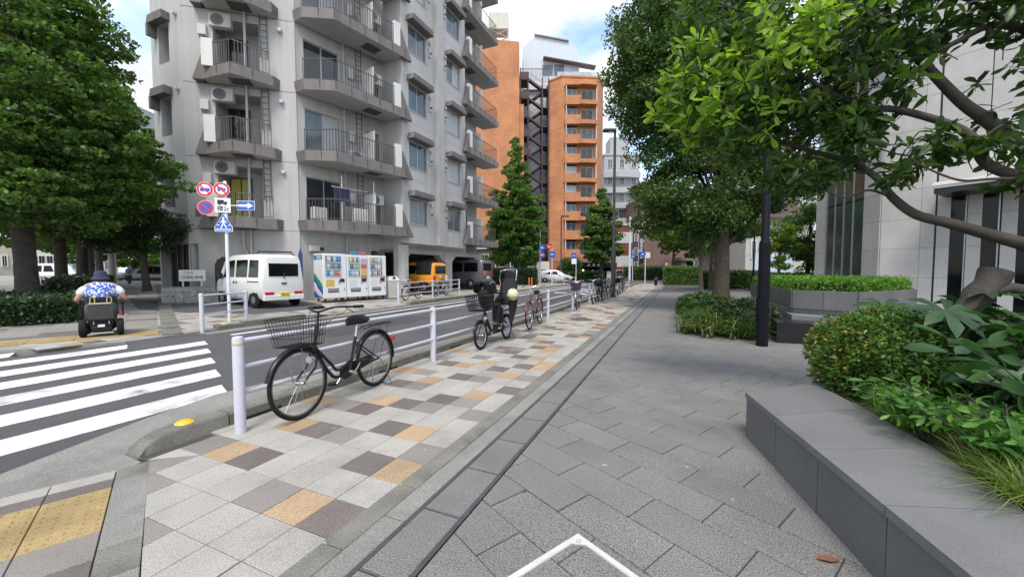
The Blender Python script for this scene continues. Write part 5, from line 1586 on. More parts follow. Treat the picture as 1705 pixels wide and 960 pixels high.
tr = {k: J_[k][:3] + tuple(r + .015 for r in J_[k][3:]) for k in ('pelvis', 'hpl', 'hpr', 'knl', 'knr', 'anl', 'anr')}
skin_fig('trousers', tr, [('pelvis', 'hpl'), ('hpl', 'knl'), ('knl', 'anl'), ('pelvis', 'hpr'), ('hpr', 'knr'), ('knr', 'anr')], M('trouser_dark', (.03, .03, .04), rough=.9), per)
for x in (-.028, .028):
    g = MB(); g.lathe([(.001, .01), (.009, .006), (.012, 0)], 10, (x, .288, 1.215), 'y'); g.build('eye', m_black, per, smooth=60)
g = MB(); g.tube([(0, .285, 1.215), (0, .318, 1.18), (0, .29, 1.17)], [.008, .014, .012], 8); g.build('nose', m_skin, per, smooth=60)
g = MB(); g.tube([(-.025, .284, 1.145), (0, .292, 1.142), (.025, .284, 1.145)], .005, 6); g.build('mouth', M('lip', (.3, .1, .09), rough=.5), per)
for x in (-.08, .08):
    g = MB(); g.lathe([(.004, -.012), (.022, -.006), (.024, .004), (.01, .012)], 10, (x, .2, 1.19), 'x'); g.build('ear', m_skin, per, smooth=60)
g = MB()
g.lathe([(.138, -.045), (.145, -.036), (.108, .03), (.102, .05), (.095, .115), (.08, .138), (.03, .148)], 28, (0, .20, 1.215)); g.build('hat', m_navy, per, smooth=40)
g = MB(); g.lathe([(.088, -.05), (.094, .0), (.09, .06)], 20, (0, .185, 1.19)); g.build('hair', M('hair_dark', (.02, .018, .018), rough=.8), per, smooth=50)
# walker beside the black car
wk = thing('person', 'person in a blue top and dark trousers walking with a stick by the black car', 'person', (U(214, 27), 27, .15), R(100))
W_ = {'pelvis': (0, 0, .88, .13, .1), 'waist': (.02, 0, 1.04, .125, .1), 'chest': (.08, 0, 1.26, .15, .11), 'neckb': (.13, 0, 1.38, .09), 'neck': (.15, 0, 1.44, .05), 'head': (.19, 0, 1.52, .075), 'top': (.19, 0, 1.6, .07),
      'shl': (.12, .17, 1.34, .06), 'ell': (.14, .22, 1.08, .045), 'wrl': (.28, .2, .92, .03), 'hal': (.33, .2, .88, .035), 'shr': (.12, -.17, 1.34, .06), 'elr': (.02, -.22, 1.08, .045), 'wrr': (.05, -.2, .86, .03), 'har': (.06, -.2, .79, .035),
      'hpl': (0, .09, .84, .09), 'knl': (.18, .09, .48, .065), 'anl': (.2, .09, .1, .045), 'tol': (.34, .09, .06, .04), 'hpr': (0, -.09, .84, .09), 'knr': (-.02, -.09, .46, .065), 'anr': (-.22, -.09, .14, .045), 'tor': (-.1, -.09, .06, .04)}
WE = [('pelvis', 'waist'), ('waist', 'chest'), ('chest', 'neckb'), ('neckb', 'neck'), ('neck', 'head'), ('head', 'top')]
for n in 'lr': WE += [('neckb', 'sh' + n), ('sh' + n, 'el' + n), ('el' + n, 'wr' + n), ('wr' + n, 'ha' + n), ('pelvis', 'hp' + n), ('hp' + n, 'kn' + n), ('kn' + n, 'an' + n), ('an' + n, 'to' + n)]
skin_fig('body', W_, WE, m_skin, wk)
cl = {k: W_[k][:3] + tuple(r + .02 for r in W_[k][3:]) for k in ('pelvis', 'waist', 'chest', 'neckb', 'shl', 'ell', 'shr', 'elr')}
skin_fig('shirt', cl, [('pelvis', 'waist'), ('waist', 'chest'), ('chest', 'neckb'), ('neckb', 'shl'), ('shl', 'ell'), ('neckb', 'shr'), ('shr', 'elr')], M('shirt_blue', (.05, .2, .38), rough=.9), wk)
cl = {k: W_[k][:3] + tuple(r + .02 for r in W_[k][3:]) for k in ('pelvis', 'hpl', 'knl', 'anl', 'hpr', 'knr', 'anr')}
skin_fig('trousers', cl, [('pelvis', 'hpl'), ('hpl', 'knl'), ('knl', 'anl'), ('pelvis', 'hpr'), ('hpr', 'knr'), ('knr', 'anr')], M('trouser_dark', (.03, .03, .04), rough=.9), wk)
g = MB(); g.lathe([(.08, -.02), (.09, .03), (.07, .09), (.02, .11)], 14, (.17, 0, 1.55)); g.build('hair', M('hair_grey', (.2, .2, .2), rough=.8), wk, smooth=60)
g = MB(); g.tube([(.34, .2, .9), (.4, .2, .02)], .012, 6); o = g.build('walking_stick', m_black, None, wk.location, R(100)); tag(o, 'thin dark walking stick held by the walking person', 'stick')
# orange posts at the driveway mouths
def post(u, d, label):
    t = thing('delineator_post', label, 'post', (U(u, d), d, zf(-11.5) - .05), 0, 'orange flexible posts')
    g = MB(); g.lathe([(.05, .03), (.045, .1), (.04, .78), (.03, .8)], 12); g.build('shaft', M('post_orange', (.75, .14, .03), rough=.5, var=.05), t, smooth=50)
    for z in (.5, .66):
        g = MB(); g.lathe([(.0425, z), (.0425, z + .06)], 12); g.build('reflective_band', M('post_band', (.7, .25, .12), rough=.3), t)
    g = MB(); g.lathe([(.12, 0), (.1, .03), (.05, .04)], 14); g.build('base', m_black, t, smooth=50)
post(833.5, 29.5, 'orange post left of the child seat, first of the nearer pair')
post(838.5, 29.8, 'orange post left of the child seat, second of the nearer pair')
post(881, 33, 'orange post above the dark red bicycle handlebar, first of the farther pair')
post(885.5, 33.3, 'orange post above the dark red bicycle handlebar, second of the farther pair')
# ================================================================== orange tiled tower with fire stair
def brick_mat(name, c1, c2, mortar, sx=.24, sz=.075, rot=0):
    m = M(name, c1, rough=.8)
    N, L = m.node_tree.nodes, m.node_tree.links
    b = N['Principled BSDF']
    tc = N.new('ShaderNodeTexCoord'); sep = N.new('ShaderNodeSeparateXYZ'); cm = N.new('ShaderNodeCombineXYZ')
    L.new(tc.outputs['Object'], sep.inputs[0])
    ad = N.new('ShaderNodeMath'); ad.operation = 'ADD'; L.new(sep.outputs['X'], ad.inputs[0]); L.new(sep.outputs['Y'], ad.inputs[1])
    L.new(ad.outputs[0], cm.inputs['X']); L.new(sep.outputs['Z'], cm.inputs['Y'])
    br = N.new('ShaderNodeTexBrick')
    br.inputs['Color1'].default_value = (*c1, 1); br.inputs['Color2'].default_value = (*c2, 1); br.inputs['Mortar'].default_value = (*mortar, 1)
    br.inputs['Scale'].default_value = 1; br.inputs['Brick Width'].default_value = sx; br.inputs['Row Height'].default_value = sz; br.inputs['Mortar Size'].default_value = .006
    br.inputs['Bias'].default_value = .0
    L.new(cm.outputs[0], br.inputs['Vector'])
    ns = N.new('ShaderNodeTexNoise'); ns.inputs['Scale'].default_value = .5; ns.inputs['Detail'].default_value = 6
    L.new(tc.outputs['Object'], ns.inputs['Vector'])
    mr = N.new('ShaderNodeMapRange'); mr.inputs['From Min'].default_value = .3; mr.inputs['From Max'].default_value = .7; mr.inputs['To Min'].default_value = .8; mr.inputs['To Max'].default_value = 1.15
    L.new(ns.outputs['Fac'], mr.inputs['Value'])
    sc = N.new('ShaderNodeVectorMath'); sc.operation = 'SCALE'; L.new(br.outputs['Color'], sc.inputs[0]); L.new(mr.outputs[0], sc.inputs['Scale'])
    L.new(sc.outputs[0], b.inputs['Base Color'])
    return m
m_ob = brick_mat('orange_tile', (.41, .155, .062), (.55, .235, .10), (.36, .20, .115))
m_maroon_s = M('stair_maroon', (.055, .022, .026), rough=.6, var=.15)
m_ph = M('penthouse_panel', (.50, .55, .62), rough=.5, var=.04, streak=.08)
OZ = 57.0
tw = thing('orange_apartment_tower', 'tall orange tiled apartment tower with balconies and a grey rooftop storey', 'apartment tower', (5.3, OZ, 0))
def T(x, y): return (x - 5.3, y - OZ)
g = MB(); g.prism([T(5.35, 57), T(7.05, 55.6), T(12.35, 56.0), T(13.6, 58.6), T(13.8, 68), T(5.35, 68)], 0, 31.0); g.build('wall', m_ob, tw)
g = MB(); g.prism([T(5.3, 56.95), T(7.0, 55.5), T(12.4, 55.9), T(13.7, 58.6), T(13.9, 68.1), T(5.3, 68.1)], 31.0, 31.25); g.build('parapet', m_ob, tw)
g = MB(); g.prism([T(-6.5, 55), T(1.05, 56.2), T(1.05, 70), T(-6.5, 70)], 0, 36.6); g.build('wing_wall', m_ob, tw)
g = MB(); g.prism([T(1.0, 60.5), T(5.4, 60.5), T(5.4, 68), T(1.0, 68)], 0, 34); g.build('stair_back_wall', m_ph, tw)
g = MB(); g.prism([T(1.06, 56.6), T(1.7, 56.6), T(1.7, 59), T(1.06, 59)], 0, 27.4); g.build('pier', m_ob, tw)
fa = math.atan2(.4, 5.3)
FO = Facet((7.05, 55.6), 90 - math.degrees(fa), tw, Vector((5.3, OZ, 0)))
m_col = M('balcony_column', (.6, .58, .56), rough=.6)
orng = random.Random(8)
for k in range(9):
    z = 4.75 + 2.9 * k          # parapet top
    wn_ = MB(); wn_.box(.5, 2.2, -.01, .0, z - .05, z + 1.5); FO.put(wn_, 'recess_shade', m_dark)  # flat dark sheet on the wall stands in for the recess's shade
    window(FO, .75, z - .25, 1.4, 1.45, -.05, frame=m_white, pane=m_pane if orng.random() < .6 else m_curt, split=2, sill=False)
    window(FO, 2.75, z - 1.0, 1.75, 2.1, -.05, frame=m_white, pane=m_pane_d if orng.random() < .6 else m_pane, split=2, sill=False)
    g = MB(); g.prism([(.35, 0), (.35, -.75), (2.35, -.95), (2.55, -1.15), (4.75, -1.1), (4.95, -.8), (5.0, 0)], z + 1.55, z + 1.72); FO.put(g, 'slab', m_ob)
    g = MB(); g.prism([(.35, -.62), (.35, -.75), (2.35, -.95), (2.5, -1.15), (2.5, -1.0), (2.3, -.82)], z - 1.18, z)
    g.prism([(2.5, -1.0), (2.5, -1.15), (4.75, -1.1), (4.95, -.8), (4.85, -.72), (4.7, -.97)], z - 1.18, z - .75)
    p = FO.put(g, 'balcony_parapet', m_ob)
    g = MB()
    g.tube([(2.85, -1.07, z), (4.5, -1.05, z)], .03, 5)
    for i in range(14): g.box(2.85 + i * .125, 2.88 + i * .125, -1.075, -1.05, z - .78, z)
    put('railing', g.mesh('railing', m_rail), p)
    for x, y in ((.45, -.6), (4.75, -.75)):
        g = MB(); g.box(x, x + .1, y - .1, y, z - .75 if x > 2 else z, z + 1.56); put('column', g.mesh('column', m_col), p)
# steel fire stair
fs_ = put('fire_stair', None, tw, T(1.1, 56.6) + (0,))
g = MB()
for x in (.05, 1.15, 3.2, 4.1):
    for y in (.1, 2.6): g.box(x, x + .16, y, y + .16, 0, 31.5 if x > 1 else 33)
g.build('column', m_maroon_s, fs_)
for k in range(11):
    z = 2.3 + 2.9 * k
    g = MB(); g.box(0, 1.3, .1, 2.8, z - .12, z); g.box(0, .06, .1, 2.8, z, z + 1.05); g.box(0, 1.3, .08, .11, z + .0, z + 1.05)
    g.build('landing', m_maroon_s, fs_)
    if k > 9: break
    g = MB(); g.box(3.1, 4.25, .1, 2.8, z + 1.33, z + 1.45); g.build('landing', m_maroon_s, fs_)
    for (xa, za, xb, zb, y) in ((1.3, z, 3.1, z + 1.45, 2.0), (3.1, z + 1.45, 1.3, z + 2.9, .4)):
        g = MB()
        d = Vector((xb - xa, zb - za)).normalized(); nx, nz = -d.y * .13, d.x * .13
        for yy in (y - .3, y + .45): g.prism_y([(xa - nx, za - nz), (xb - nx, zb - nz), (xb + nx, zb + nz), (xa + nx, za + nz)], yy, yy + .05)
        for i in range(8):
            f = (i + .5) / 8; g.box(xa + (xb - xa) * f - .13, xa + (xb - xa) * f + .13, y - .25, y + .45, za + (zb - za) * f - .02, za + (zb - za) * f + .02)
        g.tube([(xa, y - .27, za + 1.0), (xb, y - .27, zb + 1.0)], .025, 4)
        for i in range(7):
            f = i / 6; g.tube([(xa + (xb - xa) * f, y - .27, za + (zb - za) * f), (xa + (xb - xa) * f, y - .27, za + (zb - za) * f + 1.0)], .014, 3)
        g.build('stair_flight', m_maroon_s, fs_)
    g = MB()
    for i in range(7): g.tube([(3.25 + i * .15, .1, z + 1.45), (3.25 + i * .15, .1, z + 2.45)], .014, 3)
    g.tube([(3.2, .1, z + 2.45), (4.25, .1, z + 2.45)], .03, 4); g.build('railing', m_rail, fs_)
# rooftop storey
ph = put('rooftop_storey', None, tw, T(0, 60) + (0,))
g = MB(); n_ = [(1.7, 31.3), (10.2, 31.3), (10.2, 35.5), (9.9, 38.0), (8.4, 38.9), (3.6, 39.9), (1.7, 38.2)]
g.prism_y(n_, 0, 8); g.build('wall', m_ph, ph)
g = MB(); g.prism_y([(3.4, 39.95), (8.6, 38.95), (8.6, 39.15), (3.4, 40.15)], -.3, 8.2); g.build('roof', m_soff, ph)
g = MB(); g.prism_y([(4.7, 36.0), (12.6, 34.5), (12.6, 34.65), (4.7, 36.15)], -1.0, .3); g.build('canopy', m_fascia, ph)
FP = Facet((1.7, 60), 90, ph, Vector((0, 60, 0)))
g = None
for (x, w) in ((4.6, 1.6), (6.4, 1.5)):
    wq = MB(); wq.box(x - .05, x + w + .05, -.06, -.02, 33.5, 35.3); wf = wq.build('window', m_white, ph)
    wq = MB(); wq.box(x, x + w, -.08, -.065, 33.55, 35.25); put('pane', wq.mesh('pane', m_pane), wf)
g = MB(); g.prism_y([(9.0, 31.3), (12.2, 31.3), (12.2, 32.2), (9.0, 32.2)], -1.2, 6); g.build('terrace_wall', m_ph, ph)
for x in (9.2, 10.2, 11.2):
    g = MB(); g.box(x, x + .96, -1.2, -1.17, 32.2, 33.3); g.build('glass_screen', glass_mat('screen_glass', (.35, .42, .45), .1), ph)
for i in range(6):
    g = MB(); g.box(6.5 + i * 1.0, 7.45 + i * 1.0, -3.6, -3.57, 31.3, 32.2); g.build('glass_screen', glass_mat('screen_glass', (.35, .42, .45), .1), ph)
g = MB()
for i in range(22): g.box(1.3 + i * .19, 1.34 + i * .19, -2.5, -2.46, 31.4, 33.2)
g.box(1.2, 5.5, -2.52, -2.44, 33.2, 33.28); g.build('roof_railing', m_rail, ph)
# water tank on a lattice frame
wt = put('water_tank', None, tw, T(-1.9, 58) + (36.6,))
g = MB(); g.box(-1.4, 1.4, -1.0, 1.2, 2.4, 5.0, .08); g.build('tank', M('tank_cream', (.5, .49, .44), rough=.6, streak=.15), wt)
g = MB()
for x in (-1.3, 1.3):
    for y in (-.9, 1.1): g.tube([(x, y, 0), (x, y, 2.4)], .06, 5)
for y in (-.9, 1.1):
    for k in range(2):
        g.tube([(-1.3, y, 1.2 * k), (1.3, y, 1.2 * k + 1.2)], .04, 4); g.tube([(1.3, y, 1.2 * k), (-1.3, y, 1.2 * k + 1.2)], .04, 4)
g.tube([(1.6, -.5, 0), (1.6, -.5, 6.5)], .04, 4); g.tube([(2.6, 0, 0), (2.6, 0, 4)], .03, 4); g.tube([(2.6, 0, 3.2), (4.4, 0, 3.0)], .02, 4); g.build('lattice', m_pipe, wt)
# shop at its foot
g = MB(); g.box(.0, 8.6, -3.0, -1.6, 2.75, 3.0); g.build('shop_canopy', m_fascia, tw)
sh_ = put('shop_front', None, tw, (3.0, -2.2, 0))
g = MB(); g.box(1.0, 6.6, -.1, .6, 2.0, 2.74); g.build('awning', M('awning_navy', (.012, .016, .035), rough=.7), sh_)
for i, x in enumerate((2.6, 3.3, 4.0)):
    g = MB(); g.lathe([(.2, -.13), (.2, -.11)], 14, (x, 0, 2.38), 'y'); g.build('shop_emblem', m_white, sh_)
g = MB(); g.box(1.0, 6.6, .7, .8, .1, 2.0); g.build('shop_window', m_cglass, sh_)
for x, z in ((1.9, 1.55), (2.25, 1.25)):
    g = MB(); g.lathe([(.02, .16), (.12, .1), (.15, 0), (.1, -.1), (.02, -.14)], 12, (x, .35, z)); g.build('lantern', emit_mat('lantern_%d' % int(x * 10), (1.0, .72, .38), 1.6), sh_, smooth=60)
for x, w, h in ((1.2, .5, 1.0), (3.2, .3, 1.5), (4.4, .35, 1.7), (5.3, .7, 1.3)):
    g = MB(); g.box(x, x + w, .45, .65, .1, .1 + h, .02); g.build('display_panel', m_white, sh_)
g = MB(); g.box(-1.9, 0, -2.6, -2.4, 0, 2.9); g.build('white_shutter_wall', m_white, tw)
g = MB(); g.box(-1.2, -.5, -2.65, -2.6, .9, 1.7); g.build('shutter_window', m_pane_d, tw)

tw.scale = (1, 1, .925)
# ------------------------------------------------------------------ other buildings, each a thing
def block(name, label, u0, u1, d, v, depth, mat, floors, cols, win=m_pane, rz=0, frame=m_white, wr=.55, hr=.5, extra=None, zb=0):
    x0, x1 = U(u0, d), U(u1, d); zt = CAM_H + (450 - v) * d / 640.0
    w = x1 - x0
    if rz == 'face': rz = math.atan2(-(x0 + x1) / 2, d); w *= math.cos(rz)
    t = thing(name, label, 'building', ((x0 + x1) / 2, d, 0), rz)
    g = MB(); g.box(-w / 2, w / 2, 0, depth, zb - .3, zt); g.build('wall', mat, t)
    g = MB(); g.box(-w / 2 - .15, w / 2 + .15, -.15, depth + .15, zt, zt + .35); g.build('roof', m_soff, t)
    fh = (zt - 1.0) / floors
    for i in range(floors):
        for j in range(cols):
            cw = w / cols; xx = -w / 2 + cw * (j + .5); zz = 1.0 + fh * (i + .28)
            a, b = cw * wr / 2, fh * hr
            g = MB(); g.box(xx - a - .07, xx + a + .07, -.10, 0, zz - .07, zz + b + .07); f = g.build('window', frame, t)
            for sgn in (0, 1):
                g = MB(); g.box(xx - a + sgn * a + .02, xx + sgn * a - .02, -.115, -.10, zz, zz + b); put('pane', g.mesh('pane', win), f)
    return t, w, zt
m_gb = M('render_grey', (.36, .38, .41), rough=.8, var=.06, streak=.12)
m_rb = brick_mat('red_brick', (.16, .035, .028), (.22, .05, .04), (.10, .06, .05))
m_bb = brick_mat('brown_tile', (.15, .095, .085), (.18, .115, .10), (.09, .07, .06), .4, .2)
m_beige = M('beige_panel', (.42, .39, .33), rough=.8, var=.06, streak=.1)
t, w, zt = block('grey_flats', 'pale grey flats with stepped balconies behind the street lamp', 1004, 1062, 76, 262, 12, m_gb, 7, 3, wr=.4)
for i in range(6):
    z = 4.5 + i * (zt - 3) / 7
    g = MB(); g.prism([(-w / 2 - .3, 0), (-w / 2 - .3, -.9), (-w * .15, -1.5), (w * .15, -1.5), (w / 2, -.8), (w / 2, 0)], z, z + 1.05); g.build('balcony', m_gb, t)
g = MB(); g.prism([(-1.8, 2), (1.9, 2), (1.9, 6), (-1.8, 6)], zt, zt + 4.2); g.build('stair_tower', m_gb, t)
block('red_brick_building', 'dark red brick building with white window bands beyond the young ginkgo', 1022, 1052, 64, 376, 10, m_rb, 2, 3, win=m_curt, wr=.8, hr=.42)
t, w, zt = block('brown_building', 'brown tiled building with a low canopy at the end of the street', 1066, 1152, 66, 330, 14, m_bb, 3, 1, wr=.02, hr=.1)
g = MB(); g.box(1.0, w / 2 + 1, -3.5, -.02, 3.0, 3.5); g.build('canopy', m_fascia, t)
g = MB(); g.box(1.2, 2.0, -3.2, -.1, -.2, 3.0); g.build('canopy_pier', m_bb, t)
g = MB(); g.box(2.2, w / 2, -.5, -.1, .2, 2.9); g.build('entrance', m_dark, t)
block('dark_side_building', 'narrow dark building beside the vertical shop sign', 1050, 1066, 66, 385, 10, M('slate_grey', (.05, .055, .06), rough=.7), 3, 1, wr=.3)
# vertical shop sign
sg = thing('vertical_shop_sign', 'tall narrow black and white shop sign on the brown building', 'sign', (U(1067, 63), 63, 0))
g = MB(); g.box(-.55, .5, -.2, .2, 7.6, 9.4, .02); g.build('upper_panel', M('sign_lilac', (.6, .55, .68), rough=.5), sg)
g = MB(); g.box(-.35, .35, -.18, .18, 2.6, 7.4, .02); g.build('lower_panel', M('sign_black', (.015, .012, .018), rough=.4), sg)
text_mesh('lettering', 'dining m', .95, m_swhite, sg, (0, -.19, 5.0), (R(90), R(90), 0))
g = MB(); g.box(-.5, -.4, -.05, .05, 0, 7.6); g.build('post', m_pipe, sg)

block('beige_building', 'beige clad building at the left edge behind the tree trunk', -150, 28, 36, 300, 8, m_beige, 3, 6, win=m_pane_d, wr=.3, hr=.35, rz='face')
block('white_shop_building', 'white shop building on the far side of the side street', 24, 92, 52, 380, 8, m_white, 2, 5, win=m_pane_d, wr=.75, rz='face')
block('pale_office_building', 'pale office building far down the side street', 92, 200, 84, 360, 10, m_gb, 4, 8, rz='face')
block('far_tower', 'hazy grey tower block seen over the trees', 232, 243, 150, 185, 10, m_gb, 14, 2)
# shed roofed house behind the plaza
t, w, zt = block('tiled_house', 'brown roofed house behind the black lamp pole', 1240, 1345, 44, 362, 10, M('house_wall', (.42, .40, .36), rough=.8, streak=.1), 1, 4, win=m_pane, wr=.3, hr=.3)
rr = M('roof_brown', (.20, .145, .125), rough=.7, var=.1)
for i in range(9):
    g = MB(); y0 = -.9 + i * .5; z0 = zt - .1 + i * .3
    g.box(-w / 2 - .5, w / 2 + .4, y0, y0 + .62, z0, z0 + .12); g.build('roof_course', rr, t)
g = MB(); g.box(-w / 2, w / 2, 3.5, 10, zt, zt + 2.7); g.build('upper_wall', M('siding_brown', (.25, .18, .16), rough=.7, streak=.1), t)
g = MB(); g.box(-2.6, 1.6, -.2, -.05, .3, 3.2); g.build('blue_white_screen', M('screen_pale_blue', (.42, .5, .58), rough=.5), t)
block('far_white_building', 'white building glimpsed at the far right of the plaza', 1310, 1420, 60, 300, 10, m_white, 3, 5)
block('street_end_building', 'grey building at the end of the street behind the plaza trees', 1150, 1262, 72, 345, 10, m_beige, 3, 5, win=m_pane_d)
block('corner_house', 'dark house with a sloping roof left of the orange tower foot', 770, 893, 52, 415, 6, M('dark_timber', (.07, .06, .055), rough=.8, var=.2), 1, 5, win=m_pane_d, wr=.5)

# ------------------------------------------------------------------ street lamps, posts and small signs
def lamp(label, u, d, h, rl, ru, head, col_, side=-1):
    t = thing('street_lamp', label, 'street lamp', (U(u, d), d, 0))
    g = MB(); g.lathe([(rl * 1.5, 0), (rl * 1.5, .05), (rl, .08), (rl, h * .3), (ru, h * .3 + .08), (ru * .9, h)], 16); g.build('pole', col_, t, smooth=40)
    if head:
        g = MB(); g.box(-head if side < 0 else 0, .06 if side < 0 else head, -.14, .14, h - .1, h + .06, .04); hd = g.build('lamp_head', col_, t)
        g = MB(); g.box(side * head * .35 - .14, side * head * .35 + .14, -.1, .1, h - .115, h - .1); put('lens', g.mesh('lens', m_lamp), hd)
    return t
m_lpole = M('lamp_dark_brown', (.03, .025, .024), rough=.5, var=.12)
m_lnavy = M('lamp_navy_black', (.008, .009, .013), rough=.55, var=.15, spec=.1)
lamp('tall dark brown street lamp with a flat head among the farther bicycles', 1021, 20.5, 8.75, .12, .075, .62, m_lpole)
lamp('slim dark street lamp in front of the orange tower', 934, 47, 8.0, .13, .08, 1.0, m_lpole, 1)
t = thing('lamp_post', 'black lamp pole with a thicker foot on the granite plaza', 'lamp post', (U(1272, 7.2), 7.2, 0))
g = MB(); g.lathe([(.098, -.02), (.096, 1.9), (.09, 1.95), (.07, 1.98), (.066, 5.2)], 20); g.build('pole', m_lnavy, t, smooth=35)
g = MB(); g.lathe([(.075, 5.2), (.22, 5.25), (.22, 5.4), (.05, 5.5)], 18); g.build('lamp_head', m_lnavy, t, smooth=35)
g = MB(); g.box(-.104, -.09, -.05, .05, .5, .9); g.build('service_door', m_lnavy, t)
lamp('thin black lamp pole behind the trunk', 1254, 17, 4.6, .05, .035, 0, m_lnavy)
t = thing('bollard', 'black bollard at the end of the tiled pavement', 'bollard', (U(1092, 36), 36, 0)); g = MB(); g.lathe([(.13, 0), (.13, .78), (.10, .86), (.03, .9)], 14); g.build('shaft', m_lnavy, t, smooth=40)
g = MB(); g.lathe([(.132, .62), (.132, .68)], 14); g.build('band', m_alu, t)
t = thing('utility_pole', 'grey pole at the entrance of the side street walkway', 'pole', (U(188, 24), 24, .2)); g = MB(); g.lathe([(.2, 0), (.17, 3), (.15, 9)], 14); g.build('shaft', m_pipe, t, smooth=40)
g = MB(); g.box(-.2, .2, -.25, -.17, 2.2, 2.8, .01); g.build('control_box', m_alu, t)
def small_sign(label, u, d, h, kinds):
    t = thing('street_sign', label, 'road sign', (U(u, d), d, 0))
    g = MB(); g.lathe([(.045, 0), (.045, h)], 10); g.build('pole', m_polew, t, smooth=50)
    for (k, dx, z, m) in kinds:
        g = MB()
        if k == 'disc': disc(g, .3, -.09, -.06, (dx, 0, z), 20)
        elif k == 'tri': g.prism_y([(dx - .35, z + .25), (dx + .35, z + .25), (dx, z - .35)], -.09, -.06)
        else: g.box(dx - .28, dx + .28, -.09, -.06, z - .3, z + .3)
        o = g.build('sign_face', m, t)
        g = MB(); g.box(dx - .13, dx + .13, -.096, -.091, z - .04, z + .04); put('symbol', g.mesh('symbol', m_swhite), o)
small_sign('white pole with blue and red road signs in front of the silver hatchback', 919, 38, 3.6, [('box', 0, 3.0, m_sblue), ('tri', -.3, 3.75, m_sred), ('disc', -1.0, 3.65, m_sblue), ('disc', -1.0, 2.95, M('sign_purple', (.2, .05, .25), rough=.4))])
small_sign('pole with a square blue sign left of the young ginkgo trunk', 959, 44, 3.4, [('box', -.25, 3.1, m_sblue), ('box', -.25, 2.45, m_swhite)])
small_sign('pole with a round blue sign at the end of the white fence', 1074, 40, 3.3, [('disc', -.3, 3.1, m_sblue), ('box', .2, 3.0, m_acw)])
small_sign('pole with a small blue plate beside the brown building', 1053, 52, 4.2, [('box', 0, 3.3, m_sblue)])
t = thing('utility_pole', 'pale concrete utility pole beside the red brick building', 'pole', (U(1048, 55), 55, 0)); g = MB(); g.lathe([(.17, 0), (.13, 9)], 12); g.build('shaft', m_polew, t, smooth=40)
g = MB(); g.box(.1, .9, -.1, .1, 6.8, 6.9); g.build('crossarm', m_pipe, t)
t = thing('utility_pole', 'thin grey pole left of the silver hatchback', 'pole', (U(899, 40), 40, 0)); g = MB(); g.lathe([(.09, 0), (.08, 6)], 12); g.build('shaft', m_pipe, t, smooth=40)
# white railing across the street mouth
f = thing('white_railing', 'low white railing beside the silver hatchback', 'railing', (U(930, 36.5), 36.5, 0))
for x in (0, 1.1, 2.2):
    g = MB(); g.lathe([(.03, 0), (.03, .8)], 8, (x - .6, 0, 0)); g.build('post', m_fence, f)
for z in (.4, .76):
    g = MB(); g.tube([(-.6, 0, z), (1.6, 0, z)], .022, 6); g.build('rail', m_fence, f)
# ================================================================== stone faced building on the right
m_stone = M('stone_panel', (.47, .455, .435), rough=.7, var=.07, scale=1.5, bump=.12, bscale=60, speck=.16, sscale=70, rnd=.05, streak=.06)
m_bgl = M('tower_glass', (.05, .066, .06), rough=.1, var=.3, scale=.8, spec=.3)
m_blackm = M('black_metal', (.014, .014, .016), rough=.35, var=.1)
K0 = Vector((14.3, 15.0, 0))
rb = thing('stone_office_building', 'pale stone clad office building with a glass bay behind the planter', 'office building', K0)
G = Facet((14.3, 15.0), 151, rb, K0)
Sd = Facet((15.0, 19.1), 190, rb, K0)
HR = 15.0; CZ = 1.075; Z0 = .08
g = MB(); g.box(-.02, 9, .06, 12, -.2, HR); G.put(g, 'wall_core', m_joint)
g = MB(); g.box(0, 4.13, .06, 1.0, -.2, HR); Sd.put(g, 'wall_core', m_joint)
pmesh = {}
def panel(F, a, w, z, h, th=.05, mat=m_stone):
    k = (round(w, 3), round(h, 3))
    if k not in pmesh:
        g = MB(); g.box(.004, w - .004, 0, th, .004, h - .004, .004); pmesh[k] = g.mesh('stone_panel', mat)
    return F.put(pmesh[k], 'stone_panel', None, a, 0, z)
nz_ = int((HR - Z0) / CZ)
for i in range(nz_):
    z = Z0 + CZ * i
    panel(G, 0, 1.09, z, CZ); panel(G, 1.09, .36, z, CZ)
    panel(Sd, 3.22, .91, z, CZ); panel(Sd, 0, .85, z, CZ)
    if z < 3.4:
        for a in (1.49, 2.20, 2.93, 3.64, 4.35, 5.06): panel(G, a, .33, z, CZ)
    else:
        for a in (1.49, 2.6, 6.2, 7.3):
            panel(G, a, 1.09, z, CZ)
        if not (5.5 < z < 8.2 or 9.5 < z < 12): panel(G, 3.71, 2.47, z, CZ)
for a in (1.83, 2.54, 3.27, 3.98, 4.69):
    g = MB(); g.box(0, .32, .02, .05, .1, 4.0); G.put(g, 'dark_window', m_cglass, a)
    g = MB(); g.box(.33, .36, -.03, .05, .1, 4.0); G.put(g, 'window_fin', m_alu, a)
g = MB(); g.box(1.455, 1.485, -.01, .04, .1, HR); G.put(g, 'wall_slot', m_blackm)
g = MB(); g.box(1.7, 7, -1.3, .03, 3.95, 4.12); g.mat(1).box(1.68, 7, -1.33, .03, 4.12, 4.32); g.box(1.66, 7.0, -1.36, -1.331, 4.2, 4.26); G.put(g, 'entrance_canopy', [m_blackm, m_white])
for z in (5.5, 9.7):
    window(G, 4.2, z, 1.8, 2.0, .02, frame=m_alu, pane=m_pane, split=2)
    g = MB()
    for k in range(14): g.box(3.75, 4.1, -.01, .05, z + k * .14, z + k * .14 + .06)
    G.put(g, 'louvre', m_blackm)
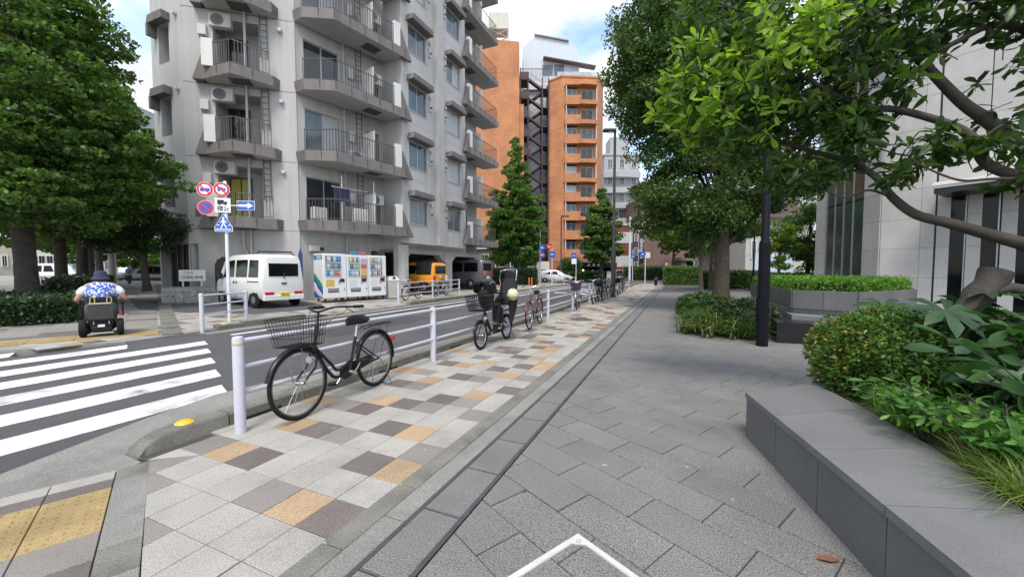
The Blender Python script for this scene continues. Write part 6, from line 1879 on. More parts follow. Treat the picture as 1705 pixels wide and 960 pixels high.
# glass bay between the stone piers
for j in range(4):
    for (z0, z1) in ((.1, 4.3), (4.4, 8.6), (8.7, 12.9)):
        g = MB(); g.box(.86 + j * .59, .86 + j * .59 + .57, .02, .04, z0, z1); Sd.put(g, 'bay_pane', m_bgl)
    g = MB(); g.box(.84 + j * .59, .87 + j * .59, -.03, .05, .1, HR); Sd.put(g, 'mullion', m_alu)
# ------------------------------------------------------------------ black stone platform and raised planter
m_pol = M('polished_granite', (.018, .019, .022), spec=.3, rough=.3, var=.15, scale=2, speck=.2, sscale=200)
m_pgr = M('planter_granite', (.115, .114, .117), rough=.55, var=.1, scale=2, speck=.2, sscale=160, rnd=.07, streak=.25)
PL = [(5.2, 7.5), (9.6, 6.2), (12.6, 14.2), (9.3, 15.2)]
pf = thing('stone_platform', 'low polished black stone platform under the raised planter', 'platform', (PL[0][0], PL[0][1], 0))
def rel(pts, o): return [(p[0] - o[0], p[1] - o[1]) for p in pts]
g = MB(); g.prism(rel(PL, PL[0]), -.05, .40); g.build('body', m_pol, pf)
g = MB(); big = [(5.85, 8.0), (6.3, 7.45), (9.6, 6.7), (12.5, 14.1), (9.4, 15.0)]; g.prism(rel(big, PL[0]), .40, .49); g.build('coping', M('coping_grey', (.17, .17, .18), rough=.5, var=.1, speck=.2), pf)
def faced(t, pts, o, z0, z1, step, mat, name='face_panel', th=.035):
    n = len(pts)
    for i in range(n):
        a, b = Vector(pts[i]), Vector(pts[(i + 1) % n]); d = b - a; m = max(1, round(d.length / step)); L_ = d.length / m
        rz = math.atan2(d.y, d.x)
        for k in range(m):
            p = a + d * (k / m)
            g = MB(); g.box(.003, L_ - .003, -th, 0, z0, z1, .004); g.build(name, mat, t, (p.x - o[0], p.y - o[1], 0), rz)
PP = [(6.15, 8.4), (6.85, 7.6), (9.2, 8.75), (9.7, 10.5), (9.2, 13.8), (8.3, 13.3)]
pt = thing('raised_planter', 'grey granite planter with a clipped green hedge in front of the stone building', 'planter', (PP[0][0], PP[0][1], .49))
cx = sum(p[0] for p in PP) / 6; cy = sum(p[1] for p in PP) / 6
ins = [(cx + (p[0] - cx) * .95, cy + (p[1] - cy) * .95) for p in PP]
g = MB(); g.prism(rel(ins, PP[0]), 0, .12); g.build('base', M('planter_base', (.30, .31, .33), rough=.5), pt)
g = MB(); g.prism(rel(PP, PP[0]), .12, .47); g.build('core', m_joint, pt)
faced(pt, PP, PP[0], .11, .50, .62, m_pgr)
g = MB(); g.prism(rel(ins, PP[0]), .47, .48); g.build('soil', m_dirt, pt)

# ------------------------------------------------------------------ granite bench wall and planting bed
bench = thing('granite_bench_wall', 'dark granite bench wall around the planting bed in the right foreground', 'bench wall', (2.0, 3.25, 0))
O2 = (2.0, 3.25)
m_bgr = M('bench_granite', (.112, .113, .118), rough=.62, var=.1, scale=1.8, bump=.12, bscale=180, speck=.22, sscale=190, rnd=.05, stain=.15, stscale=1.2)
m_bgt = M('bench_granite_lit_top', (.138, .139, .143), rough=.66, var=.1, scale=1.8, bump=.12, bscale=180, speck=.2, sscale=190, rnd=.05, stain=.2, stscale=1.2)  # same granite, coloured lighter for the light falling on the top
BH = .38
front = [Vector((2.0, 3.25)), Vector((1.885, 2.72)), Vector((1.77, 2.19)), Vector((1.655, 1.66)), Vector((1.54, 1.13)), Vector((1.42, .55)), Vector((1.2, -.5))]
inner = [Vector((2.80, 3.52)), Vector((2.66, 2.85)), Vector((2.48, 2.22)), Vector((2.22, 1.62)), Vector((2.05, 1.1)), Vector((1.9, .5)), Vector((1.7, -.55))]
for i in range(6):
    a, b, c, d = front[i], front[i + 1], inner[i + 1], inner[i]
    def sh_in(p, q, f): return p + (q - p) * f
    top = [sh_in(a, b, .004), sh_in(b, a, .004), sh_in(c, d, .004), sh_in(d, c, .004)]
    g = MB(); g.prism(rel([tuple(p) for p in top], O2), BH - .045, BH); g.build('cap_slab', m_bgt, bench)
    n = Vector((-(b - a).y, (b - a).x)).normalized() * -1
    low = [sh_in(a, b, .006) - n * .012, sh_in(b, a, .006) - n * .012, sh_in(b, a, .006) - n * .05, sh_in(a, b, .006) - n * .05]
    if i == 0: pass
    g = MB(); g.prism(rel([tuple(p) for p in low], O2), -.02, BH - .048); g.build('face_panel', m_bgr, bench)
core = [front[0] + Vector((.05, -.03))] + [p + Vector((.05, 0)) for p in front[1:]] + inner[::-1]
g = MB(); g.prism(rel([tuple(p) for p in core], O2), -.05, BH - .05); g.build('core', m_joint, bench)
# the wall's far end returns to the right behind the shrubs
ret = [Vector((2.0, 3.25)) + Vector((.935, .355)) * k for k in (0, .86, 1.7, 2.5, 3.4, 4.4)]
for i in range(5):
    a, b = ret[i], ret[i + 1]; n = Vector((-.355, .935))
    q = [a, b, b - n * .3, a - n * .3] if i else [a + Vector((.0, 0)), b, b - n * .02, a - n * .01]
    g = MB(); g.prism(rel([tuple(p) for p in ([a - n * .006 + Vector((.008, 0)), b - n * .006, b - n * .04, a - n * .04 + Vector((.02, 0))])], O2), -.02, BH - .052); g.build('face_panel', m_bgr, bench)
    if i: g = MB(); g.prism(rel([tuple(p) for p in q], O2), BH - .05, BH - .001); g.build('cap_slab', m_bgt, bench)
g = MB(); g.prism([(2.78, 3.5), (6.1, 4.75), (7.5, 2.0), (5, -1), (1.7, -.55), (1.9, .5), (2.05, 1.1), (2.22, 1.62), (2.48, 2.22), (2.66, 2.85)], -.05, .32)
structure(g.build('planting_bed', m_dirt))
# fallen leaf on the paving
g = MB(); pts = [(-.055, 0, .004), (-.03, .018, .010), (.0, .024, .012), (.035, .016, .008), (.06, 0, .016), (.035, -.015, .012), (0, -.022, .010), (-.03, -.016, .012)]
g._add(pts, [(0, 1, 7), (1, 2, 6, 7), (2, 3, 5, 6), (3, 4, 5)])
o = g.build('fallen_leaf', M('dead_leaf', (.17, .075, .03), rough=.7, var=.2, scale=30), None, (1.55, 1.82, .002), R(-8)); tag(o, 'single brown fallen leaf on the granite paving by the bench', 'leaf')
# ================================================================== vegetation
nr = np.random.default_rng(11)
def unit(a): return a / np.maximum(np.linalg.norm(a, axis=1, keepdims=True), 1e-9)
def quads_mesh(name, V, F, mat):
    """V (n,3), F (m,k) uniform polygons"""
    me = bpy.data.meshes.new(name)
    m, k = F.shape
    me.vertices.add(len(V)); me.vertices.foreach_set('co', V.astype(np.float32).ravel())
    me.loops.add(m * k); me.loops.foreach_set('vertex_index', F.astype(np.int32).ravel())
    me.polygons.add(m); me.polygons.foreach_set('loop_start', np.arange(0, m * k, k, dtype=np.int32))
    me.materials.append(mat); me.update(calc_edges=True)
    return me
def leaves(name, C, L, W, mat, up=.6, fold=.12, droop=0.0, T=None, jit=.35, shape='diamond'):
    n = len(C)
    N_ = unit(nr.normal(size=(n, 3)) + np.array([0, 0, up]))
    if T is None: T = nr.normal(size=(n, 3))
    T = T + nr.normal(size=(n, 3)) * .05
    T = T - N_ * (T * N_).sum(1, keepdims=True); T = unit(T); T[:, 2] -= droop; T = unit(T)
    B = np.cross(N_, T)
    s = 1 + nr.uniform(-jit, jit, (n, 1)); l = L * s; w = W * s
    if shape == 'diamond':
        V = np.stack([C - T * l * .5, C + B * w * .5 + N_ * w * fold, C + T * l * .5, C - B * w * .5 + N_ * w * fold], 1).reshape(-1, 3)
        F = np.arange(n * 4).reshape(n, 4)
        return quads_mesh(name, V, F, mat)
    # pointed leaf with a folded midrib: 8 points, 4 quads... base at C
    P = [(0, 0, 0), (.30, .30, fold), (.58, .48, fold), (.84, .36, fold * .5), (1, 0, -.16), (.84, -.36, fold * .5), (.58, -.48, fold), (.30, -.30, fold), (.84, 0, -.06), (.58, 0, .0), (.30, 0, .02)]
    V = np.stack([C + T * l * a + B * w * b + N_ * (w * c) for a, b, c in P], 1).reshape(-1, 3)
    F3 = np.array([[0, 1, 10], [0, 10, 7], [10, 1, 2], [10, 2, 9], [10, 9, 6], [10, 6, 7], [9, 2, 3], [9, 3, 8], [9, 8, 5], [9, 5, 6], [8, 3, 4], [8, 4, 5]])
    F = (F3[None] + (np.arange(n) * 11)[:, None, None]).reshape(-1, 3)
    return quads_mesh(name, V, F, mat)
def cloud(centers, radii, n_each, flat=.6, shell=.35):
    """leaf positions in flattened clumps"""
    C = np.repeat(np.asarray(centers), n_each, axis=0); Rr = np.repeat(np.asarray(radii), n_each)[:, None]
    d = unit(nr.normal(size=C.shape)); r = nr.uniform(shell, 1, (len(C), 1)) ** .6
    return C + d * r * Rr * np.array([1, 1, flat])
m_bark = M('bark_grey_brown', (.085, .066, .05), rough=.95, var=.35, scale=14, bump=1.0, bscale=30, streak=.45, speck=.3, sscale=40)
m_barkd = M('bark_dark', (.05, .042, .035), rough=.95, var=.3, scale=6, bump=1.0, bscale=25)
m_barkg = M('bark_stump', (.045, .04, .034), rough=.95, var=.35, scale=9, bump=1.0, bscale=30, stain=.4, stscale=8)
m_limb = M('bark_limb', (.05, .041, .033), rough=.9, var=.25, scale=9, bump=.8, bscale=45)
lm_gink = leaf_mat('leaf_ginkgo', (.034, .076, .017), (.115, .195, .04), .4)
lm_gink2 = leaf_mat('leaf_ginkgo_light', (.04, .095, .018), (.12, .22, .04), .35)
lm_camph = leaf_mat('leaf_camphor', (.022, .052, .015), (.082, .145, .036), .36, .38, c3=(.15, .2, .05), p3=.93)
lm_dark = leaf_mat('leaf_dark_evergreen', (.014, .03, .012), (.04, .07, .025), .25, .4)
lm_yel = leaf_mat('leaf_yellow_green', (.07, .14, .02), (.2, .3, .04), .4)
lm_hedge = leaf_mat('leaf_hedge', (.02, .05, .012), (.06, .12, .025), .25)
lm_hedgeb = leaf_mat('leaf_hedge_bright', (.045, .13, .015), (.14, .27, .035), .35)
def taper(pts, r0, r1):
    n = len(pts); return [r0 + (r1 - r0) * (i / (n - 1)) ** .8 for i in range(n)]
def tree(label, x, y, z0, trunk_h, r0, shape, clumps, per, leafL, leafW, mat, bark=m_bark, clr=(.6, 1.0), flat=.55, lean=(0, 0), name='tree', seed=1, group=None, limbs=14, shape_r=None, up=.6, core=0, zr=None):
    """shape: list of (cx,cy,cz,rx,ry,rz) ellipsoids relative to the foot, or a radius profile [(z, r), ...]"""
    rs = np.random.default_rng(seed)
    t = thing(name, label, 'tree', (x, y, z0), 0, group)
    cen = []
    if isinstance(shape[0], tuple) and len(shape[0]) == 2:
        zs = np.array([p[0] for p in shape]); rr = np.array([p[1] for p in shape])
        wz = rr ** 1.6 + .3
        grid = np.linspace(zs[0], zs[-1], 200); pr_ = np.interp(grid, zs, wz); pr_ /= pr_.sum()
        z = rs.choice(grid, clumps, p=pr_) + rs.normal(0, .1, clumps); r = np.interp(z, zs, rr)
        f = np.sqrt(rs.uniform(.12, 1, clumps)); a = rs.uniform(0, 2 * np.pi, clumps)
        f = np.where(rs.uniform(0, 1, clumps) < .1, f * rs.uniform(1.0, 1.14, clumps), f)
        bump_ = 1 + .16 * np.sin(3 * a + z * 1.3) + .1 * np.sin(7 * a - z * 2.1)
        cen = np.stack([np.cos(a) * r * f * bump_ + lean[0] * z, np.sin(a) * r * f * bump_ + lean[1] * z, z], 1)
    else:
        vol = np.array([s[3] * s[4] * s[5] for s in shape]) ** .75; vol /= vol.sum()
        k = rs.choice(len(shape), clumps, p=vol)
        d = rs.normal(size=(clumps, 3)); d /= np.linalg.norm(d, axis=1, keepdims=True)
        f = rs.uniform(.25, 1, (clumps, 1)) ** .45
        sp_ = np.array([s[:3] for s in shape])[k]; sr = np.array([s[3:] for s in shape])[k]
        cen = sp_ + d * f * sr
    rad = rs.uniform(*clr, clumps)
    P = cloud(cen, rad, per, flat)
    put('crown', leaves('crown', P, leafL, leafW, mat, up=up, droop=.25), t)
    g = MB()
    top = trunk_h
    tp = curve([(0, 0, -.1), (rs.uniform(-.08, .08), rs.uniform(-.08, .08), top * .35), (lean[0] * top * .6 + rs.uniform(-.1, .1), lean[1] * top * .6, top * .7), (lean[0] * top, lean[1] * top, top)], 7)
    n = len(tp); rad_t = [r0 * (1.35 if i == 0 else 1.12 if i == 1 else 1.0) * (1 - .72 * (i / (n - 1)) ** 1.2) for i in range(n)]
    g.tube(tp, rad_t, 14)
    g.build('trunk', bark, t, smooth=60)
    g = MB()
    order = rs.permutation(len(cen))[:limbs]
    for i in order:
        c = Vector(cen[i]); h = min(max(c.z * rs.uniform(.45, .8), trunk_h * .28), trunk_h * .95); f = h / top
        q = Vector(tp[min(n - 1, int(f * (n - 1)))]); r_ = r0 * (1 - .72 * f ** 1.2) * .45
        mid = q.lerp(c, .5) + Vector((rs.uniform(-.3, .3), rs.uniform(-.3, .3), rs.uniform(.1, .5)))
        pp = curve([tuple(q), tuple(mid), tuple(c)], 6); g.tube(pp, taper(pp, r_, .015), 6)
    if limbs: g.build('branches', bark, t, smooth=60)
    return t
GT = 'ginkgo trees along the side street'
tree('large ginkgo tree with the thickest trunk at the far left', -14.6, 11.6, .1, 12, .25, [(2.7, 2.2), (3.6, 2.8), (4.4, 2.9), (5.0, 3.2), (5.9, 2.5), (6.8, 2.9), (7.8, 2.1), (8.6, 2.3), (9.6, 1.7), (14, 1.0), (15.5, .4)], 900, 125, .115, .10, lm_gink, m_barkd, (.2, .62), .38, name='ginkgo_tree', seed=1, group=GT, limbs=30)
tree('ginkgo tree with a dark trunk, second from the left', U(103, 17.5), 17.5, .15, 11, .22, [(2.6, 2.2), (3.6, 3.2), (4.6, 2.8), (5.5, 3.3), (6.5, 2.6), (7.6, 2.8), (8.6, 2.1), (10, 2.0), (12, 1.4), (15, .6)], 600, 120, .14, .12, lm_gink, m_barkd, (.25, .68), .4, name='ginkgo_tree', seed=2, group=GT, limbs=22)
tree('ginkgo tree with a dark trunk, third from the left', U(137, 22), 22, .2, 11, .26, [(2.5, 2.2), (4, 4.2), (7, 4.2), (10, 3), (14, .8)], 170, 200, .2, .17, lm_gink, m_barkd, (.6, 1.1), .45, name='ginkgo_tree', seed=3, group=GT, limbs=16)
tree('slender ginkgo tree, fourth trunk from the left', U(153, 27), 27, .2, 11, .22, [(3, 2.2), (5, 4.2), (8, 4), (13, .8)], 120, 180, .24, .2, lm_gink, m_barkd, (.7, 1.2), .45, name='ginkgo_tree', seed=4, group=GT, limbs=10)
tree('slender ginkgo tree, fifth trunk from the left by the grey pole', U(168, 32), 32, .2, 11, .25, [(3, 2.2), (5, 4.2), (8, 4), (13, .8)], 110, 160, .28, .24, lm_gink, m_barkd, (.7, 1.2), .45, name='ginkgo_tree', seed=5, group=GT, limbs=10)
tree('dark small-leaved evergreen tree at the apartment entrance', -14.35, 15.1, .7, 3.2, .13, [(0, 0, 2.3, 1.3, 1.1, .9), (-.5, -.5, 2.0, 1.1, .9, .6), (.9, -.3, 2.6, .7, .6, .5), (-1.3, -.2, 2.2, .9, .8, .7)], 130, 170, .085, .05, lm_dark, m_barkd, (.25, .5), .6, seed=6, name='evergreen_tree', limbs=16)
tree('broad green tree at the far end of the side street', U(225, 52), 52, 0, 4, .3, [(0, 0, 4.2, 5, 3, 2.2), (4, 0, 3.6, 3, 3, 1.8), (-5, 0, 3.8, 3.5, 3, 1.8)], 100, 130, .4, .32, lm_gink2, m_barkd, (.7, 1.2), .6, seed=7, limbs=8)
tree('ginkgo tree in front of the orange tower wing', U(860, 41), 41, 0, 12, .28, [(2.0, 2.2), (3.2, 3.0), (4.2, 3.3), (5.4, 2.9), (7, 3.2), (8.2, 2.2), (9.5, 2.3), (10.6, 1.3), (12.2, 1.4), (13.2, .7), (15.2, .15)], 420, 95, .22, .19, lm_gink2, m_barkd, (.3, .75), .5, seed=8, name='ginkgo_tree', limbs=14, group='young ginkgo trees at the crossroads')
tree('ginkgo tree in front of the orange tower balconies, beside the street lamp', U(1001, 45), 45, 0, 8.5, .22, [(2.4, 1.2), (3.6, 2.5), (4.6, 2.1), (6.2, 2.5), (7.2, 1.6), (8.4, 1.5), (9.4, .7), (10.8, .15)], 280, 90, .22, .19, lm_gink, m_barkd, (.28, .65), .5, seed=9, name='ginkgo_tree', limbs=10, group='young ginkgo trees at the crossroads')
# camphor tree on the plaza
cam_t = tree('large camphor tree with a stout trunk in the lily turf bed', 7.2, 13.2, 0, 8.5, .27, [(-.9, .3, 8.2, 3.0, 2.6, 3.4), (-.4, .2, 4.4, 2.7, 2.2, 1.5), (-2.0, .2, 6.9, 1.4, 1.4, 1.3), (1.9, .3, 5.6, 2.2, 2.0, 2.0), (-1.9, 0, 9.8, 1.7, 1.6, 1.6), (-.6, 0, 3.1, 2.2, 1.6, .6)], 640, 260, .115, .058, lm_camph, m_bark, (.35, .75), .6, seed=10, name='camphor_tree', limbs=40, up=.4)
tree('slim plaza tree just behind the camphor trunk', U(1168, 24), 24, 0, 5, .14, [(-.8, 0, 4.3, 2.0, 1.6, 1.1), (.6, 0, 4.8, 1.8, 1.5, 1.2), (-2.2, 0, 4.6, 1.4, 1.2, .9)], 90, 180, .16, .09, lm_yel, m_bark, (.4, .75), .55, seed=11, name='plaza_tree', limbs=12, group='slim plaza trees')
tree('slim plaza tree behind and right of the camphor trunk', U(1183, 27), 27, 0, 5, .14, [(0, 0, 4.8, 2.0, 1.6, 1.2), (1.6, 0, 4.4, 1.6, 1.3, .9)], 80, 160, .17, .1, lm_gink2, m_bark, (.4, .75), .55, seed=12, name='plaza_tree', limbs=12, group='slim plaza trees')
tree('young light green tree with a thin trunk right of the black lamp pole', U(1297, 22), 22, .2, 3.6, .07, [(0, 0, 3.4, .9, .8, .7), (-.4, 0, 2.4, .7, .6, .4), (.6, 0, 2.6, .6, .5, .4), (.1, 0, 1.7, .6, .5, .35)], 46, 110, .12, .08, lm_yel, m_barkd, (.22, .42), .5, seed=13, name='young_tree', limbs=16)
tree('dense dark green tree left of the stone building', U(1346, 25), 25, .2, 4.5, .15, [(0, 0, 3.6, 1.6, 1.5, 2.0), (.5, 0, 2.0, 1.2, 1.1, 1.0)], 90, 170, .15, .09, lm_camph, m_barkd, (.4, .7), .6, seed=14, name='evergreen_tree', limbs=10)
tree('green tree far behind the plaza hedges', U(1120, 52), 52, 0, 6, .2, [(0, 0, 6, 3, 2.5, 2.4), (3, 0, 5, 2.5, 2, 1.8)], 80, 130, .32, .22, lm_gink2, m_barkd, (.6, 1.0), .55, seed=15, limbs=8)

def hedge(label, pts, h, mat, n, L, W, z0=0, name='hedge', jitter=.06, core_m=None):
    """clipped hedge over a polygon (world x,y): dark core, leafy skin"""
    t = thing(name, label, 'hedge', (pts[0][0], pts[0][1], z0))
    P = np.array(pts); c = P.mean(0); ins_ = c + (P - c) * .93
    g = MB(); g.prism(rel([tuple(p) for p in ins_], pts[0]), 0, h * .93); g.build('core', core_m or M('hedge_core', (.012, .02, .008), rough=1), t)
    nP = len(P); seg = np.roll(P, -1, 0) - P; ln = np.linalg.norm(seg, axis=1)
    per = ln.sum(); ar = abs(sum(P[i][0] * P[(i + 1) % nP][1] - P[(i + 1) % nP][0] * P[i][1] for i in range(nP))) / 2
    ns = int(n * per * h / (per * h + ar)); nt = n - ns
    k = nr.choice(nP, ns, p=ln / per); f = nr.uniform(0, 1, (ns, 1)); side = P[k] + seg[k] * f
    side = np.concatenate([side, nr.uniform(0, h, (ns, 1))], 1)
    tri = []
    w = np.array([abs((P[i][0] - P[0][0]) * (P[i + 1][1] - P[0][1]) - (P[i + 1][0] - P[0][0]) * (P[i][1] - P[0][1])) for i in range(1, nP - 1)]); w /= w.sum()
    kk = nr.choice(nP - 2, nt, p=w) + 1; a = nr.uniform(0, 1, (nt, 1)); b = nr.uniform(0, 1, (nt, 1)); fl = (a + b > 1); a = np.where(fl, 1 - a, a); b = np.where(fl, 1 - b, b)
    tp = P[0] + (P[kk] - P[0]) * a + (P[kk + 1] - P[0]) * b
    tp = np.concatenate([tp, np.full((nt, 1), h)], 1)
    A = np.concatenate([side, tp]); A += nr.normal(0, jitter, A.shape); A[:, 2] = np.maximum(A[:, 2], .02)
    A -= np.array([pts[0][0], pts[0][1], 0])
    put('foliage', leaves('foliage', A, L, W, mat, up=.5), t)
    return t
def box4(u0, u1, d0, d1): return [(U(u0, d0), d0), (U(u1, d0), d0), (U(u1, d1), d1), (U(u0, d1), d1)]
hedge('low dark hedge under the ginkgo trees at the left edge', [(-11.9, 8.9), (-11.1, 9.7), (-13.2, 12.0), (-17.5, 12.5), (-16, 10)], .55, lm_dark, 16000, .10, .06, .1)
hedge('dark hedge along the tree row behind the wheelchair user', [(-15.0, 12.3), (-14.6, 12.7), (-25.2, 24.2), (-26.6, 23.6)], .9, lm_dark, 9000, .14, .09, .15)
hedge('dark clipped hedge right of the grey van', box4(822, 893, 35, 36.6), 1.5, lm_dark, 9000, .12, .08)
hedge('bushy green hedge in front of the shop awning', box4(930, 1003, 49.5, 51), 1.15, lm_hedge, 8000, .16, .11, jitter=.12)
hedge('tall rounded bush behind the silver hatchback', box4(938, 963, 50, 52), 2.6, lm_hedge, 6000, .18, .12, jitter=.2, name='bush')
hedge('clipped box hedge at the end of the plaza path', box4(1106, 1168, 38, 40), 1.75, lm_gink2, 12000, .11, .07, .0)
hedge('long low hedge behind the camphor trunk', box4(1170, 1262, 30, 32), 1.3, lm_hedge, 12000, .12, .08)
hedge('long low hedge beyond the young tree', box4(1250, 1420, 27, 28.5), 1.15, lm_hedge, 12000, .11, .07)
hedge('yellowish low shrub row between lamp pole and stone building', box4(1262, 1365, 22.5, 24), .85, lm_yel, 7000, .11, .07, .0, name='shrub_row')
hedge('shrubs at the foot of the brown building', box4(1040, 1108, 56, 58), 1.7, lm_camph, 6000, .2, .14, jitter=.2, name='shrub_row')
hedge('bright green clipped hedge filling the raised planter', ins, .22, lm_hedgeb, 26000, .055, .032, .97, jitter=.035)

# lily turf bed round the camphor trunk
def blades(name, base, L, w, mat, lean=.7, seg=3):
    n = len(base); a = nr.uniform(0, 2 * np.pi, n); D = np.stack([np.cos(a), np.sin(a), np.zeros(n)], 1); Bx = np.stack([-np.sin(a), np.cos(a), np.zeros(n)], 1)
    l = (L * nr.uniform(.6, 1.15, n))[:, None]; ln = nr.uniform(.3, 1.0, n)[:, None] * lean
    rows = []
    for i in range(seg + 1):
        f = i / seg; c = base + D * l * ln * f ** 1.5 + np.array([0, 0, 1]) * l * (f - ln * .62 * f ** 2.2); ww = w * (1 - .85 * f)
        rows += [c + Bx * ww, c - Bx * ww]
    V = np.stack(rows, 1).reshape(-1, 3); k = 2 * (seg + 1)
    F = np.concatenate([np.arange(n)[:, None] * k + np.array([2 * i, 2 * i + 1, 2 * i + 3, 2 * i + 2]) for i in range(seg)])
    return quads_mesh(name, V, F, mat)
lm_grass = leaf_mat('leaf_lily_turf', (.022, .055, .014), (.085, .15, .03), .25, .35, c3=(.34, .34, .14), p3=.9)
bedp = [S(.12, 9.3), S(.5, 9.0), S(1.5, 9.05), S(1.8, 9.6), S(2.2, 14), S(1.9, 19), S(.6, 19.5), S(.25, 14)]
bp_ = np.array([p[:2] for p in bedp])
g = MB(); g.prism([tuple(bp_.mean(0) + (p - bp_.mean(0)) * .93) for p in bp_], -.05, .02); structure(g.build('turf_bed', m_dirt))
def inpoly(n, P):
    lo, hi = P.min(0), P.max(0); out = []
    while len(out) < n:
        q = nr.uniform(lo, hi, (n * 2, 2)); ins_ = np.zeros(len(q), bool); j = len(P) - 1
        for i in range(len(P)):
            cnd = ((P[i][1] > q[:, 1]) != (P[j][1] > q[:, 1])) & (q[:, 0] < (P[j][0] - P[i][0]) * (q[:, 1] - P[i][1]) / (P[j][1] - P[i][1] + 1e-12) + P[i][0]); ins_ ^= cnd; j = i
        out += list(q[ins_])
    return np.array(out[:n])
# tufts: blades start in clusters on a low mound
def bed_z(q):
    c = bp_.mean(0); e = np.min([np.abs((bp_[(i + 1) % len(bp_)][0] - bp_[i][0]) * (bp_[i][1] - q[:, 1]) - (bp_[i][0] - q[:, 0]) * (bp_[(i + 1) % len(bp_)][1] - bp_[i][1])) / np.linalg.norm(bp_[(i + 1) % len(bp_)] - bp_[i]) for i in range(len(bp_))], axis=0)
    return .02 + .16 * np.clip(e / .5, 0, 1)
tc_ = inpoly(700, bp_); tz = bed_z(tc_)
q = np.repeat(tc_, 20, axis=0) + nr.normal(0, .045, (700 * 20, 2)); qz = np.repeat(tz, 20)[:, None]
o = put('lily_turf', blades('lily_turf', np.concatenate([q, qz], 1), .52, .015, lm_grass, 1.35, 4)); stuff(o)
tag(o, 'lily turf grass around the camphor trunk', 'grass')
def shrub(label, c, r, n, L, W, mat, name='shrub', shape='diamond', jit=.12, flatb=0.15, up=.5):
    t = thing(name, label, 'shrub', (c[0], c[1], c[2] - r[2]))
    d = unit(nr.normal(size=(n, 3))); rr = nr.uniform(.82, 1.04, (n, 1)); 
    lump = 1 + .06 * np.sin(d[:, :1] * 9 + 1) + .06 * np.sin(d[:, 1:2] * 11 + d[:, 2:] * 7)
    A = d * rr * lump * np.array(r) + np.array([0, 0, r[2]]); A = A[A[:, 2] > .0]
    T_ = A - np.array([0, 0, r[2]]) + np.array([0, 0, .1])
    put('foliage', leaves('foliage', A, L, W, mat, up=up, T=T_ * 1.0 + nr.normal(0, .3, A.shape), shape=shape), t)
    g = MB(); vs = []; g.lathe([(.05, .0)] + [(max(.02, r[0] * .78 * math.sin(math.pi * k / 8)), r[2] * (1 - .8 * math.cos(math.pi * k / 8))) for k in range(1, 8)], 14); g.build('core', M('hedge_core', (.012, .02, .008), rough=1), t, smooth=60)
    return t
lm_az = leaf_mat('leaf_azalea', (.03, .075, .014), (.10, .19, .03), .3, .4, c3=(.30, .26, .06), p3=.9)
shrub('dark leafy shrub beside the black lamp pole in the turf bed', (U(1240, 8.7), 8.7, .38), (.7, .5, .36), 7000, .09, .035, lm_dark)
shrub('low green shrub at the foot of the camphor trunk', (U(1170, 11), 11, .36), (.7, .6, .4), 5000, .12, .03, lm_hedge)
shrub('round clipped bush with small leaves on the bench wall corner', (3.22, 3.32, .66), (.50, .44, .40), 15000, .042, .018, lm_az, 'round_bush', 'leaf')
shrub('dark twiggy shrub behind the round clipped bush', (4.5, 3.6, .6), (.7, .5, .42), 6000, .06, .03, lm_dark)
# feathery low shrub, palmate shrub, broad leaved plants and grasses in the bed
def sprig_plant(label, name, c, n_stem, stem_h, n_leaf, L, W, mat, spread, droop=.5, pair=True):
    t = thing(name, label, 'plant', c)
    g = MB(); C_ = []; T_ = []
    for i in range(n_stem):
        a = nr.uniform(0, 2 * np.pi); r = spread * math.sqrt(nr.uniform(0, 1)); h = stem_h * nr.uniform(.6, 1.1)
        tip = Vector((math.cos(a) * r, math.sin(a) * r, h)); mid = Vector((math.cos(a) * r * .35, math.sin(a) * r * .35, h * .65))
        pp = curve([(math.cos(a) * .03, math.sin(a) * .03, 0), tuple(mid), tuple(tip)], 4); g.tube(pp, taper(pp, .007, .002), 4)
        for k in range(n_leaf):
            f = .45 + .55 * k / max(1, n_leaf - 1); q = Vector(pp[min(len(pp) - 1, int(f * (len(pp) - 1)))])
            out = Vector((math.cos(a), math.sin(a), .2)); sd = Vector((-math.sin(a), math.cos(a), 0)) * (1 if k % 2 else -1)
            d = (sd * .8 + out * .6) if k < n_leaf - 1 else out
            C_.append(tuple(q)); T_.append(tuple(d))
    g.build('stems', m_limb, t)
    put('leaves', leaves('leaves', np.array(C_), L, W, mat, up=1.6, fold=.16, T=np.array(T_), droop=droop * .3, jit=.25, shape='leaf'), t)
    return t
lm_nand = leaf_mat('leaf_nandina', (.035, .11, .02), (.10, .23, .04), .35, .4)
lm_broad = leaf_mat('leaf_broad', (.022, .065, .022), (.055, .125, .035), .3, .4)
sprig_plant('feathery bright green shrub hanging over the bench wall', 'feathery_shrub', (2.68, 2.42, .32), 54, .34, 11, .075, .028, lm_nand, .42)
sprig_plant('feathery green shrub behind the grass tuft on the right', 'feathery_shrub', (2.62, 1.98, .32), 44, .36, 11, .08, .03, lm_nand, .4)
sprig_plant('broad leaved shrub at the right edge above the feathery plants', 'broad_leaved_shrub', (3.25, 2.25, .32), 30, .62, 7, .19, .085, lm_broad, .5)
sprig_plant('glossy broad leaved shrub at the right edge below the limb', 'broad_leaved_shrub', (3.75, 2.75, .32), 28, .7, 7, .2, .09, lm_broad, .55)
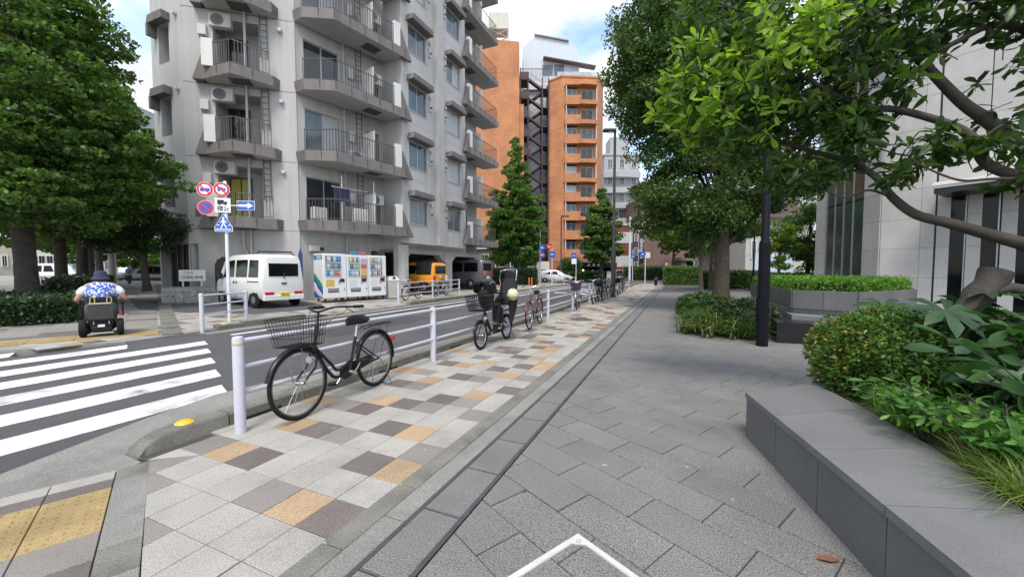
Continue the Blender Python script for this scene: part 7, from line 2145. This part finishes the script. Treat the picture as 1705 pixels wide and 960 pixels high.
def palmate(label, c, leaves_spec):
    t = thing('fatsia_shrub', label, 'shrub', c)
    st = MB(); m_f = leaf_mat('leaf_fatsia', (.014, .04, .016), (.03, .072, .026), .2, .4)
    for (x, y, z, r, az, tilt) in leaves_spec:
        g = MB(); nl = 8
        T2 = Matrix.Translation((x, y, z)) @ Matrix.Rotation(az, 4, 'Z') @ Matrix.Rotation(tilt, 4, 'Y')
        g.T = T2
        for k in range(nl):
            a = R(-140 + 280 * k / (nl - 1)); l = r * (1.0 - .22 * abs(k - 3.5) / 3.5)
            ca_, sa_ = math.cos(a), math.sin(a)
            def pt_(f, w, h): return (ca_ * l * f - sa_ * w * l, sa_ * l * f + ca_ * w * l, h * l)
            P = [pt_(0, 0, 0), pt_(.35, .13, .05), pt_(.68, .17, .03), pt_(1, 0, -.14), pt_(.68, -.17, .03), pt_(.35, -.13, .05), pt_(.68, 0, -.01), pt_(.35, 0, .0)]
            g._add(P, [(0, 1, 7), (0, 7, 5), (1, 2, 6, 7), (7, 6, 4, 5), (6, 2, 3), (6, 3, 4)])
        g.build('leaf', m_f, t, smooth=60)
        pp = curve([(0, 0, 0), (x * .4, y * .4, z * .7), (x, y, z)], 5); st.tube(pp, .008, 5)
    st.build('stems', m_limb, t)
specs = []
fr_ = random.Random(5)
for i in range(26):
    a = fr_.uniform(0, 6.28); r = fr_.uniform(.1, .62)
    specs.append((math.cos(a) * r - .1, math.sin(a) * r * .7 - .1, fr_.uniform(.45, 1.0) - r * .2, fr_.uniform(.2, .3), fr_.uniform(0, 6.28), R(fr_.uniform(-5, 40))))
palmate('dark fatsia with big hand shaped leaves under the cut limb', (3.8, 3.3, .32), specs)
gt = inpoly(15, np.array([(2.2, 1.45), (2.5, 1.5), (2.55, 2.0), (2.42, 2.0)])); q = np.repeat(gt, 34, axis=0) + nr.normal(0, .025, (15 * 34, 2))
o = put('grass_tuft', blades('grass_tuft', np.concatenate([q, np.full((len(q), 1), .32)], 1), .36, .004, leaf_mat('leaf_dry_grass', (.045, .11, .018), (.14, .21, .04), .35, .5, c3=(.36, .30, .13), p3=.9), 1.2, 4)); stuff(o); tag(o, 'yellowish grass tuft spilling over the bench wall at the right', 'grass')
gt = inpoly(16, np.array([(2.72, 2.9), (2.95, 2.9), (2.75, 2.5), (2.6, 2.5)])); q = np.repeat(gt, 12, axis=0) + nr.normal(0, .03, (16 * 12, 2))
o = put('grass_tuft', blades('grass_tuft', np.concatenate([q, np.full((len(q), 1), .32)], 1), .3, .004, leaf_mat('leaf_fresh_grass', (.06, .15, .02), (.16, .28, .04), .35, .5), 1.2, 4)); stuff(o); tag(o, 'fresh green grass blades at the foot of the round bush', 'grass')

# ------------------------------------------------------------------ foreground tree reaching in from the right
ft_ = thing('foreground_tree', 'broad leaved tree reaching in from the right with long bare limbs', 'tree', (5.3, 3.3, .3))
FO3 = Vector((5.3, 3.3, .3))
def pz(u, v, d): return Vector((U(u, d), d, CAM_H + (450 - v) * d / 640.0)) - FO3
trunk_pts = [(0, 0, -.1), (-.02, .02, .6), (-.05, .0, 1.2)]
g = MB(); g.tube(curve(trunk_pts, 5), .17, 14); g.build('trunk', m_limb, ft_, smooth=60)
LIMBS = [
    ([(0, 0, .75), pz(1760, 430, 3.3), pz(1705, 408, 3.3), pz(1640, 390, 3.35), pz(1575, 372, 3.4), pz(1520, 358, 3.5), pz(1480, 330, 3.6), pz(1450, 296, 3.7), pz(1405, 272, 3.8), pz(1340, 254, 3.9), pz(1270, 235, 4.0), pz(1210, 250, 4.1)], .062, .012),
    ([(-.05, 0, 1.1), pz(1760, 320, 3.4), pz(1705, 265, 3.45), pz(1632, 208, 3.5), pz(1585, 176, 3.55), pz(1525, 120, 3.6), pz(1460, 60, 3.7), pz(1380, 20, 3.8), pz(1290, -20, 4.0)], .075, .016),
    ([(-.04, 0, .95), pz(1750, 330, 3.2), pz(1690, 299, 3.2), pz(1632, 275, 3.25), pz(1604, 234, 3.3), pz(1568, 212, 3.35), pz(1485, 189, 3.45), pz(1440, 185, 3.5), pz(1371, 161, 3.6), pz(1300, 120, 3.75), pz(1220, 90, 3.9), pz(1150, 110, 4.1)], .05, .010),
    ([(-.05, 0, 1.2), pz(1780, 160, 3.3), pz(1705, 76, 3.3), pz(1663, 57, 3.35), pz(1620, 57, 3.4), pz(1570, 82, 3.45), pz(1522, 103, 3.5), pz(1470, 108, 3.6)], .05, .010),
    ([pz(1371, 161, 3.6), pz(1320, 190, 3.7), pz(1260, 200, 3.85), pz(1190, 195, 4.0), pz(1130, 185, 4.15)], .018, .006),
    ([pz(1460, 60, 3.7), pz(1400, 90, 3.75), pz(1330, 70, 3.9), pz(1240, 40, 4.1), pz(1160, 10, 4.3)], .02, .007),
    ([pz(1340, 254, 3.9), pz(1320, 290, 4.0), pz(1290, 310, 4.05), pz(1240, 318, 4.1)], .014, .005),
    ([pz(1480, 330, 3.6), pz(1440, 318, 3.6), pz(1400, 330, 3.65), pz(1370, 318, 3.7)], .012, .005),
    ([pz(1568, 212, 3.35), pz(1530, 250, 3.4), pz(1500, 262, 3.45), pz(1450, 250, 3.5)], .012, .005),
    ([pz(1690, 299, 3.2), pz(1640, 300, 3.1), pz(1590, 302, 3.1), pz(1540, 285, 3.15), pz(1510, 268, 3.2)], .013, .005),
    ([pz(1663, 57, 3.35), pz(1600, 20, 3.4), pz(1520, 0, 3.5), pz(1440, -20, 3.6)], .02, .007)]
for (P, a, b) in LIMBS:
    pp = curve([tuple(p) for p in P], 6); g = MB(); g.tube(pp, taper(pp, a * 1.12, b * 1.1), 10); g.build('limb', m_limb, ft_, smooth=60)
pp = [tuple(pz(1720, 485, 3.25)), tuple(pz(1680, 478, 3.25)), tuple(pz(1650, 484, 3.27)), tuple(pz(1634, 492, 3.3))]
g = MB(); g.tube([(0, 0, .55)] + pp, [.08, .05, .046, .045, .04], 10); g.build('limb', m_limb, ft_, smooth=60)
sa_, sb_ = pz(1598, 535, 3.3), pz(1660, 452, 3.3)
g = MB(); g.tube([tuple(sa_.lerp(sb_, k / 8) + Vector((.012 * math.sin(k * 2.1), 0, .012 * math.cos(k * 1.7)))) for k in range(9)], [.085 + .012 * math.sin(k * 1.9) + .002 * k for k in range(9)], 14); g.build('cut_stump', m_barkg, ft_, smooth=50)
# whorls of leaves at the twig ends
ELL = [(1290, 120, 3.9, 1.0, .5, .66, 105), (1400, 70, 3.65, .8, .5, .52, 80), (1190, 40, 4.2, .7, .5, .4, 42), (1560, 10, 3.45, .85, .4, .3, 48), (1690, 140, 3.3, .3, .4, .42, 18), (1660, 20, 3.3, .45, .4, .22, 20), (1420, 250, 3.7, .3, .3, .2, 14), (1250, 235, 4.0, .6, .4, .3, 36),
       (1560, 250, 3.35, .35, .3, .16, 14), (1320, 300, 3.95, .42, .3, .16, 26), (1350, 190, 3.7, .45, .4, .3, 30), (1640, 250, 3.2, .3, .3, .2, 7), (1440, 170, 3.5, .42, .3, .3, 26), (1500, 285, 3.3, .2, .2, .1, 9), (1690, 280, 3.25, .25, .2, .2, 8)]
YNG = [(1120, 190, 4.1, .3, .25, .2, 24), (1160, 130, 4.0, .4, .3, .36, 40), (1230, 190, 3.7, .4, .3, .25, 26), (1270, 90, 3.6, .55, .3, .35, 30), (1390, 40, 3.4, .5, .3, .3, 14), (1170, 235, 4.1, .22, .2, .14, 7)]
def whorls(spec, nl, L, W, mat, name, up=.9):
    C_, T_ = [], []; tw = MB()
    for (u, v, d, rx, ry, rz_, n) in spec:
        c = np.array(pz(u, v, d))
        dd = unit(nr.normal(size=(n, 3))) * (nr.uniform(.1, 1, (n, 1)) ** .45) * np.array([rx, ry, rz_]) + c
        for q in dd:
            ax = unit(np.array([[nr.normal(-.35, .5), nr.normal(-.1, .5), nr.normal(.25, .35)]]))[0]
            e1 = unit(np.cross(ax, [[0.3, .2, 1]]))[0]; e2 = np.cross(ax, e1)
            k = int(nl + nr.integers(-2, 3)); ph = nr.uniform(0, 6.28)
            for j in range(k):
                a = ph + 2.4 * j; C_.append(q - ax * .012 * j); T_.append(ax * nr.uniform(.25, .9) + e1 * math.cos(a) + e2 * math.sin(a) - np.array([0, 0, .25]))
            tw.tube([tuple(q + ax * .01), tuple(q - ax * .08), tuple(q - ax * .17 + np.array([.03, 0, -.02]))], [.002, .003, .004], 4, caps=False)
    put(name, leaves(name, np.array(C_), L, W, mat, up=up, fold=.14, T=np.array(T_), jit=.3, shape='leaf'), ft_)
    stuff(tw.build('twigs', m_limb, ft_))
lm_fore = leaf_mat('leaf_foreground', (.02, .052, .012), (.075, .135, .026), .42, .36)
lm_young = leaf_mat('leaf_young', (.10, .20, .022), (.24, .35, .05), .48, .4)
lm_fored = leaf_mat('leaf_foreground_dark', (.016, .042, .012), (.055, .105, .022), .34, .36)
whorls([e for e in ELL if e[0] < 1380], 11, .128, .043, lm_fore, 'leaves')
whorls([e for e in ELL if e[0] >= 1380], 11, .13, .045, lm_fored, 'leaves')
whorls(YNG, 10, .125, .04, lm_young, 'young_leaves', .6)
